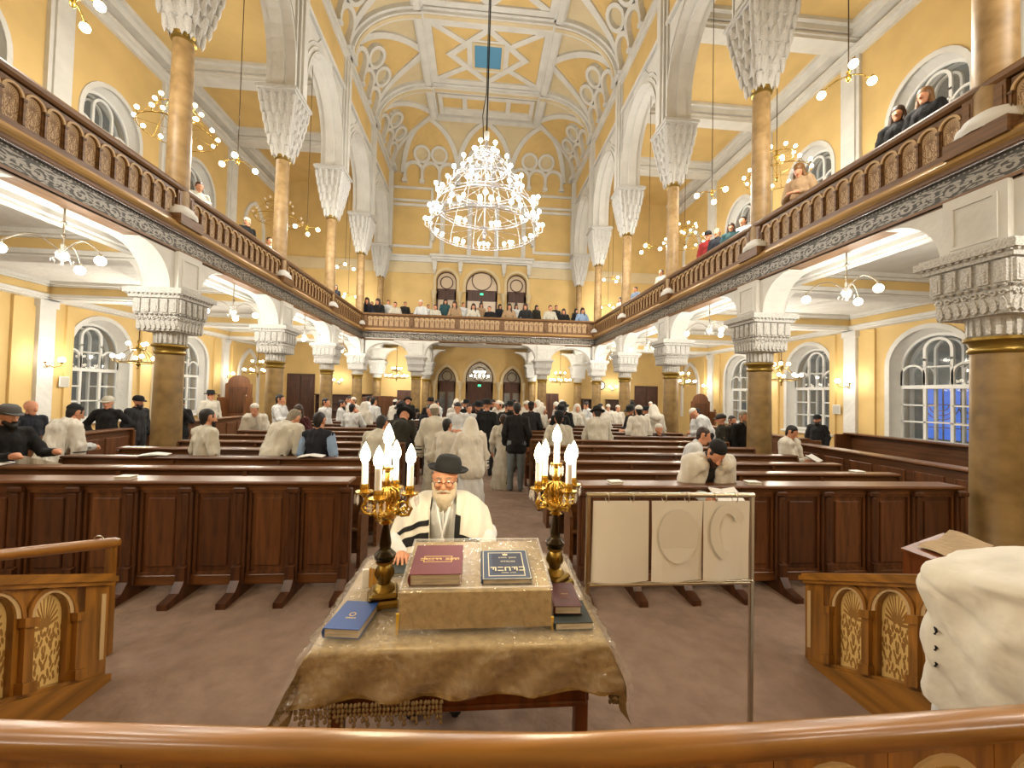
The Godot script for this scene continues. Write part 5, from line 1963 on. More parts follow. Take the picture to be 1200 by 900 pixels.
func build_table() -> void:
	var t := thing("reading_table", "wooden reading table under a gold cloth behind the curved rail", "table", TC)
	var mb := MB.new()
	mb.cbox(Vector3(0, TY - 0.02, 0), Vector3(1.26, 0.035, 0.92), 0.01)
	part("tabletop", mb, M.tablewood, t)
	mb = MB.new()
	for e in [-1.0, 1.0]:
		mb.cbox(Vector3(0, 0.68, e * 0.4), Vector3(1.12, 0.26, 0.03), 0.006)
		mb.cbox(Vector3(e * 0.56, 0.68, 0), Vector3(0.03, 0.26, 0.8), 0.006)
	mb.cbox(Vector3(0, 0.56, 0.41), Vector3(1.12, 0.025, 0.03), 0.006)
	part("apron", mb, M.tablewood, t)
	mb = MB.new()
	mb.lathe([Vector2(0.0, 0.0), Vector2(0.025, 0.0), Vector2(0.028, 0.012), Vector2(0.02, 0.02), Vector2(0.0, 0.022)], 16, Transform3D(Basis(Vector3.RIGHT, PI / 2), Vector3(0.19, 0.665, 0.415)))
	part("drawer_boss", mb, M.tablewood, t)
	for e in [[-1, -1], [1, -1], [-1, 1], [1, 1]]:
		mb = MB.new()
		mb.cbox(Vector3(e[0] * 0.54, 0.28, e[1] * 0.38), Vector3(0.06, 0.56, 0.06), 0.006)
		part("leg", mb, M.tablewood, t)
	var brocade := noise_image(256, 0.035, 61, 4)
	var cloth := mat(Color(0.63, 0.535, 0.33), 0.45, 0.25, toned(brocade, Color(0.78, 0.74, 0.66), Color(0.93, 0.91, 0.88), Color(1, 1, 1)), 2.0)
	bumped(cloth, brocade, 3.0)
	cloth.clearcoat_enabled = true
	cloth.clearcoat = 0.6
	cloth.clearcoat_roughness = 0.12
	var c := thing("tablecloth", "gold brocade cloth with a bead fringe on the reading table", "tablecloth", TC)
	mb = MB.new()
	drape(mb, 0.64, 0.47, [0.17, 0.17, 0.1, 0.2], TY + 0.003, 0.0, 3)
	part("cloth", mb, cloth, c)
	var fr := MB.new()
	var r := RandomNumberGenerator.new()
	r.seed = 8
	var strand := func(p: Vector3, n: int):
		for i in n:
			fr.lathe([Vector2(0, -0.012), Vector2(0.008, -0.004), Vector2(0.008, 0.004), Vector2(0, 0.012)], 6, Transform3D(Basis.IDENTITY, p + Vector3(r.randf_range(-0.003, 0.003), -0.02 * i, r.randf_range(-0.003, 0.003))))
	for i in 36:
		strand.call(Vector3(-0.66 + i * 0.0165, TY - 0.19, 0.51), 3 + i % 3)
	for i in 44:
		strand.call(Vector3(-0.68, TY - 0.15, 0.46 - i * 0.02), 3 + i % 3)
		strand.call(Vector3(0.68, TY - 0.15, 0.46 - i * 0.02), 3 + i % 3)
	for i in 14:
		strand.call(Vector3(0.655 + (i % 4) * 0.012, TY - 0.13 - 0.004 * i, 0.5 - (i / 4) * 0.015), 5)
	var fp := part("fringe", fr, mat(Color(0.52, 0.43, 0.27), 0.6), c, Vector3.ZERO, "beaded gold fringe")
	fp.set_meta("kind", "stuff")
	# crinkled clear plastic over the cloth
	var pl: StandardMaterial3D = M.glass.duplicate()
	pl.albedo_color = Color(0.95, 0.93, 0.88, 0.10)
	pl.roughness = 0.08
	pl.metallic_specular = 1.0
	M.plastic = pl
	var pc := thing("plastic_cover", "clear crinkled plastic sheet over the gold tablecloth", "plastic sheet", TC)
	mb = MB.new()
	drape(mb, 0.645, 0.475, [0.13, 0.13, 0.06, 0.185], TY + 0.006, 0.004, 9, 0.012)
	part("sheet", mb, pl, pc)
	# sloping book rest wrapped in gold cloth and plastic
	var br := thing("book_rest", "low sloping book rest wrapped in gold cloth and clear plastic", "book rest", Vector3(-0.065, TY + 0.013, -1.87))
	mb = MB.new()
	var prof := [Vector2(0.0, 0.0), Vector2(0.015, 0.012), Vector2(-0.028, 0.152), Vector2(-0.04, 0.158), Vector2(-0.475, 0.222), Vector2(-0.49, 0.215), Vector2(-0.49, 0.0)]
	mb.slab(poly(prof), -0.35, 0.35, func(u, v, w): return Vector3(w, v, u))
	part("rest", mb, cloth, br)
	mb = MB.new()
	var prof2 := [Vector2(0.012, -0.004), Vector2(0.022, 0.012), Vector2(-0.022, 0.158), Vector2(-0.038, 0.164), Vector2(-0.475, 0.228), Vector2(-0.497, 0.219), Vector2(-0.497, -0.004)]
	var wn := FastNoiseLite.new()
	wn.seed = 6
	wn.frequency = 1.0
	wn.fractal_type = FastNoiseLite.FRACTAL_RIDGED
	wn.fractal_octaves = 3
	var wp := func(i: int, t: float, x: float) -> Vector3:
		var q: Vector2 = prof2[i].lerp(prof2[i + 1], t)
		var e: Vector2 = (prof2[i + 1] - prof2[i]).normalized()
		var h := 0.006 * wn.get_noise_2d(x * 16.0, (q.x + q.y) * 14.0) * (1.0 if i == 3 else 0.45)
		return Vector3(x, q.y - e.x * h, q.x + e.y * h)
	for i in prof2.size() - 2:
		var nv := 40 if i == 3 else (14 if i == 1 else 2)
		for j in nv:
			for k in 70:
				var t0 := float(j) / nv
				var t1 := float(j + 1) / nv
				var x0 := lerpf(-0.356, 0.356, k / 70.0)
				var x1 := lerpf(-0.356, 0.356, (k + 1) / 70.0)
				mb.quad(wp.call(i, t0, x0), wp.call(i, t0, x1), wp.call(i, t1, x1), wp.call(i, t1, x0))
	part("plastic_wrap", mb, pl, br, Vector3.ZERO, "clear plastic wrap")
	mb = MB.new()
	mb.band([Vector2(-0.352, 0.036), Vector2(0.352, 0.036), Vector2(0.352, 0.482), Vector2(-0.352, 0.482)], 0.012, 0, 0.006, func(u, v, w): return Vector3(u, 0.164 + (v - 0.038) * 0.1465 + w, -v), true)
	mb.tube([Vector3(0.02, 0.166, -0.04), Vector3(0.02, 0.23, -0.48)], 0.004, 5)
	part("plastic_seam", mb, M.crystal, br)
	mb = MB.new()
	mb.box(Vector3(-0.352, 0.03, 0.008), Vector3(0.012, 0.1, 0.012))
	mb.box(Vector3(0.352, 0.02, 0.008), Vector3(0.012, 0.06, 0.012))
	part("tape", mb, mat(Color(0.80, 0.65, 0.12), 0.5), br, Vector3.ZERO, "yellow adhesive tape")
	var redc := mat(Color(0.36, 0.085, 0.10), 0.42)
	var bluec := mat(Color(0.13, 0.19, 0.30), 0.42)
	book("red_book", "thick crimson book with a gold title box on the book rest", [Vector3(-0.383, 1.085, -1.932), Vector3(-0.139, 1.085, -1.932), Vector3(-0.383, 1.123, -2.195)], 0.058, redc, 1)
	book("blue_book", "dark blue book with gold frames and lettering on the book rest", [Vector3(-0.04, 1.053, -1.938), Vector3(0.203, 1.053, -1.938), Vector3(-0.04, 1.092, -2.2)], 0.027, bluec, 2)
	book("cobalt_book", "bright blue book lying flat on the cloth beside a candelabra", [Vector3(-0.73, 0.903, -1.835), Vector3(-0.57, 0.903, -1.815), Vector3(-0.705, 0.903, -2.07)], 0.042, mat(Color(0.10, 0.25, 0.50), 0.45), 3)
	book("green_book", "dark green book lying flat under a small red book", [Vector3(0.295, 0.895, -1.84), Vector3(0.475, 0.895, -1.84), Vector3(0.31, 0.895, -2.04)], 0.034, mat(Color(0.05, 0.11, 0.11), 0.45), 0)
	book("small_red_book", "small dark red prayer book lying on the green book", [Vector3(0.305, 0.935, -1.91), Vector3(0.438, 0.935, -1.905), Vector3(0.32, 0.935, -2.15)], 0.038, mat(Color(0.28, 0.07, 0.08), 0.45), 4)
	book("open_prayer_book", "flat dark green book under the bearded man's hand", [Vector3(-0.66, 0.878, -2.42), Vector3(-0.40, 0.878, -2.42), Vector3(-0.66, 0.878, -2.6)], 0.018, mat(Color(0.06, 0.13, 0.10), 0.5), 0)
	var tb := thing("tissue_pack", "small white card standing beside the candelabra foot", "card", Vector3(-0.67, TY + 0.015, -2.28), 0.3)
	mb = MB.new()
	mb.cbox(Vector3(0, 0.05, 0), Vector3(0.035, 0.1, 0.015), 0.003)
	part("card", mb, M.paper, tb)
	var yc := thing("folded_wrapper", "crumpled yellow wrapper beside the candelabra foot", "wrapper", Vector3(-0.62, TY + 0.013, -2.3), 0.5)
	mb = MB.new()
	for i in 5:
		var a7 := i * 0.5
		mb.quad(Vector3(-0.04 + i * 0.016, 0, sin(a7 * 2) * 0.02), Vector3(-0.024 + i * 0.016, 0, sin(a7 * 2 + 1) * 0.02), Vector3(-0.024 + i * 0.016, 0.09 + 0.02 * cos(i), 0.01 + sin(a7 * 3) * 0.015), Vector3(-0.04 + i * 0.016, 0.09 + 0.02 * cos(i - 1), 0.01 + sin(a7 * 3 - 1) * 0.015))
	part("wrapper", mb, mat(Color(0.75, 0.55, 0.20), 0.4), yc)
	# loose books and papers on the pews
	for q in [[-5.2, -4.68, 0.2, 0], [-3.35, -4.05, 0.0, 1], [1.32, -3.93, 0.1, 1], [2.78, -3.93, -0.1, 1], [-2.2, -5.38, 0.1, 0], [-4.1, -5.38, 0.3, 0], [3.1, -5.26, 0.2, 0], [4.6, -4.56, 0.1, 1], [-2.9, -7.0, 0.1, 0]]:
		var pb := thing("pew_book", "closed pale book lying on a pew ledge" if q[3] else "open white book lying on a pew ledge", "book", Vector3(q[0], 1.0665, q[1] - 0.03), q[2], "closed books on pew ledges" if q[3] else "open books on pew ledges")
		mb = MB.new()
		if q[3]:
			mb.cbox(Vector3(0, 0.014, 0), Vector3(0.13, 0.02, 0.1), 0.003)
			part("pages", mb, M.pages, pb)
			mb = MB.new()
			mb.cbox(Vector3(0, 0.002, 0), Vector3(0.136, 0.004, 0.106), 0.001)
			mb.cbox(Vector3(0, 0.026, 0), Vector3(0.136, 0.004, 0.106), 0.001)
			part("cover", mb, M.paper, pb)
		else:
			for e in [-1.0, 1.0]:
				mb = MB.new()
				mb.cbox(Vector3(e * 0.075, 0.022, 0), Vector3(0.15, 0.012, 0.18), 0.003, Basis(Vector3.BACK, -e * 0.14))
				part("leaf", mb, M.paper, pb)
	candelabra(Vector3(-0.535, TY + 0.013, -2.12), 0.2, "brass five-branch candelabra with lit bulbs, near the bright blue book")
	candelabra(Vector3(0.375, TY + 0.013, -2.27), 0.75, "brass five-branch candelabra with lit bulbs, near the stacked red and green books")

func build_stand() -> void:
	var o := thing("chart_stand", "steel tube stand holding three hanging paper charts", "stand", Vector3(0, 0, -2.2))
	var mb := MB.new()
	var a := 0.545
	var b := 1.505
	for x in [a, b]:
		mb = MB.new()
		mb.cbox(Vector3(x, 0.7, 0), Vector3(0.024, 1.4, 0.024), 0.004)
		part("post", mb, M.steel, o)
		mb = MB.new()
		mb.cbox(Vector3(x, 0.01, 0), Vector3(0.16, 0.02, 0.14), 0.006)
		part("foot", mb, M.steel, o)
	for y in [[1.39, 0.03], [0.893, 0.022]]:
		mb = MB.new()
		mb.tube([Vector3(a - 0.012, y[0], 0), Vector3(b + 0.012, y[0], 0)], y[1] / 2, 8)
		part("crossbar", mb, M.steel, o)
	mb = MB.new()
	mb.tube([Vector3(a, 0.91, 0.012), Vector3(b, 0.91, 0.012)], 0.004, 6)
	part("wire", mb, M.steel, o)
	var xs := [[0.57, 0.885], [0.905, 1.2], [1.205, 1.48]]
	for k in 3:
		var x0: float = xs[k][0]
		var x1: float = xs[k][1]
		var s := thing("paper_chart", ["blank paper chart hung nearest the reading table", "paper chart with a faint round print hung in the middle of the stand", "paper chart with a faint curved print hung at the outer post"][k], "paper chart", Vector3(0, 0, -2.2), 0.0, "charts on the steel stand")
		var n := 10
		for lay in 3:
			mb = MB.new()
			for i in n:
				for j in 8:
					var f := func(u: float, v: float) -> Vector3:
						var bow := 0.012 * sin(u * PI * (1.0 + 0.3 * k)) * v + 0.006 * sin(u * 5.0 + k) * v
						return Vector3(lerpf(x0, x1, u) + (0.006 * lay - 0.004) * v * (1 if k else -1), 1.36 - 0.44 * v - 0.006 * lay * v - 0.004 * v * sin(u * PI), 0.018 + bow - 0.005 * lay)
					mb.quad(f.call(float(i) / n, j / 8.0), f.call(float(i + 1) / n, j / 8.0), f.call(float(i + 1) / n, (j + 1) / 8.0), f.call(float(i) / n, (j + 1) / 8.0))
			part("sheet", mb, M.paper, s)
		if k > 0:
			var pr := MB.new()
			var cx := (x0 + x1) / 2
			if k == 1:
				pr.slab(poly(arc(Vector2(cx, 1.17), 0.115, 0, TAU * 0.97, 22, 0.15)), 0.0295, 0.0305, func(u, v, w): return Vector3(u, v, w + 0.012 * sin((u - x0) / (x1 - x0) * 4.08) * (1.36 - v) / 0.44))
			else:
				pr.band(arc(Vector2(cx, 1.19), 0.08, 0.5, 4.6, 18, 0.13), 0.05, 0.0295, 0.0305, func(u, v, w): return Vector3(u, v, w + 0.012 * sin((u - x0) / (x1 - x0) * 5.0) * (1.36 - v) / 0.44))
			part("faint_print", pr, mat(Color(0.855, 0.85, 0.83), 0.8), s)
		for e in [0.25, 0.7]:
			var ri := MB.new()
			var pts := []
			var cxr := lerpf(x0, x1, e)
			for i in 14:
				var an := TAU * i / 14
				pts.append(Vector3(cxr + 0.004 * sin(an), 1.378 + cos(an) * 0.026, 0.006 + sin(an) * 0.022))
			ri.tube(pts, 0.0025, 5, true)
			part("ring", ri, M.steel, s)

# ------------------------------------------------------------------ rails round the platform
func stair_balustrade(s: float, label: String) -> void:
	# u runs from the foot of the steps towards the platform, rising as it goes
	var x := 2.47 if s > 0 else -2.5
	var z0 := -2.84
	var k := 0.43
	var up := 0.0 if s > 0 else 0.07
	var o := thing("stair_balustrade", label, "balustrade")
	var m := func(u, v, w): return Vector3(x - s * w, v + k * u + up, z0 + u)
	var len := 1.55
	var pw := 0.285
	var mb := MB.new()
	mb.slab(PackedVector2Array([Vector2(-0.06, -0.1), Vector2(0, -0.1), Vector2(0.05, -0.15), Vector2(len, -k * len - up), Vector2(len, 0.0), Vector2(-0.06, 0.0)]), -0.06, 0.06, m)
	part("stringer", mb, M.oakh, o)
	mb = MB.new()
	mb.slab(rect(-0.03, -0.03, len, 0.02), -0.05, 0.035, m)
	part("skirting", mb, M.oakh, o)
	var hr := MB.new()
	hr.slab(rect(-0.05, 0.575, len, 0.6), -0.06, 0.055, m)
	hr.slab(rect(-0.07, 0.6, len, 0.635), -0.07, 0.07, m)
	hr.slab(rect(-0.06, 0.635, len, 0.65), -0.055, 0.055, m)
	part("hand_rail", hr, M.oakh, o)
	mb = MB.new()
	mb.slab(rect(-0.05, -0.1, 0.11, 0.58), -0.05, 0.03, m)
	part("end_post", mb, M.oak, o)
	mb = MB.new()
	mb.slab(rect(-0.025, 0.1, 0.005, 0.52), 0.03, 0.036, m)
	part("end_inlay", mb, M.bead, o)
	for i in 5:
		var c := 0.155 + pw * (i + 0.5)
		if c + pw / 2 > len + 0.1:
			break
		var f := MB.new()
		var oc := [Vector2(c - 0.092, 0.02)]
		for p in arc(Vector2(c, 0.42), 0.092, PI, 0, 12, 0.125):
			oc.append(p)
		oc.append(Vector2(c + 0.092, 0.02))
		pierced(f, c - pw / 2, c + pw / 2, 0.02, 0.58, oc, -0.02, 0.02, m)
		var pnl := part("panel", f, M.oak, o)
		var bg := MB.new()
		bg.slab(rect(-0.11, 0.0, 0.11, 0.53), -0.04, -0.015, func(u, v, w): return Vector3(-s * w, v + k * u, u))
		part("filigree", bg, M.filigree2, pnl, m.call(c, 0.02, 0.0))
		var bd := MB.new()
		bd.band(arc(Vector2(c, 0.42), 0.108, PI, 0, 12, 0.138), 0.022, 0.02, 0.03, m)
		part("arch_bead", bd, M.bead, pnl)
		bd = MB.new()
		bd.band(arc(Vector2(c, 0.42), 0.13, PI, 0, 12, 0.152), 0.02, 0.02, 0.036, m)
		part("arch_moulding", bd, M.oak, pnl)
		var cl := MB.new()
		var ce: float = c - pw / 2
		cl.slab(rect(ce - 0.024, 0.02, ce + 0.024, 0.38), 0.02, 0.05, m)
		cl.slab(rect(ce - 0.036, 0.37, ce + 0.036, 0.42), 0.02, 0.062, m)
		cl.slab(rect(ce - 0.036, 0.02, ce + 0.036, 0.08), 0.02, 0.065, m)
		part("colonnette", cl, M.oak, pnl)
	# the steps behind it
	var st := struct("steps_left" if s < 0 else "steps_right", "carpeted steps up to the platform")
	mb = MB.new()
	for i in 3:
		mb.box(Vector3(x + s * 0.75, 0.07 * (i + 1), z0 + 0.6 + 0.3 * i + 1.0), Vector3(1.3, 0.14 * (i + 1), 2.0))
	part("step", mb, M.carpet, st)

func build_rails() -> void:
	M.filigree2.uv1_scale = Vector3(1.0 / 0.26, 1.0 / 0.55, 1.0 / 0.2)
	M.filigree2.uv1_offset = Vector3(0.5, 0, 0.5)
	stair_balustrade(-1.0, "oak stair balustrade with gilt fretwork arches below the plain handrail")
	stair_balustrade(1.0, "oak stair balustrade with gilt fretwork arches beside the white-draped lectern")
	# curved rail before the camera
	var o := thing("platform_rail", "curved varnished oak rail with arched panels along the platform edge", "balustrade")
	var line := []
	for i in 41:
		var t := i / 40.0
		var x := lerpf(-2.35, 2.35, t)
		var z := -1.102 - 0.082 * pow(max(-x + 0.2, 0.0), 1.1) - 0.008 * pow(max(x, 0.0), 2.0)
		line.append(Vector3(x, 0.974, z))
	var prof := [Vector2(-0.03, -0.04), Vector2(-0.042, -0.025), Vector2(-0.045, -0.005), Vector2(-0.04, 0.012), Vector2(-0.028, 0.022), Vector2(-0.012, 0.027), Vector2(0.012, 0.027), Vector2(0.028, 0.022), Vector2(0.04, 0.012), Vector2(0.045, -0.005), Vector2(0.042, -0.025), Vector2(0.03, -0.04)]
	var mb := MB.new()
	var rings := []
	var nn := []
	for i in line.size():
		var a: Vector3 = line[max(i - 1, 0)]
		var b: Vector3 = line[min(i + 1, line.size() - 1)]
		var tn := (b - a).normalized()
		var side := tn.cross(Vector3.UP).normalized()
		var r := []
		var q := []
		for j in prof.size():
			r.append(line[i] + side * prof[j].x + Vector3.UP * prof[j].y)
			var d0: Vector2 = prof[min(j + 1, prof.size() - 1)] - prof[max(j - 1, 0)]
			q.append((side * -d0.y + Vector3.UP * d0.x).normalized())
		rings.append(r)
		nn.append(q)
	for i in line.size() - 1:
		for j in prof.size() - 1:
			mb.stri(rings[i][j], rings[i][j + 1], rings[i + 1][j + 1], nn[i][j], nn[i][j + 1], nn[i + 1][j + 1])
			mb.stri(rings[i][j], rings[i + 1][j + 1], rings[i + 1][j], nn[i][j], nn[i + 1][j + 1], nn[i + 1][j])
		mb.quad(rings[i][0], rings[i + 1][0], rings[i + 1][prof.size() - 1], rings[i][prof.size() - 1])
	part("hand_rail", mb, M.oakh, o)
	# body of the rail below, with its arches towards the platform
	mb = MB.new()
	for i in line.size() - 1:
		var a2: Vector3 = line[i]
		var b2: Vector3 = line[i + 1]
		mb.quad(Vector3(a2.x, 0.945, a2.z - 0.02), Vector3(b2.x, 0.945, b2.z - 0.02), Vector3(b2.x, 0.0, b2.z - 0.02), Vector3(a2.x, 0.0, a2.z - 0.02))
		mb.quad(Vector3(a2.x, 0.945, a2.z - 0.05), Vector3(b2.x, 0.945, b2.z - 0.05), Vector3(b2.x, 0.0, b2.z - 0.05), Vector3(a2.x, 0.0, a2.z - 0.05))
	part("apron", mb, M.oak, o)
	for i in range(1, 13):
		var p: Vector3 = line[i * 3 + 1]
		var q2: Vector3 = line[i * 3 + 2]
		var ux := (q2 - p).normalized()
		var uz := ux.cross(Vector3.UP)
		var mm := flat(Vector3(p.x, 0, p.z), ux, Vector3.UP, uz)
		var pa := MB.new()
		var oc := [Vector2(-0.125, 0.4)]
		for a3 in arc(Vector2(0, 0.76), 0.125, PI, 0, 12, 0.13):
			oc.append(a3)
		oc.append(Vector2(0.125, 0.4))
		pierced(pa, -0.175, 0.175, 0.34, 0.94, oc, 0.0, 0.03, mm)
		var pp := part("panel", pa, M.oak, o)
		var bd := MB.new()
		bd.band(arc(Vector2(0, 0.76), 0.142, PI, 0, 12, 0.148), 0.026, 0.03, 0.04, mm)
		part("arch_bead", bd, M.bead, pp)
		var fg := MB.new()
		fg.slab(rect(-0.14, 0.0, 0.14, 0.55), -0.01, 0.005, flat(Vector3.ZERO, ux, Vector3.UP, uz))
		part("inlay", fg, M.filigree2, pp, Vector3(p.x, 0.36, p.z))
	# plain handrail by the foot of the steps
	var h := thing("step_handrail", "plain wooden handrail with square post at the foot of the steps", "handrail")
	mb = MB.new()
	var e0 := Vector3(-4.3, 0.79, -2.55)
	var e1 := Vector3(-2.68, 0.80, -3.17)
	mb.tube([e0, e1, e1 + (e1 - e0).normalized() * 0.03], [0.038, 0.038, 0.025], 12)
	part("rail", mb, M.oakh, h)
	for f in [0.0, 0.85]:
		mb = MB.new()
		var pp2 := e1.lerp(e0, f)
		mb.cbox(Vector3(pp2.x - 0.02, 0.385, pp2.z), Vector3(0.05, 0.77, 0.05), 0.006)
		part("post", mb, M.oak, h)
	mb = MB.new()
	mb.cbox((e0 + e1) / 2 + Vector3(-0.02, -0.74, 0), Vector3(0.05, 0.08, (e1 - e0).length()), 0.008, Basis(Vector3.UP, atan2(e1.x - e0.x, e1.z - e0.z)))
	part("bottom_rail", mb, M.oak, h)
	var ht := MB.new()
	var hp := []
	for i in 7:
		hp.append(e1.lerp(e0, 0.05) + Vector3(0.03 * cos(PI * i / 6), 0.035 + 0.025 * sin(PI * i / 6), 0))
	ht.tube(hp, 0.005, 5)
	part("hook", ht, M.steel, h)
	# wooden desk with a sloping top and the white-draped lectern beside it
	var d := thing("side_desk", "small wooden desk with a sloping top behind the stair balustrade", "desk", Vector3(3.5, -0.04, -2.8), 0.0)
	mb = MB.new()
	mb.slab(poly([Vector2(-0.12, 0), Vector2(0.2, 0), Vector2(0.2, 0.9), Vector2(-0.12, 0.8)]), -0.2, 0.2, func(u, v, w): return Vector3(u, v, w))
	part("body", mb, M.tablewood, d)
	mb = MB.new()
	mb.slab(poly([Vector2(-0.15, 0.79), Vector2(0.23, 0.909), Vector2(0.23, 0.93), Vector2(-0.15, 0.811)]), -0.19, 0.19, func(u, v, w): return Vector3(u, v, w))
	part("top", mb, M.tablewood, d)
	var pr := thing("loose_paper", "crumpled brown paper lying on the sloping desk", "paper", Vector3(3.5, -0.04, -2.8))
	mb = MB.new()
	for i in 8:
		for j in 5:
			var g := func(u: float, v: float) -> Vector3:
				return Vector3(lerpf(-0.08, 0.21, u), 0.842 + u * 0.09 + 0.035 * u * u + 0.014 * sin(u * 7 + v * 4), lerpf(-0.13, 0.15, v))
			mb.quad(g.call(i / 8.0, j / 5.0), g.call((i + 1) / 8.0, j / 5.0), g.call((i + 1) / 8.0, (j + 1) / 5.0), g.call(i / 8.0, (j + 1) / 5.0))
	part("sheet", mb, mat(Color(0.62, 0.53, 0.40), 0.8), pr)
	var w := thing("draped_lectern", "lectern wholly draped in white cloth beside the stair balustrade", "lectern", Vector3(2.22, 0.0, -1.5))
	var f := FastNoiseLite.new()
	f.seed = 5
	f.frequency = 1.6
	for lay in 2:
		mb = MB.new()
		var rows := 34
		var seg := 56
		var P := []
		for j in rows + 1:
			var t := float(j) / rows
			var ring := []
			for i in seg:
				var an := TAU * i / seg
				var y := lerpf(0.0 if lay == 0 else 0.62, 1.3, t)
				var hx := 0.235 + (0.0 if lay == 0 else 0.018)
				var hz := 0.2 + (0.0 if lay == 0 else 0.018)
				var e := pow(pow(abs(cos(an)), 5.0) + pow(abs(sin(an)), 5.0), -0.2)
				var fold := 0.014 * sin(an * 7.0 + f.get_noise_2d(an * 1.5, y * 2.0) * 3.0) * (1.0 - t * 0.6) + 0.02 * sin(y * 16.0 + sin(an * 2.0) * 2.2) * (1.0 if lay == 1 else 0.3) * smoothstep(0.3, 0.8, t)
				var swag: float = y * 5.2 + 0.9 * sin(an - 0.6)
				fold += (0.016 if lay == 1 else 0.006) * (1.0 - pow(abs(fposmod(swag, 1.0) * 2.0 - 1.0), 3.0))
				var sh := 1.0
				if t > 0.93:
					sh = sqrt(max(0.0, 1.0 - pow((t - 0.93) / 0.07, 2.0)))
				ring.append(Vector3(cos(an) * e * (hx + fold) * sh, y + 0.05 * smoothstep(0.6, 0.95, t) * cos(an - 0.4) * sh + (0.012 * sin(an * 5.0) if lay == 1 and j == 0 else 0.0), sin(an) * e * (hz + fold) * sh))
			P.append(ring)
		var NN := []
		for j in rows + 1:
			var nr := []
			for i in seg:
				var aa: Vector3 = P[j][(i + 1) % seg] - P[j][(i - 1 + seg) % seg]
				var bb: Vector3 = P[min(j + 1, rows)][i] - P[max(j - 1, 0)][i]
				var cr := aa.cross(bb)
				if cr.length() < 1e-9:
					cr = Vector3.UP
				cr = cr.normalized()
				if cr.dot(Vector3((P[j][i] as Vector3).x, 0.25 if j > rows - 4 else 0.0, (P[j][i] as Vector3).z)) < 0:
					cr = -cr
				nr.append(cr)
			NN.append(nr)
		for j in rows:
			for i in seg:
				var i2 := (i + 1) % seg
				mb.stri(P[j][i], P[j][i2], P[j + 1][i2], NN[j][i], NN[j][i2], NN[j + 1][i2])
				mb.stri(P[j][i], P[j + 1][i2], P[j + 1][i], NN[j][i], NN[j + 1][i2], NN[j + 1][i])
		part("under_cloth" if lay == 0 else "over_cloth", mb, M.shirt if lay == 0 else M.shawl, w)
	mb = MB.new()
	for i in 3:
		mb.tube([Vector3(-0.245, 0.95 - 0.07 * i, -0.15), Vector3(-0.272, 0.94 - 0.07 * i, -0.12), Vector3(-0.268, 0.925 - 0.07 * i, -0.13)], 0.005, 5)
	part("dark_tie", mb, M.navy, w, Vector3.ZERO, "dark striped ties at the cloth's edge")

# ------------------------------------------------------------------ bodies as blended capsules
# bone: [a, b, radius at a, radius at b, width factor x, depth factor z]
func cap(a: Vector3, b: Vector3, ra: float, rb := -1.0, sx := 1.0, sz := 1.0) -> Array:
	return [a, b, ra, rb if rb > 0 else ra, sx, sz]

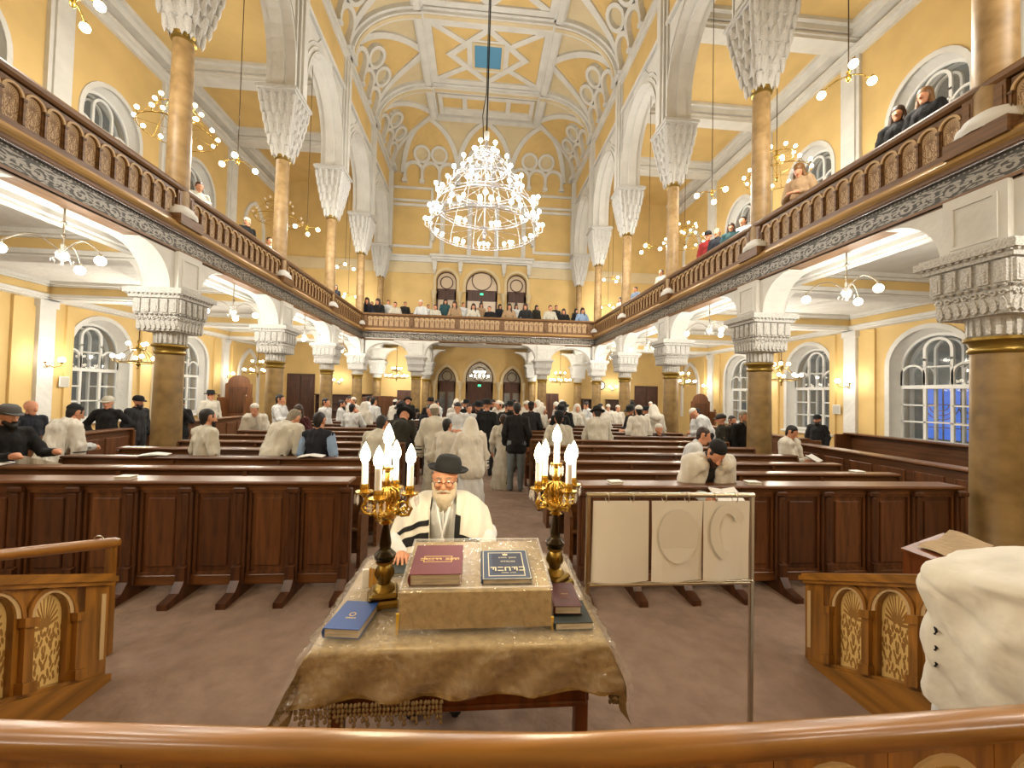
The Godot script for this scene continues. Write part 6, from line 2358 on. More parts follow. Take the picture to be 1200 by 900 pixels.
func blend(bones: Array, cell: float, k: float, mb: MB, xf := Transform3D.IDENTITY, fold := 0.0) -> void:
	var lo := Vector3.ONE * 1e6
	var hi := -lo
	for b in bones:
		var r: float = max(b[2], b[3]) + cell * 2.0
		var e := Vector3(r * max(b[4], 1.0), r, r * max(b[5], 1.0))
		for p in [b[0], b[1]]:
			lo = lo.min(p - e)
			hi = hi.max(p + e)
	var nx := int(ceil((hi.x - lo.x) / cell)) + 2
	var ny := int(ceil((hi.y - lo.y) / cell)) + 2
	var nz := int(ceil((hi.z - lo.z) / cell)) + 2
	var D := PackedFloat32Array()
	D.resize(nx * ny * nz)
	D.fill(0.5)
	for b in bones:
		var A: Vector3 = b[0]
		var B: Vector3 = b[1]
		var ra: float = b[2]
		var rb: float = b[3]
		var sc := Vector3(1.0 / b[4], 1.0, 1.0 / b[5])
		var mn: float = min(1.0, min(b[4], b[5]))
		var r2: float = max(ra, rb) + k + cell * 2.0
		var e2 := Vector3(r2 * b[4], r2, r2 * b[5])
		var p0 := (A.min(B) - e2 - lo) / cell
		var p1 := (A.max(B) + e2 - lo) / cell
		var ba := (B - A) * sc
		var l2: float = max(ba.length_squared(), 1e-9)
		for iz in range(max(0, int(p0.z)), min(nz, int(p1.z) + 2)):
			for iy in range(max(0, int(p0.y)), min(ny, int(p1.y) + 2)):
				var row := (iz * ny + iy) * nx
				for ix in range(max(0, int(p0.x)), min(nx, int(p1.x) + 2)):
					var pa := (lo + Vector3(ix, iy, iz) * cell - A) * sc
					var t := clampf(pa.dot(ba) / l2, 0.0, 1.0)
					var d := ((pa - ba * t).length() - (ra + (rb - ra) * t)) * mn
					var o := D[row + ix]
					var h := maxf(k - absf(o - d), 0.0) / k
					D[row + ix] = minf(o, d) - h * h * k * 0.25
	if fold > 0.0:
		var fn := FastNoiseLite.new()
		fn.seed = 19
		fn.frequency = 1.0
		fn.fractal_octaves = 2
		for iz in nz:
			for iy in ny:
				var row0 := (iz * ny + iy) * nx
				for ix in nx:
					if absf(D[row0 + ix]) < fold + cell * 2.2:
						var w := lo + Vector3(ix, iy, iz) * cell
						D[row0 + ix] += fold * fn.get_noise_3d(w.x * 11.0, w.y * 3.5, w.z * 11.0)
	var V := PackedInt32Array()
	V.resize(nx * ny * nz)
	V.fill(-1)
	var P := PackedVector3Array()
	var N := PackedVector3Array()
	var off := [0, 1, nx, nx + 1, nx * ny, nx * ny + 1, nx * ny + nx, nx * ny + nx + 1]
	var cor := [Vector3(0, 0, 0), Vector3(1, 0, 0), Vector3(0, 1, 0), Vector3(1, 1, 0), Vector3(0, 0, 1), Vector3(1, 0, 1), Vector3(0, 1, 1), Vector3(1, 1, 1)]
	var edges := [[0, 1], [2, 3], [4, 5], [6, 7], [0, 2], [1, 3], [4, 6], [5, 7], [0, 4], [1, 5], [2, 6], [3, 7]]
	var lim := cell * 2.2
	for iz in nz - 1:
		for iy in ny - 1:
			var row2 := (iz * ny + iy) * nx
			for ix in nx - 1:
				var i := row2 + ix
				if absf(D[i]) > lim:
					continue
				var q := [D[i], D[i + 1], D[i + off[2]], D[i + off[3]], D[i + off[4]], D[i + off[5]], D[i + off[6]], D[i + off[7]]]
				var neg := 0
				for c in 8:
					if q[c] < 0.0:
						neg += 1
				if neg == 0 or neg == 8:
					continue
				var s := Vector3.ZERO
				var cnt := 0
				for e in edges:
					var d0: float = q[e[0]]
					var d1: float = q[e[1]]
					if (d0 < 0.0) != (d1 < 0.0):
						s += (cor[e[0]] as Vector3).lerp(cor[e[1]], d0 / (d0 - d1))
						cnt += 1
				V[i] = P.size()
				P.append(xf * (lo + (Vector3(ix, iy, iz) + s / cnt) * cell))
				var g := Vector3(q[1] + q[3] + q[5] + q[7] - q[0] - q[2] - q[4] - q[6], q[2] + q[3] + q[6] + q[7] - q[0] - q[1] - q[4] - q[5], q[4] + q[5] + q[6] + q[7] - q[0] - q[1] - q[2] - q[3])
				N.append((xf.basis * g).normalized())
	var st := [1, nx, nx * ny]
	for iz in range(1, nz - 1):
		for iy in range(1, ny - 1):
			var row3 := (iz * ny + iy) * nx
			for ix in range(1, nx - 1):
				var i := row3 + ix
				if V[i] < 0:
					continue
				for ax in 3:
					if (D[i] < 0.0) == (D[i + st[ax]] < 0.0):
						continue
					var u: int = st[(ax + 1) % 3]
					var w: int = st[(ax + 2) % 3]
					var a := V[i]
					var b2 := V[i - u]
					var c2 := V[i - u - w]
					var d2 := V[i - w]
					if b2 < 0 or c2 < 0 or d2 < 0:
						continue
					mb.stri(P[a], P[b2], P[c2], N[a], N[b2], N[c2])
					mb.stri(P[a], P[c2], P[d2], N[a], N[c2], N[d2])

# ---- heads (origin in the middle of the skull, facing +z, crown at y = 0.115)
func head_bones(fine: bool) -> Array:
	var v := func(x, y, z): return Vector3(x, y, z)
	var h := [
		cap(v.call(0, 0.03, -0.015), v.call(0, 0.035, -0.02), 0.084, 0.084, 0.92, 1.12),
		cap(v.call(0, -0.02, 0.02), v.call(0, -0.075, 0.035), 0.066, 0.048, 0.98, 1.0),
		cap(v.call(0, -0.1, 0.062), v.call(0, -0.1, 0.058), 0.022),
		cap(v.call(0, 0.01, 0.088), v.call(0, -0.028, 0.112), 0.009, 0.014),
		cap(v.call(-0.013, -0.032, 0.098), v.call(0.013, -0.032, 0.098), 0.009),
		cap(v.call(-0.076, -0.02, -0.01), v.call(-0.08, 0.022, -0.018), 0.014, 0.017, 0.6, 1.0),
		cap(v.call(0.076, -0.02, -0.01), v.call(0.08, 0.022, -0.018), 0.014, 0.017, 0.6, 1.0)]
	if fine:
		for e in [-1.0, 1.0]:
			h.append(cap(v.call(e * 0.015, 0.027, 0.084), v.call(e * 0.05, 0.025, 0.07), 0.011, 0.009))
			h.append(cap(v.call(e * 0.045, -0.025, 0.066), v.call(e * 0.05, -0.035, 0.06), 0.02))
		h.append(cap(v.call(-0.02, -0.062, 0.086), v.call(0.02, -0.062, 0.086), 0.007))
		h.append(cap(v.call(-0.017, -0.073, 0.084), v.call(0.017, -0.073, 0.084), 0.008))
	return h

# a figure is a set of joints; clothes are the same joints with larger radii
func joints(pose: String) -> Dictionary:
	var v := func(x, y, z): return Vector3(x, y, z)
	var J := {"pel": v.call(0, 0.95, 0), "che": v.call(0, 1.3, 0), "nk": v.call(0, 1.46, 0.0), "hd": v.call(0, 1.605, 0.02), "tilt": 0.15,
		"kn": v.call(0.1, 0.5, 0.02), "an": v.call(0.1, 0.08, -0.02),
		"el": v.call(0.25, 1.13, -0.02), "wr": v.call(0.24, 0.9, 0.08), "el2": null, "wr2": null}
	match pose:
		"read":
			J.el = v.call(0.25, 1.12, 0.0); J.wr = v.call(0.1, 1.1, 0.25); J.tilt = 0.5; J.hd = v.call(0, 1.59, 0.045)
		"bow":
			J.che = v.call(0, 1.25, 0.13); J.nk = v.call(0, 1.37, 0.22); J.hd = v.call(0, 1.43, 0.35); J.tilt = 0.95
			J.el = v.call(0.25, 1.03, 0.15); J.wr = v.call(0.14, 0.98, 0.38)
		"akimbo":
			J.el = v.call(0.36, 1.15, -0.08); J.wr = v.call(0.2, 0.98, 0.1)
		"reach":
			J.el = v.call(0.27, 1.15, 0.12); J.wr = v.call(0.2, 1.18, 0.4)
		"phone":
			J.el = v.call(0.27, 1.16, 0.12); J.wr = v.call(0.08, 1.46, 0.22)
		"lean":
			J.che = v.call(0, 1.27, 0.1); J.nk = v.call(0, 1.4, 0.16); J.hd = v.call(0, 1.52, 0.25); J.tilt = 0.4
			J.el = v.call(0.24, 1.05, 0.18); J.wr = v.call(0.1, 1.0, 0.42)
		"sit", "sitread":
			J.pel = v.call(0, 0.53, -0.1); J.che = v.call(0, 0.88, -0.06); J.nk = v.call(0, 1.03, -0.02); J.hd = v.call(0, 1.165, 0.03)
			J.kn = v.call(0.12, 0.5, 0.36); J.an = v.call(0.12, 0.08, 0.36)
			J.el = v.call(0.26, 0.72, 0.0); J.wr = v.call(0.14, 0.62, 0.22); J.tilt = 0.25
			if pose == "sitread":
				J.che = v.call(0, 0.87, 0.0); J.nk = v.call(0, 1.0, 0.07); J.hd = v.call(0, 1.11, 0.17); J.tilt = 0.75
				J.el = v.call(0.27, 0.72, 0.1); J.wr = v.call(0.12, 0.78, 0.32)
	return J

func mirror(p: Vector3) -> Vector3:
	return Vector3(-p.x, p.y, p.z)

func arm_bones(J: Dictionary, add: float, only_upper := false) -> Array:
	var out := []
	for e in 2:
		var f := func(p: Vector3) -> Vector3: return p if e == 0 else mirror(p)
		var sh: Vector3 = f.call((J.nk as Vector3) + Vector3(0.17, -0.06, -0.01))
		var el: Vector3 = f.call(J.el)
		var wr: Vector3 = f.call(J.wr)
		out.append(cap(sh, el, 0.056 + add, 0.044 + add))
		if not only_upper:
			out.append(cap(el, wr, 0.043 + add, 0.032 + add * 1.1))
	return out

func hand_bones(J: Dictionary) -> Array:
	var out := []
	for e in 2:
		var f := func(p: Vector3) -> Vector3: return p if e == 0 else mirror(p)
		var wr: Vector3 = f.call(J.wr)
		var el: Vector3 = f.call(J.el)
		var d := (wr - el).normalized()
		out.append(cap(wr, wr + d * 0.08, 0.028, 0.036, 1.0, 0.8))
		out.append(cap(wr + d * 0.08, wr + d * 0.15 + Vector3(0, -0.02, 0), 0.033, 0.02))
		out.append(cap(wr + d * 0.03, wr + d * 0.08 + Vector3(-0.035 if e == 0 else 0.035, 0.02, 0), 0.016, 0.013))
	return out

func leg_bones(J: Dictionary, add: float) -> Array:
	var out := []
	for e in [1.0, -1.0]:
		var k := Vector3(J.kn.x * e, J.kn.y, J.kn.z)
		var a := Vector3(J.an.x * e, J.an.y, J.an.z)
		out.append(cap((J.pel as Vector3) + Vector3(0.09 * e, -0.03, 0), k, 0.085 + add, 0.062 + add))
		out.append(cap(k, a, 0.06 + add, 0.042 + add))
	return out

func torso_bones(J: Dictionary, add: float) -> Array:
	var p: Vector3 = J.pel
	var c: Vector3 = J.che
	var n: Vector3 = J.nk
	return [cap(p, p.lerp(c, 0.45), 0.115 + add, 0.105 + add, 1.32, 0.92), cap(p.lerp(c, 0.4), c, 0.105 + add, 0.122 + add, 1.32, 0.92),
		cap(n + Vector3(-0.155, -0.055, -0.01), n + Vector3(0.155, -0.055, -0.01), 0.058 + add), cap(c, n + Vector3(0, -0.03, -0.01), 0.11 + add, 0.06 + add, 1.2, 0.9)]

var FIG := {}
func head_xf(J: Dictionary) -> Transform3D:
	return Transform3D(Basis(Vector3.RIGHT, J.tilt), J.hd)

func make_figures() -> void:
	var head := MB.new()
	blend(head_bones(false), 0.0105, 0.022, head)
	var hair := MB.new()      # short hair: crown, sides and back
	blend([cap(Vector3(0, 0.045, -0.028), Vector3(0, 0.05, -0.03), 0.086, 0.086, 0.94, 1.1), cap(Vector3(0, -0.01, -0.06), Vector3(0, -0.06, -0.055), 0.062, 0.045, 1.05, 0.8), cap(Vector3(-0.07, 0.02, 0.01), Vector3(0.07, 0.02, 0.01), 0.02)], 0.012, 0.02, hair)
	var beard := MB.new()
	blend([cap(Vector3(-0.055, -0.06, 0.045), Vector3(0, -0.105, 0.075), 0.024, 0.03), cap(Vector3(0.055, -0.06, 0.045), Vector3(0, -0.105, 0.075), 0.024, 0.03), cap(Vector3(0, -0.1, 0.07), Vector3(0, -0.16, 0.075), 0.034, 0.02), cap(Vector3(-0.022, -0.05, 0.1), Vector3(0.022, -0.05, 0.1), 0.01)], 0.011, 0.02, beard)
	var longh := MB.new()
	blend([cap(Vector3(0, 0.045, -0.025), Vector3(0, 0.05, -0.03), 0.094, 0.094, 0.95, 1.1), cap(Vector3(-0.07, 0.0, -0.01), Vector3(-0.085, -0.2, 0.02), 0.035, 0.045), cap(Vector3(0.07, 0.0, -0.01), Vector3(0.085, -0.2, 0.02), 0.035, 0.045), cap(Vector3(0, 0, -0.07), Vector3(0, -0.24, -0.07), 0.06, 0.075, 1.3, 0.7)], 0.014, 0.03, longh)
	var hood := MB.new()
	blend([cap(Vector3(0, 0.04, -0.035), Vector3(0, 0.045, -0.035), 0.102, 0.102, 0.98, 1.05), cap(Vector3(-0.075, 0.0, -0.01), Vector3(-0.11, -0.2, 0.0), 0.045, 0.06), cap(Vector3(0.075, 0.0, -0.01), Vector3(0.11, -0.2, 0.0), 0.045, 0.06), cap(Vector3(0, -0.02, -0.08), Vector3(0, -0.24, -0.1), 0.08, 0.11, 1.25, 0.7)], 0.016, 0.04, hood)
	var kip := MB.new()
	var sk := []
	for i in 7:
		var a := PI / 2 * i / 6.0
		sk.append(Vector2(0.092 * cos(a * 0.98 + 0.03), 0.055 + 0.088 * sin(a)))
	kip.lathe(sk, 18, Transform3D(Basis(Vector3.RIGHT, -0.25).scaled(Vector3(0.95, 1, 1.1)), Vector3(0, 0.005, -0.02)))
	var capm := MB.new()
	capm.lathe([Vector2(0.096, 0.03), Vector2(0.1, 0.06), Vector2(0.09, 0.11), Vector2(0.06, 0.14), Vector2(0, 0.15)], 18, Transform3D(Basis.IDENTITY.scaled(Vector3(0.95, 1, 1.15)), Vector3(0, 0, -0.015)))
	capm.slab(poly(arc(Vector2(0, 0.02), 0.085, 0, PI, 10, 0.15)), 0.035, 0.045, func(u, v, w): return Vector3(u, w - v * 0.12 + 0.02, v))
	var hat := MB.new()
	hat.lathe([Vector2(0.0, 0.062), Vector2(0.158, 0.056), Vector2(0.168, 0.068), Vector2(0.152, 0.07), Vector2(0.1, 0.07), Vector2(0.098, 0.12), Vector2(0.088, 0.165), Vector2(0.06, 0.178), Vector2(0.02, 0.165), Vector2(0, 0.16)], 28, Transform3D(Basis(Vector3.RIGHT, -0.12).scaled(Vector3(0.96, 1, 1.1)), Vector3(0, -0.005, -0.02)))
	FIG.head = head
	FIG.acc = {"hair": hair.mesh(), "beard": beard.mesh(), "long": longh.mesh(), "hood": hood.mesh(), "kippah": kip.mesh(), "cap": capm.mesh(), "hat": hat.mesh()}
	var bk := MB.new()
	for e in [-1.0, 1.0]:
		bk.cbox(Vector3(e * 0.07, 0.012, 0), Vector3(0.14, 0.016, 0.2), 0.003, Basis(Vector3.BACK, e * 0.2))
	FIG.book = bk.mesh()
	for pose in ["stand", "read", "bow", "akimbo", "reach", "phone", "lean", "sit", "sitread"]:
		var J := joints(pose)
		var body := MB.new()
		var bones := torso_bones(J, -0.01)
		bones.append_array(arm_bones(J, -0.006))
		bones.append_array(leg_bones(J, -0.006))
		bones.append_array(hand_bones(J))
		var hx := head_xf(J)
		bones.append(cap((J.nk as Vector3) + Vector3(0, -0.06, 0), hx * Vector3(0, -0.05, -0.015), 0.058, 0.052))
		blend(bones, 0.021, 0.03, body)
		for i in range(0, head.v.size(), 3):
			body.stri(hx * head.v[i], hx * head.v[i + 1], hx * head.v[i + 2], hx.basis * head.n[i], hx.basis * head.n[i + 1], hx.basis * head.n[i + 2])
		var jacket := MB.new()
		var jb := torso_bones(J, 0.018)
		jb.append_array(arm_bones(J, 0.014))
		if not pose.begins_with("sit"):
			for e in [1.0, -1.0]:
				jb.append(cap((J.pel as Vector3) + Vector3(0.075 * e, 0, 0), (J.pel as Vector3) + Vector3(0.09 * e, -0.14, 0), 0.108, 0.112))
		jb.append(cap((J.nk as Vector3) + Vector3(0, -0.05, -0.005), (J.nk as Vector3) + Vector3(0, 0.0, 0.0), 0.085, 0.068))
		blend(jb, 0.022, 0.03, jacket, Transform3D.IDENTITY, 0.02)
		var trou := MB.new()
		var tb := leg_bones(J, 0.014)
		for e in [1.0, -1.0]:
			var a2 := Vector3(J.an.x * e, J.an.y, J.an.z)
			tb.append(cap(a2 + Vector3(0, -0.035, -0.03), a2 + Vector3(0, -0.04, 0.15), 0.042, 0.036))
		tb.append(cap((J.pel as Vector3) + Vector3(-0.06, 0, 0), (J.pel as Vector3) + Vector3(0.06, 0, 0), 0.125, 0.125, 1.0, 0.95))
		blend(tb, 0.025, 0.03, trou, Transform3D.IDENTITY, 0.015)
		var sh := MB.new()      # prayer shawl over shoulders, back and upper arms
		var n: Vector3 = J.nk
		var p: Vector3 = J.pel
		var sb := torso_bones(J, 0.032)
		sb.append_array(arm_bones(J, 0.03, true))
		sb.append(cap(n + Vector3(0, -0.04, -0.03), p + Vector3(0, -0.12, -0.06), 0.1, 0.165, 1.3, 0.85))
		for e in [1.0, -1.0]:
			var el := Vector3(J.el.x * e, J.el.y, J.el.z)
			sb.append(cap(el, el + Vector3(0, -0.2, 0.0), 0.08, 0.075))
			sb.append(cap(n + Vector3(0.1 * e, -0.05, 0.04), n.lerp(p, 0.75) + Vector3(0.13 * e, 0, 0.14), 0.06, 0.055))
		blend(sb, 0.022, 0.03, sh, Transform3D.IDENTITY, 0.03)
		var stp := MB.new()     # dark stripes of the shawl: rings round each hanging end
		for e in [1.0, -1.0]:
			var el2 := Vector3(J.el.x * e, J.el.y, J.el.z)
			for q in [[-0.08, 0.012], [-0.13, 0.02], [-0.19, 0.008]]:
				stp.tube([el2 + Vector3(0, q[0] - q[1] * 0.6, 0), el2 + Vector3(0, q[0] + q[1] * 0.6, 0)], [0.087, 0.089], 14)
		var sto := MB.new()     # shawl worn open: over back and shoulders, two lengths down the front
		var ch: Vector3 = J.che
		var ob := [cap(n + Vector3(0, -0.06, -0.07), p.lerp(ch, 0.3) + Vector3(0, 0, -0.1), 0.1, 0.12, 1.5, 0.6)]
		for e in [1.0, -1.0]:
			var sh3 := n + Vector3(0.2 * e, -0.06, -0.01)
			var el3 := Vector3(J.el.x * e, J.el.y, J.el.z)
			ob.append(cap(n + Vector3(0.075 * e, 0.0, -0.02), sh3, 0.062, 0.094))
			ob.append(cap(sh3, sh3.lerp(el3, 0.7), 0.094, 0.086))
			ob.append(cap(n + Vector3(0.13 * e, -0.04, 0.0), n + Vector3(0.13 * e, -0.07, 0.06), 0.085))
			ob.append(cap(n + Vector3(0.085 * e, -0.02, 0.03), ch + Vector3(0.105 * e, -0.02, 0.13), 0.045, 0.05))
			ob.append(cap(ch + Vector3(0.105 * e, -0.02, 0.13), p.lerp(ch, 0.35) + Vector3(0.12 * e, 0, 0.17), 0.05, 0.055, 1.2, 0.7))
			ob.append(cap(sh3 + Vector3(-0.03 * e, -0.03, 0.05), p.lerp(ch, 0.4) + Vector3(0.17 * e, 0, 0.13), 0.055, 0.055))
		blend(ob, 0.02, 0.02, sto, Transform3D.IDENTITY, 0.018)
		var rb := MB.new()      # long white robe
		var lo: Vector3 = p + Vector3(0, -0.8 if not pose.begins_with("sit") else -0.2, 0)
		var rbb := torso_bones(J, 0.022)
		rbb.append_array(arm_bones(J, 0.02))
		rbb.append(cap(p + Vector3(0, 0.05, 0), lo, 0.13, 0.2, 1.25, 1.0))
		rbb.append(cap(n + Vector3(0, -0.05, -0.005), n + Vector3(0, 0.0, 0.0), 0.085, 0.07))
		blend(rbb, 0.023, 0.03, rb, Transform3D.IDENTITY, 0.028)
		FIG[pose] = {"J": J, "hx": hx, "body": body.mesh(), "jacket": jacket.mesh(), "trousers": trou.mesh(), "shawl": sh.mesh(), "stripes": stp.mesh(), "stole": sto.mesh(), "robe": rb.mesh(), "top": (hx * Vector3(0, 0.125, -0.02)).y}

# one person; wear: jacket / shirt / robe / shawl+shirt ...; y_top: height of the crown above the floor
func person(at: Vector3, turn: float, pose: String, o: Dictionary, label: String, group := "") -> Node3D:
	var F: Dictionary = FIG[pose]
	var n := thing("person", label, "person", at, turn, group)
	var s: float = o.get("scale", 1.0)
	n.scale = Vector3.ONE * s
	part("body", F.body, o.get("skin", M.skin), n)
	var J: Dictionary = F.J
	if o.has("robe"):
		part("robe", F.robe, o.robe, n)
		if not pose.begins_with("sit"):
			part("trousers", F.trousers, o.get("legs", M.charcoal), n)
	else:
		part("jacket", F.jacket, o.get("top", M.black), n)
		part("trousers", F.trousers, o.get("legs", M.charcoal), n)
	if o.has("sleeves"):
		var sl := MB.new()
		blend(arm_bones(J, 0.02), 0.02, 0.02, sl, Transform3D.IDENTITY, 0.015)
		part("sleeves", sl, o.sleeves, n)
	if o.has("stole"):
		part("shawl", F.stole, o.stole, n, Vector3.ZERO, "white prayer shawl")
	if o.has("shawl"):
		var sh := part("shawl", F.shawl, o.shawl, n, Vector3.ZERO, "white prayer shawl")
		if o.get("stripes", true):
			part("stripe", F.stripes, M.navy, sh)
	for a in o.get("head", []):
		var q := part({"hair": "hair", "long": "hair", "beard": "beard", "hood": "shawl_hood", "kippah": "skullcap", "cap": "cap", "hat": "hat"}[a[0]], FIG.acc[a[0]], a[1], n)
		q.transform = F.hx
	if o.get("book", false):
		var b := thing("prayer_book", "open prayer book held by the " + o.get("who", "reader"), "book")
		b.transform = n.transform * Transform3D(Basis(Vector3.RIGHT, 0.5), ((J.wr as Vector3) + mirror(J.wr)) / 2 + Vector3(0, 0.05, 0.13))
		part("pages", FIG.book, M.paper, b)
		if o.get("who", "reader") == "reader":
			b.set_meta("group", "open prayer books in readers' hands")
	return n

# ------------------------------------------------------------------ the bearded man at the table
func catmull(p: Array, t: float) -> Vector3:
	var n := p.size() - 1
	var f := clampf(t, 0.0, 1.0) * n
	var i: int = min(int(f), n - 1)
	return (p[i] as Vector3).cubic_interpolate(p[i + 1], p[max(i - 1, 0)], p[min(i + 2, n)], f - i)

func hand(mb: MB, wrist: Vector3, dir: Vector3, e: float) -> void:
	# palm down, fingers forward, e = +1 when the thumb lies towards +x
	var side := dir.cross(Vector3.UP).normalized() * -e
	var dn := Vector3(0, -1, 0)
	var b := []
	var root := wrist + dir * 0.085
	b.append(cap(wrist - dir * 0.05, wrist, 0.027, 0.026))
	b.append(cap(wrist, root + side * 0.018, 0.026, 0.02))
	b.append(cap(wrist, root - side * 0.018, 0.024, 0.018))
	var len := [0.068, 0.078, 0.073, 0.056]
	for i in 4:
		var o := side * (0.032 - i * 0.0205)
		var k0 := root + o + Vector3(0, 0.006, 0)
		var spread := (dir + side * (0.16 - i * 0.1)).normalized()
		var k1: Vector3 = k0 + spread * len[i] * 0.45 + Vector3(0, 0.004, 0)
		var k2: Vector3 = k1 + spread * len[i] * 0.3 + dn * 0.011
		var k3: Vector3 = k2 + spread * len[i] * 0.22 + dn * 0.014
		b.append(cap(k0 - spread * 0.02, k1, 0.0098, 0.009))
		b.append(cap(k1, k2, 0.009, 0.0082))
		b.append(cap(k2, k3, 0.0082, 0.007))
	var t0 := wrist + dir * 0.02 + side * 0.022 + dn * 0.004
	var t1 := t0 + dir * 0.035 + side * 0.025
	b.append(cap(wrist + dir * 0.01 + side * 0.01, t0, 0.017, 0.015))
	b.append(cap(t0, t1, 0.0125, 0.0105))
	b.append(cap(t1, t1 + dir * 0.03 + side * 0.006 + dn * 0.006, 0.0105, 0.0085))
	blend(b, 0.0042, 0.006, mb)

func build_hero() -> void:
	var v := func(x, y, z): return Vector3(x, y, z)
	var o := thing("person", "bearded man in a black hat and striped white shawl seated behind the table", "person", Vector3(-0.30, 0, -2.93))
	var hx := Transform3D(Basis(Vector3.RIGHT, 0.16), Vector3(0, 1.335, 0.05))
	var wr := Vector3(-0.255, 0.895, 0.235)
	var wl := Vector3(0.2, 0.9, 0.27)
	var limbs := func(add: float) -> Array:
		return [cap(v.call(0, 0.55, -0.1), v.call(0, 0.8, -0.06), 0.13 + add, 0.125 + add, 1.3, 0.95), cap(v.call(0, 0.8, -0.06), v.call(0, 1.05, -0.02), 0.125 + add, 0.13 + add, 1.3, 0.92),
			cap(v.call(-0.16, 1.115, -0.02), v.call(0.16, 1.115, -0.02), 0.058 + add), cap(v.call(0, 1.05, -0.02), v.call(0, 1.16, -0.01), 0.11 + add, 0.06 + add, 1.2, 0.9)]
	var arms := func(add: float) -> Array:
		return [cap(v.call(-0.19, 1.1, -0.02), v.call(-0.3, 0.93, 0.03), 0.058 + add, 0.048 + add), cap(v.call(-0.3, 0.93, 0.03), wr, 0.046 + add, 0.034 + add),
			cap(v.call(0.19, 1.1, -0.02), v.call(0.31, 0.93, 0.03), 0.058 + add, 0.048 + add), cap(v.call(0.31, 0.93, 0.03), wl, 0.046 + add, 0.034 + add)]
	var body := MB.new()
	var b: Array = limbs.call(-0.012)
	b.append_array(arms.call(-0.008))
	for e in [-1.0, 1.0]:
		b.append(cap(v.call(0.09 * e, 0.5, -0.08), v.call(0.13 * e, 0.52, 0.32), 0.09, 0.065))
		b.append(cap(v.call(0.13 * e, 0.52, 0.32), v.call(0.13 * e, 0.08, 0.3), 0.06, 0.045))
	b.append(cap(v.call(0, 1.1, -0.01), hx * v.call(0, -0.05, -0.01), 0.062, 0.055))
	blend(b, 0.014, 0.03, body)
	var head := MB.new()
	blend(head_bones(true), 0.0042, 0.012, head)
	for i in range(0, head.v.size(), 3):
		body.stri(hx * head.v[i], hx * head.v[i + 1], hx * head.v[i + 2], hx.basis * head.n[i], hx.basis * head.n[i + 1], hx.basis * head.n[i + 2])
	hand(body, wr, v.call(0.12, -0.02, 0.99).normalized(), 1.0)
	hand(body, wl, v.call(-0.5, -0.05, 0.86).normalized(), -1.0)
	part("body", body, M.skin, o)
	# eyes, brows, spectacles
	var ey := MB.new()
	var ir := MB.new()
	var br := MB.new()
	var gl := MB.new()
	for e in [-1.0, 1.0]:
		ey.lathe([Vector2(0, -0.011), Vector2(0.009, -0.006), Vector2(0.011, 0), Vector2(0.009, 0.006), Vector2(0, 0.011)], 12, hx * Transform3D(Basis.IDENTITY, v.call(e * 0.032, 0.004, 0.073)))
		ir.lathe([Vector2(0, 0.0), Vector2(0.005, -0.001), Vector2(0, -0.003)], 10, hx * Transform3D(Basis(Vector3.RIGHT, -PI / 2 + 0.35), v.call(e * 0.032, 0.0, 0.0835)))
		br.tube([hx * v.call(e * 0.014, 0.031, 0.094), hx * v.call(e * 0.034, 0.036, 0.088), hx * v.call(e * 0.054, 0.029, 0.074)], [0.005, 0.006, 0.003], 6)
		var loop := []
		for i in 16:
			var a := TAU * i / 16
			var c := Vector2(cos(a), sin(a))
			var q := pow(pow(abs(c.x), 4.0) + pow(abs(c.y), 4.0), -0.25)
			loop.append(hx * v.call(e * 0.034 + c.x * q * 0.026, -0.004 + c.y * q * 0.018, 0.108 - abs(c.x * q * 0.026 * e + 0.0) * 0.1))
		gl.tube(loop, 0.0023, 5, true)
		gl.tube([hx * v.call(e * 0.06, 0.004, 0.104), hx * v.call(e * 0.079, 0.004, 0.07), hx * v.call(e * 0.083, 0.006, -0.01)], 0.0015, 5)
	gl.tube([hx * v.call(-0.008, 0.003, 0.109), hx * v.call(0, 0.007, 0.112), hx * v.call(0.008, 0.003, 0.109)], 0.0016, 5)
	part("eyes", ey, M.paper, o)
	part("irises", ir, M.brownhair, o)
	part("eyebrows", br, M.greyhair, o)
	part("spectacles", gl, mat(Color(0.22, 0.10, 0.06), 0.3), o, Vector3.ZERO, "thin brown spectacles")
	var mo := MB.new()
	mo.tube([hx * v.call(-0.02, -0.068, 0.094), hx * v.call(0, -0.066, 0.099), hx * v.call(0.02, -0.068, 0.094)], [0.002, 0.005, 0.002], 6)
	part("lips", mo, mat(Color(0.62, 0.33, 0.28), 0.5), o)
	var be := MB.new()
	var strands := [cap(v.call(-0.07, -0.035, 0.02), v.call(-0.05, -0.1, 0.05), 0.02, 0.028), cap(v.call(0.07, -0.035, 0.02), v.call(0.05, -0.1, 0.05), 0.02, 0.028),
		cap(v.call(-0.05, -0.1, 0.05), v.call(0, -0.14, 0.07), 0.032, 0.04), cap(v.call(0.05, -0.1, 0.05), v.call(0, -0.14, 0.07), 0.032, 0.04),
		cap(v.call(0, -0.12, 0.07), v.call(0, -0.225, 0.055), 0.05, 0.022, 1.15, 0.8), cap(v.call(-0.004, -0.05, 0.099), v.call(-0.038, -0.068, 0.082), 0.011, 0.009), cap(v.call(0.004, -0.05, 0.099), v.call(0.038, -0.068, 0.082), 0.011, 0.009)]
	var rr := RandomNumberGenerator.new()
	rr.seed = 4
	for i in 26:
		var x := rr.randf_range(-0.055, 0.055)
		var y0 := rr.randf_range(-0.17, -0.1)
		strands.append(cap(v.call(x, y0, 0.105 - abs(x) * 0.5), v.call(x * 0.75, y0 - rr.randf_range(0.04, 0.08), 0.085 - abs(x) * 0.4), 0.007, 0.003))
	blend(strands, 0.0055, 0.012, be, hx)
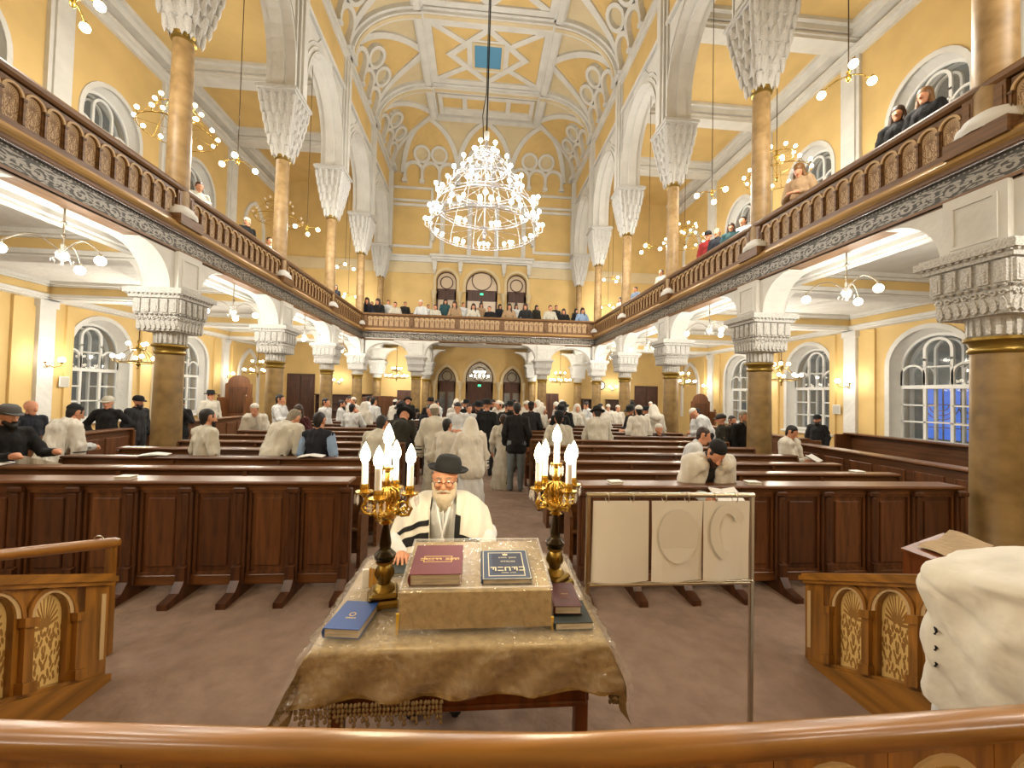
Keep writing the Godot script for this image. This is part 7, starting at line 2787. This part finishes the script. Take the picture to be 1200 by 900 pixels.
	part("beard", be, mat(Color(0.70, 0.65, 0.56), 0.75), o, Vector3.ZERO, "long grey beard")
	var ha := MB.new()
	blend([cap(v.call(-0.078, 0.03, -0.02), v.call(-0.078, -0.035, -0.015), 0.016, 0.012, 0.7, 1.4), cap(v.call(0.078, 0.03, -0.02), v.call(0.078, -0.035, -0.015), 0.016, 0.012, 0.7, 1.4), cap(v.call(0, 0.0, -0.08), v.call(0, -0.05, -0.07), 0.05, 0.04, 1.2, 0.6)], 0.007, 0.015, ha, hx)
	part("hair", ha, M.hair, o)
	var hat := MB.new()
	hat.lathe([Vector2(0.0, 0.055), Vector2(0.1, 0.055), Vector2(0.138, 0.058), Vector2(0.152, 0.072), Vector2(0.148, 0.076), Vector2(0.135, 0.066), Vector2(0.099, 0.063), Vector2(0.098, 0.09), Vector2(0.092, 0.122), Vector2(0.078, 0.148), Vector2(0.052, 0.16), Vector2(0.02, 0.152), Vector2(0, 0.15)], 36, hx * Transform3D(Basis.from_euler(Vector3(-0.2, 0, -0.12)).scaled(Vector3(0.97, 1, 1.12)), Vector3(0.012, 0.0, -0.015)))
	var hp := part("hat", hat, M.felt, o, Vector3.ZERO, "black brimmed felt hat")
	var rb := MB.new()
	rb.lathe([Vector2(0.102, 0.064), Vector2(0.101, 0.086)], 36, hx * Transform3D(Basis.from_euler(Vector3(-0.2, 0, -0.12)).scaled(Vector3(0.97, 1, 1.12)), Vector3(0.012, 0.0, -0.015)))
	part("hat_ribbon", rb, M.black, hp)
	# white coat
	var co := MB.new()
	var cb: Array = limbs.call(0.018)
	cb.append_array(arms.call(0.016))
	cb.append(cap(v.call(0, 1.1, 0.0), v.call(0, 1.16, 0.0), 0.09, 0.072))
	for i in 7:      # folds on sleeves and front
		var t := i / 6.0
		cb.append(cap(v.call(-0.31, 0.96 - 0.03 * t, 0.05 + 0.15 * t), v.call(-0.25, 0.9 - 0.01 * t, 0.06 + 0.15 * t), 0.05))
		cb.append(cap(v.call(0.31, 0.97 - 0.03 * t, 0.04 + 0.12 * t), v.call(0.26, 0.91, 0.05 + 0.12 * t), 0.052))
	blend(cb, 0.0125, 0.022, co, Transform3D.IDENTITY, 0.014)
	part("coat", co, M.shirt, o, Vector3.ZERO, "white linen coat")
	var pl := MB.new()
	for e in [-1.0, 1.0]:    # lapels crossing on the chest
		var pts := []
		for q in [[0.055, 1.2, 0.06], [0.035, 1.12, 0.13], [0.012, 1.02, 0.152], [-0.012, 0.92, 0.152]]:
			pts.append(v.call(e * q[0], q[1], q[2]))
		pl.tube(pts, [0.012, 0.012, 0.009, 0.006], 6)
	pl.tube([v.call(0, 1.13, 0.125), v.call(0.004, 1.02, 0.153), v.call(0, 0.86, 0.14)], 0.004, 5)
	part("lapels", pl, M.shirt, o)
	var tr := MB.new()
	var tb := []
	for e in [-1.0, 1.0]:
		tb.append(cap(v.call(0.09 * e, 0.52, -0.08), v.call(0.13 * e, 0.53, 0.34), 0.105, 0.08))
		tb.append(cap(v.call(0.13 * e, 0.52, 0.33), v.call(0.13 * e, 0.1, 0.31), 0.075, 0.06))
		tb.append(cap(v.call(0.13 * e, 0.045, 0.28), v.call(0.13 * e, 0.04, 0.46), 0.044, 0.038))
	blend(tb, 0.022, 0.03, tr)
	part("trousers", tr, M.charcoal, o)
	# prayer shawl: two folded lengths over the shoulders
	var sh := part("shawl", shawl_sheet(-1.0, 0.0, 1.0, 0.0), M.shawl, o, Vector3.ZERO, "white prayer shawl with black stripes")
	part("shawl_length", shawl_sheet(1.0, 0.0, 1.0, 0.0), M.shawl, sh)
	for q in [[-1.0, 0.74, 0.79], [-1.0, 0.845, 0.93], [1.0, 0.86, 0.93]]:
		part("stripe", shawl_sheet(q[0], q[1], q[2], 0.003), M.black, sh)
	part("stripe", shawl_edge(), M.black, sh)
	# his chair
	var ch := thing("chair", "dark wooden chair under the bearded man", "chair", Vector3(-0.30, 0, -2.98))
	var cm := MB.new()
	cm.cbox(Vector3(0, 0.42, -0.02), Vector3(0.46, 0.05, 0.44), 0.012)
	part("seat", cm, M.pew2, ch)
	for e in [[-1, -1], [1, -1], [-1, 1], [1, 1]]:
		cm = MB.new()
		cm.cbox(Vector3(e[0] * 0.2, 0.2, -0.02 + e[1] * 0.19), Vector3(0.04, 0.4, 0.04), 0.006)
		part("leg", cm, M.pew2, ch)
	cm = MB.new()
	cm.cbox(Vector3(0, 0.72, -0.28), Vector3(0.44, 0.5, 0.03), 0.01)
	part("backrest", cm, M.pew2, ch)

func shawl_pt(e: float, s: float, t: float, lift: float) -> Vector3:
	var inner := [Vector3(0.02, 0.95, -0.19), Vector3(0.03, 1.17, -0.13), Vector3(0.075, 1.235, -0.02), Vector3(0.092, 1.17, 0.1), Vector3(0.088, 1.04, 0.172), Vector3(0.085, 0.89, 0.185)]
	var outer := [Vector3(0.24, 0.9, -0.17), Vector3(0.27, 1.08, -0.12), Vector3(0.305, 1.12, -0.02), Vector3(0.34, 1.03, 0.09), Vector3(0.35, 0.93, 0.17), Vector3(0.30, 0.85, 0.245)]
	var a := catmull(inner, t)
	var b := catmull(outer, t)
	var p := a.lerp(b, s)
	var bul := sin(s * PI)
	var front := smoothstep(0.35, 0.7, t)
	p += Vector3(0, 0.035 * bul * (1.0 - front * 0.3), 0.03 * bul * front)
	p += Vector3(0, 0.006, 0.009 * front) * sin(s * 17.0 + t * 5.0) * (0.35 + 0.65 * front)
	p += Vector3(0, lift * (1.0 - front * 0.5), lift * (0.3 + front))
	return Vector3(p.x * e, p.y, p.z)

func shawl_sheet(e: float, t0: float, t1: float, lift: float) -> MB:
	var mb := MB.new()
	var nt := 44 if t1 - t0 > 0.5 else 6
	var ns := 26
	for i in nt:
		for j in ns:
			var q := []
			var n := []
			for c in [[0, 0], [1, 0], [1, 1], [0, 1]]:
				var t := lerpf(t0, t1, float(i + c[0]) / nt)
				var s := float(j + c[1]) / ns
				q.append(shawl_pt(e, s, t, lift))
				var du := shawl_pt(e, s + 0.01, t, lift) - shawl_pt(e, s - 0.01, t, lift)
				var dv := shawl_pt(e, s, t + 0.008, lift) - shawl_pt(e, s, t - 0.008, lift)
				var nn := du.cross(dv).normalized()
				n.append(nn if nn.y + nn.z * (1.0 if t > 0.3 else -1.0) > 0 else -nn)
			mb.stri(q[0], q[1], q[2], n[0], n[1], n[2])
			mb.stri(q[0], q[2], q[3], n[0], n[2], n[3])
	# hem thickness
	var edge := []
	for i in 21:
		edge.append(shawl_pt(e, i / 20.0, t1, lift))
	if lift == 0.0:
		mb.tube(edge, 0.004, 5)
		edge = []
		for i in 21:
			edge.append(shawl_pt(e, 0.0, lerpf(t0, t1, i / 20.0), lift))
		mb.tube(edge, 0.004, 5)
	return mb

func shawl_edge() -> MB:
	var mb := MB.new()
	for i in 10:
		var t0 := lerpf(0.7, 1.0, i / 10.0)
		var t1 := lerpf(0.7, 1.0, (i + 1) / 10.0)
		mb.quad(shawl_pt(1.0, -0.02, t0, 0.004), shawl_pt(1.0, 0.12, t0, 0.004), shawl_pt(1.0, 0.12, t1, 0.004), shawl_pt(1.0, -0.02, t1, 0.004))
	return mb

func build_people() -> void:
	var T := PI / 180.0
	var list := [
		[Vector3(-5.41, 0.0, -5.05), 75, "reach", {"top": M.black, "legs": M.black, "head": [["cap", M.grey], ["beard", M.hair]], "scale": 0.97}, "man in a grey flat cap and black jacket holding out a white cloth"],
		[Vector3(-7.35, 0.0, -7.2), 80, "stand", {"top": M.navy, "head": [], "scale": 0.96}, "bald man in a navy jacket beside a white pilaster"],
		[Vector3(-6.14, 0.0, -6.3), 160, "lean", {"robe": M.shirt, "shawl": M.shawl, "head": [["hair", M.hair], ["kippah", M.black]], "scale": 0.99}, "stooping man in a white prayer shawl with black stripes at the lengthways pew"],
		[Vector3(-7.62, 0.0, -8.9), 20, "akimbo", {"top": M.black, "head": [["cap", M.ivory]], "scale": 0.98}, "man in a pale flat cap and open black coat with hands on hips"],
		[Vector3(-7.37, 0.0, -9.3), 80, "stand", {"top": M.charcoal, "head": [["cap", M.black], ["beard", M.hair]], "scale": 0.99}, "man in a dark coat and black cap standing sideways near a column"],
		[Vector3(-7.26, 0.0, -10.4), 20, "phone", {"top": M.black, "head": [["hair", M.hair]], "scale": 0.95}, "man in black holding a phone to his face by the second window"],
		[Vector3(-7.96, 0.0, -12.6), 60, "stand", {"top": M.ivory, "head": [["hat", M.felt], ["hair", M.hair]], "scale": 1.05}, "man in a black hat and pale coat beside the lamp-lit pilaster"],
		[Vector3(-3.71, 0.0, -5.745000000000001), 150, "stand", {"robe": M.ivory, "head": [["hair", M.hair], ["beard", M.hair]], "scale": 0.95}, "dark-haired man in a white coat turning his head, seen from behind"],
		[Vector3(-2.84, 0.0, -5.745000000000001), 165, "bow", {"robe": M.ivory, "head": [["hair", M.greyhair]], "scale": 1.05}, "bent man in a white belted coat leaning over the pew"],
		[Vector3(-2.25, 0.0, -5.745000000000001), 170, "stand", {"top": M.navy, "sleeves": M.skyshirt, "head": [["hair", M.hair]], "scale": 0.94}, "man in a navy waistcoat with pale blue sleeves, seen from behind"],
		[Vector3(-4.87, 0.0, -9.255), 10, "lean", {"robe": M.shirt, "shawl": M.shawl, "head": [["kippah", M.shawl], ["hair", M.greyhair]], "scale": 0.97}, "man in a white shawl leaning forward in the pew beside a column"],
		[Vector3(-3.63, 0.0, -8.330000000000002), 10, "phone", {"top": M.maroon, "head": [["long", M.brownhair]], "scale": 0.94}, "person in a maroon top holding hands to the face"],
		[Vector3(-4.14, 0.0, -11.155000000000001), 80, "stand", {"robe": M.shirt, "head": [["hair", M.hair]], "scale": 0.99}, "man in a white coat in profile before the bookcases"],
		[Vector3(-4.04, 0.0, -12.105), 100, "stand", {"robe": M.shirt, "head": [["hair", M.hair], ["beard", M.hair]], "scale": 0.95}, "bearded man in white standing close behind another in profile"],
		[Vector3(-3.16, 0.0, -10.205), 170, "phone", {"robe": M.shirt, "head": [["hair", M.hair]], "scale": 0.93}, "man in white raising both arms to his face, seen from behind"],
		[Vector3(-4.87, 0.0, -10.205), 90, "reach", {"robe": M.shirt, "head": [["hair", M.hair]], "scale": 1.04}, "man in white spreading a shawl with outstretched arms"],
		[Vector3(-1.5, 0.0, -5.745000000000001), 170, "lean", {"robe": M.ivory, "head": [["hair", M.hair]], "scale": 0.96}, "man in a cream coat seen from behind beside the lit candelabra"],
		[Vector3(-1.49, -0.0, -7.430000000000001), 175, "bow", {"top": M.olive, "head": [["hat", M.felt]], "scale": 1.02}, "stooping man in a dark coat and black hat behind the candelabra"],
		[Vector3(-0.76, 0.0, -7.0), 200, "lean", {"robe": M.ivory, "shawl": M.ivory, "head": [["kippah", M.shawl], ["hair", M.greyhair]], "scale": 1.04}, "man in a cream shawl and white skullcap leaning to one side"],
		[Vector3(-0.16, 0.0, -6.1), 185, "lean", {"robe": M.shirt, "shawl": M.shawl, "legs": M.grey, "head": [["hood", M.shawl]], "scale": 0.94}, "tall figure wrapped in a white hooded shawl with dark stripes in the centre aisle"],
		[Vector3(-0.58, -0.11, -6.8), 150, "stand", {"robe": M.shirt, "shawl": M.shawl, "head": [["hair", M.hair]], "scale": 0.93}, "man in a white striped shawl spread wide behind the bearded man"],
		[Vector3(0.72, 0.0, -8.1), 175, "stand", {"top": M.black, "legs": M.jeans, "head": [["hair", M.hair]], "scale": 1.02}, "man in a black shirt and pale jeans standing in the centre aisle"],
		[Vector3(0.46, -0.09, -8.3), 170, "stand", {"robe": M.ivory, "head": [["hair", M.brownhair]], "scale": 0.93}, "figure in a long cream robe beside the man in jeans"],
		[Vector3(0.15, 0.0, -9.6), 170, "stand", {"top": M.black, "head": [["hat", M.felt]], "scale": 1.02}, "man in a black coat and hat with his back turned in the centre aisle"],
		[Vector3(1.42, 0.0, -7.3100000000000005), 175, "stand", {"robe": M.shirt, "shawl": M.ivory, "head": [["hat", M.felt], ["hair", M.hair]], "scale": 0.93}, "man in a wide black hat and cream shawl behind the lit candelabra"],
		[Vector3(2.45, 0.0, -8.210000000000003), 170, "lean", {"robe": M.shirt, "shawl": M.ivory, "head": [["hair", M.hair], ["hat", M.felt]], "scale": 1.02}, "man in a cream shawl leaning on a pew with his back turned"],
		[Vector3(2.34, 0.0, -4.2250000000000005), 0, "bow", {"top": M.charcoal, "sleeves": M.shirt, "stole": M.shawl, "head": [["kippah", M.black], ["hair", M.brownhair], ["beard", M.brownhair]], "book": true, "who": "bearded man in the second pew", "scale": 0.97}, "bearded man in a white shawl and black skullcap bowed over a book in the pew"],
		[Vector3(2.96, -0.01, -5.625000000000001), 60, "lean", {"top": M.shirt, "head": [["hair", M.brownhair]], "scale": 0.93}, "man in a white jacket looking aside in the pew"],
		[Vector3(5.37, -0.1, -6.6), 30, "read", {"top": M.ivory, "stole": M.shawl, "head": [["hair", M.hair]], "book": true, "who": "man beside the lengthways pew", "scale": 0.93}, "man in a white shawl reading an open book beside the lengthways pew"],
		[Vector3(8.61, -0.03, -9.6), -60, "stand", {"top": M.black, "head": [["cap", M.black], ["beard", M.hair]], "scale": 0.93}, "man in a black coat and cap standing by the arched window"],
		[Vector3(5.49, 0.0, -8.0), 10, "stand", {"top": M.black, "head": [["hair", M.greyhair], ["beard", M.greyhair]], "scale": 0.97}, "stout man in a black coat standing in the pew next to a column"],
		[Vector3(5.15, 0.0, -8.210000000000003), -110, "stand", {"top": M.olive, "head": [["cap", M.hair]], "scale": 0.93}, "man in an olive jacket turned sideways in the pew"],
		[Vector3(5.71, -0.05, -8.7), 10, "stand", {"top": M.olive, "head": [["hair", M.hair], ["beard", M.hair]], "scale": 0.93}, "bearded man half hidden between two men in dark coats"],
		[Vector3(5.9, 0.01, -9.9), -120, "bow", {"robe": M.shirt, "head": [["kippah", M.shawl]], "scale": 1.06}, "bowing man in white beside the olive jacket"],
		[Vector3(5.74, 0.0, -10.3), -100, "stand", {"robe": M.shirt, "head": [["hat", M.felt]], "scale": 0.94}, "man in white wearing a small black hat near the right aisle column"],
		[Vector3(4.18, 0.0, -9.135000000000002), 0, "sit", {"top": M.charcoal, "head": [["kippah", M.shawl]], "scale": 1.01}, "person in dark grey with a white cap sunk low in a pew"],
		[Vector3(5.25, 0.0, -11.6), 0, "stand", {"robe": M.shirt, "head": [["beard", M.hair]], "scale": 0.95}, "bearded man in white facing the reading table from a rear pew"],
		[Vector3(5.95, 4.7, -5.28), -60, "stand", {"top": M.black, "head": [["long", M.brownhair]], "scale": 0.91}, "woman with long dark hair in a black coat leaning on the gallery rail"],
		[Vector3(5.95, 4.7, -4.92), -75, "stand", {"top": M.black, "head": [["long", M.fairhair]], "scale": 0.91}, "fair-haired woman in a padded black jacket at the gallery rail"],
		[Vector3(6.0, 4.7, -7.14), -60, "read", {"top": M.beige, "head": [["long", M.fairhair]], "scale": 1.04}, "blonde woman in a beige coat reading at the gallery rail"],
		[Vector3(5.95, 4.7, -10.14), -50, "stand", {"top": M.red, "head": [["cap", M.black]], "scale": 0.98}, "person in a red top and black cap at the gallery rail"],
		[Vector3(6.0, 4.7, -9.8), -60, "stand", {"top": M.navy, "head": [["hair", M.greyhair]], "scale": 0.95}, "grey-haired person in a navy jacket at the gallery rail"],
		[Vector3(5.95, 4.7, -9.16), -40, "stand", {"top": M.teal, "head": [["long", M.brownhair]], "scale": 0.87}, "woman in a teal jacket among a group at the gallery rail"],
		[Vector3(6.25, 4.7, -9.15), -60, "stand", {"top": M.shirt, "head": [["hair", M.hair]], "scale": 0.97}, "person in a white top beside the gallery column"],
		[Vector3(-5.95, 4.7, -8.74), 50, "read", {"top": M.ivory, "head": [["hair", M.brownhair]], "book": true, "who": "man on the gallery", "scale": 0.86}, "man in a cream coat holding an open book on the gallery"],
		[Vector3(-5.95, 4.7, -10.5), 60, "stand", {"top": M.black, "head": [["kippah", M.shawl], ["hair", M.greyhair]], "scale": 0.87}, "person in black with a pale cap on the gallery"],
		[Vector3(-6.5, 4.7, -12.67), 50, "stand", {"top": M.ivory, "head": [["hair", M.hair]], "scale": 1.06}, "dark-haired person in white half hidden by a gallery column"],
		[Vector3(-5.95, 4.7, -16.74), 40, "stand", {"top": M.navy, "head": [["long", M.hair]], "scale": 0.88}, "woman in navy near the corner of the gallery"],
		[Vector3(5.9, 4.7, -12.77), -60, "stand", {"top": M.ivory, "head": [["hair", M.hair]], "scale": 0.86}, "person in cream leaning out over the gallery rail"],
		[Vector3(5.9, 4.7, -14.94), -60, "stand", {"top": M.skyshirt, "head": [["hair", M.hair]], "scale": 0.86}, "person in pale blue behind the gallery rail"],
		[Vector3(5.9, 4.7, -16.61), -60, "stand", {"top": M.ivory, "head": [["long", M.hair]], "scale": 0.86}, "person in white near the far corner of the gallery"],
	]
	for q in list:
		person(q[0], q[1] * T, q[2], q[3], q[4])
	var kinds := [
		[{"robe": M.shirt, "shawl": M.shawl, "head": [["hood", M.shawl]]}, "figure with a white shawl drawn over the head in the far crowd", "hooded white-shawled figures in the far crowd"],
		[{"robe": M.shirt, "shawl": M.shawl, "head": [["hair", M.hair], ["kippah", M.shawl]]}, "man in a white shawl and white skullcap in the far crowd", "white-capped men in white shawls in the far crowd"],
		[{"robe": M.shirt, "head": [["hair", M.hair]]}, "dark-haired man in a plain white coat in the far crowd", "dark-haired men in white coats in the far crowd"],
		[{"top": M.black, "head": [["hat", M.felt], ["beard", M.hair]]}, "bearded man in a black coat and hat in the far crowd", "black-hatted men in the far crowd"],
		[{"top": M.navy, "head": [["hair", M.hair]]}, "dark-haired man in a navy jacket in the far crowd", "men in navy jackets in the far crowd"],
		[{"top": M.charcoal, "head": [["kippah", M.black], ["hair", M.brownhair]]}, "man in a charcoal jacket and black skullcap in the far crowd", "men in charcoal jackets in the far crowd"],
	]
	# x, z, turn, pose, scale, kind
	var far := [
		[1.4, -11.99, 0, "read", 1.01, 1],
		[4.51, -11.99, 60, "sit", 0.96, 0],
		[-1.96, -10.21, -30, "read", 0.95, 3],
		[-5.57, -17.27, 180, "sit", 0.96, 2],
		[4.7, -11.04, -70, "stand", 0.95, 3],
		[-0.15, -11.23, 20, "lean", 1.03, 3],
		[3.4, -11.04, 180, "stand", 0.94, 0],
		[3.43, -15.57, -70, "lean", 1.06, 0],
		[-4.02, -16.44, 20, "sit", 0.96, 0],
		[-2.07, -12.11, -70, "lean", 1.02, 2],
		[-0.42, -12.21, 0, "stand", 0.99, 3],
		[1.27, -10.09, 180, "stand", 1.01, 5],
		[4.74, -14.53, 0, "read", 0.95, 1],
		[0.56, -14.87, 200, "lean", 1.01, 4],
		[-1.47, -12.11, 180, "stand", 1.01, 3],
		[0.58, -11.55, -70, "stand", 0.99, 1],
		[2.38, -11.04, -30, "lean", 1.04, 3],
		[0.71, -13.08, -30, "lean", 1.04, 1],
		[2.77, -13.6, -70, "stand", 0.94, 4],
		[2.98, -14.42, -70, "lean", 1.02, 0],
		[-4.41, -14.48, -30, "sit", 0.96, 4],
		[1.73, -11.04, 60, "stand", 0.94, 0],
		[0.16, -12.79, 180, "stand", 0.95, 2],
		[-0.01, -14.85, -70, "read", 0.97, 2],
		[2.94, -11.99, 0, "stand", 0.97, 0],
		[1.11, -11.04, -70, "lean", 1.0, 3],
		[-0.53, -9.32, 0, "read", 1.0, 2],
		[-3.5, -17.38, 20, "stand", 0.96, 1],
		[3.56, -14.81, 20, "sit", 0.96, 2],
		[-3.03, -14.78, 150, "stand", 0.95, 1],
		[3.9, -10.09, -70, "read", 0.98, 3],
		[-2.03, -13.59, 180, "sit", 0.96, 2],
		[-3.13, -12.11, 150, "stand", 1.01, 2],
		[2.47, -15.89, 60, "stand", 0.94, 0],
		[-0.56, -13.94, 60, "stand", 0.97, 1],
		[3.69, -9.14, 180, "stand", 1.0, 1],
		[0.39, -14.29, 20, "lean", 1.05, 4],
		[-1.12, -9.26, 0, "lean", 1.01, 4],
		[2.03, -10.09, 0, "read", 0.97, 3],
		[-2.53, -14.43, 200, "read", 1.0, 3],
		[6.3, -15.33, 200, "sit", 0.96, 1],
		[-0.92, -16.23, 60, "stand", 0.98, 0],
		[-0.3, -10.62, 20, "stand", 0.95, 2],
		[3.74, -13.76, -70, "read", 1.0, 2],
		[-4.44, -15.91, 150, "lean", 1.05, 2],
		[2.44, -17.1, -30, "sit", 0.96, 2],
		[-3.09, -15.65, 60, "stand", 0.97, 2],
		[-3.72, -14.99, 60, "sit", 0.96, 2],
		[-4.11, -13.46, -30, "stand", 0.99, 1],
		[1.1, -14.83, 20, "read", 0.94, 2],
		[1.98, -12.54, 60, "sit", 0.96, 3],
		[6.29, -16.3, 20, "read", 1.0, 3],
		[1.19, -14.08, 60, "stand", 1.0, 5],
		[0.75, -10.06, 0, "stand", 1.0, 3],
		[0.63, -10.63, 20, "lean", 1.03, 5],
		[-2.5, -16.27, 20, "sit", 0.96, 3],
		[-3.61, -14.07, 20, "read", 0.97, 4],
		[3.66, -11.99, 60, "stand", 0.99, 2],
		[0.15, -13.7, 200, "stand", 0.99, 3],
		[-3.12, -11.16, 150, "stand", 0.94, 0],
		[4.49, -10.09, 180, "read", 1.01, 0],
		[-5.09, -16.51, 60, "sit", 0.96, 0],
		[7.58, -17.24, 0, "stand", 1.0, 1],
		[4.18, -13.19, 0, "sit", 0.96, 0],
		[-4.89, -15.56, -70, "stand", 0.99, 2],
		[4.87, -13.83, 0, "stand", 0.94, 1],
		[1.97, -13.7, -70, "stand", 1.01, 0],
		[0.0, -11.81, 60, "stand", 0.97, 3],
		[1.67, -14.33, -30, "read", 0.98, 1],
		[-0.76, -12.71, 20, "read", 0.98, 1],
		[-0.77, -14.94, -70, "sit", 0.96, 1],
		[-1.38, -13.58, -70, "read", 0.98, 2],
	]
	for q in far:
		var o: Dictionary = (kinds[q[5]][0] as Dictionary).duplicate()
		o["scale"] = q[4]
		person(Vector3(q[0], 0, q[1]), q[2] * T, q[3], o, kinds[q[5]][1], kinds[q[5]][2])
	# people along the rear gallery: x, height of the crown, clothes, hair
	var rear := [
		[-5.25, 6.21, M.navy, "long"],
		[-5.23, 6.2, M.shirt, "hair"],
		[-4.76, 6.19, M.black, "long"],
		[-4.47, 6.31, M.shirt, "hair"],
		[-3.98, 6.07, M.ivory, "hair"],
		[-3.67, 6.26, M.charcoal, "hair"],
		[-2.82, 6.19, M.shirt, "kippah"],
		[-2.57, 6.18, M.shirt, "hair"],
		[-2.15, 6.02, M.ivory, "hair"],
		[-1.76, 6.47, M.teal, "long"],
		[-1.25, 6.22, M.beige, "long"],
		[-0.89, 6.34, M.shirt, "hair"],
		[-0.38, 6.14, M.ivory, "long"],
		[-0.02, 6.37, M.beige, "long"],
		[0.38, 6.05, M.black, "hair"],
		[0.9, 6.33, M.navy, "long"],
		[1.31, 6.21, M.beige, "long"],
		[1.7, 6.36, M.shirt, "long"],
		[2.08, 6.24, M.charcoal, "long"],
		[2.72, 6.36, M.olive, "long"],
		[3.27, 6.21, M.ivory, "hair"],
		[3.71, 6.4, M.charcoal, "hair"],
		[3.93, 6.07, M.black, "long"],
		[4.71, 6.27, M.charcoal, "long"],
		[4.84, 6.15, M.skyshirt, "long"],
	]
	var tone := {M.maroon: "maroon", M.navy: "navy", M.shirt: "white", M.black: "black", M.ivory: "cream", M.charcoal: "dark grey", M.teal: "teal", M.beige: "beige", M.olive: "olive", M.skyshirt: "pale blue"}
	for i in rear.size():
		var q: Array = rear[i]
		var hair: Array = [[q[3], M.shawl if q[3] == "kippah" else (M.hair if i % 2 else M.brownhair)]]
		var lab: String = "%s in %s behind the rear gallery parapet" % ["long-haired woman" if q[3] == "long" else ("white-capped man" if q[3] == "kippah" else "short-haired person"), tone[q[2]]]
		lab = lab.replace("behind", "seated behind" if i % 2 == 0 else "standing behind")
		person(Vector3(q[0], 4.7, -18.85 if i % 2 == 0 else -19.6), [0.0, 0.3, -0.3, 0.5][i % 4], "sit" if i % 2 == 0 else "stand", {"top": q[2], "head": hair, "scale": (q[1] - 4.7) / (1.285 if i % 2 == 0 else 1.72)}, lab, "people along the rear gallery")

	# white cloth held out by the man in the grey flat cap
	var wc := thing("white_cloth", "white cloth hanging from the outstretched hands of the man in the grey cap", "cloth", Vector3(-4.98, 0.0, -4.98), 0.2)
	var mb := MB.new()
	for i in 16:
		for j in 10:
			var f := func(u: float, t: float) -> Vector3:
				return Vector3(lerpf(-0.2, 0.22, u) * (1.0 - 0.2 * t), 1.16 - 0.12 * u * (1.0 - t) - 0.42 * t * (1.0 - 0.35 * u), 0.03 * sin(u * 17.0) * (0.3 + t) + 0.05)
			mb.quad(f.call(i / 16.0, j / 10.0), f.call((i + 1) / 16.0, j / 10.0), f.call((i + 1) / 16.0, (j + 1) / 10.0), f.call(i / 16.0, (j + 1) / 10.0))
	part("cloth", mb, M.shawl, wc)

func _ready() -> void:
	rng.seed = 11
	var cam := Camera3D.new()
	cam.name = "camera"
	add_child(cam)
	cam.position = Vector3(-0.0836, 1.94, 0.0)
	cam.rotation = Vector3(0.0255, -0.0848, 0.0227)
	cam.fov = rad_to_deg(2.0 * atan(450.0 / 470.0))
	cam.near = 0.05
	cam.far = 200.0
	cam.current = true
	var env := Environment.new()
	env.background_mode = Environment.BG_COLOR
	env.background_color = Color(0.05, 0.055, 0.075)
	env.tonemap_mode = Environment.TONE_MAPPER_LINEAR
	env.tonemap_exposure = 0.48
	env.sdfgi_enabled = true
	env.ssao_enabled = true
	env.ssil_enabled = true
	var we := WorldEnvironment.new()
	we.name = "environment"
	we.environment = env
	add_child(we)
	make_materials()
	build_floor()
	build_side_walls()
	build_rear_wall()
	build_galleries()
	build_nave()
	build_windows()
	build_columns()
	build_parapets()
	build_lamps()
	build_pews()
	build_table()
	build_stand()
	build_rails()
	build_far_furniture()
	print("furniture done ", Time.get_ticks_msec())
	make_figures()
	print("figures done ", Time.get_ticks_msec())
	build_hero()
	build_people()
	print("people done ", Time.get_ticks_msec())
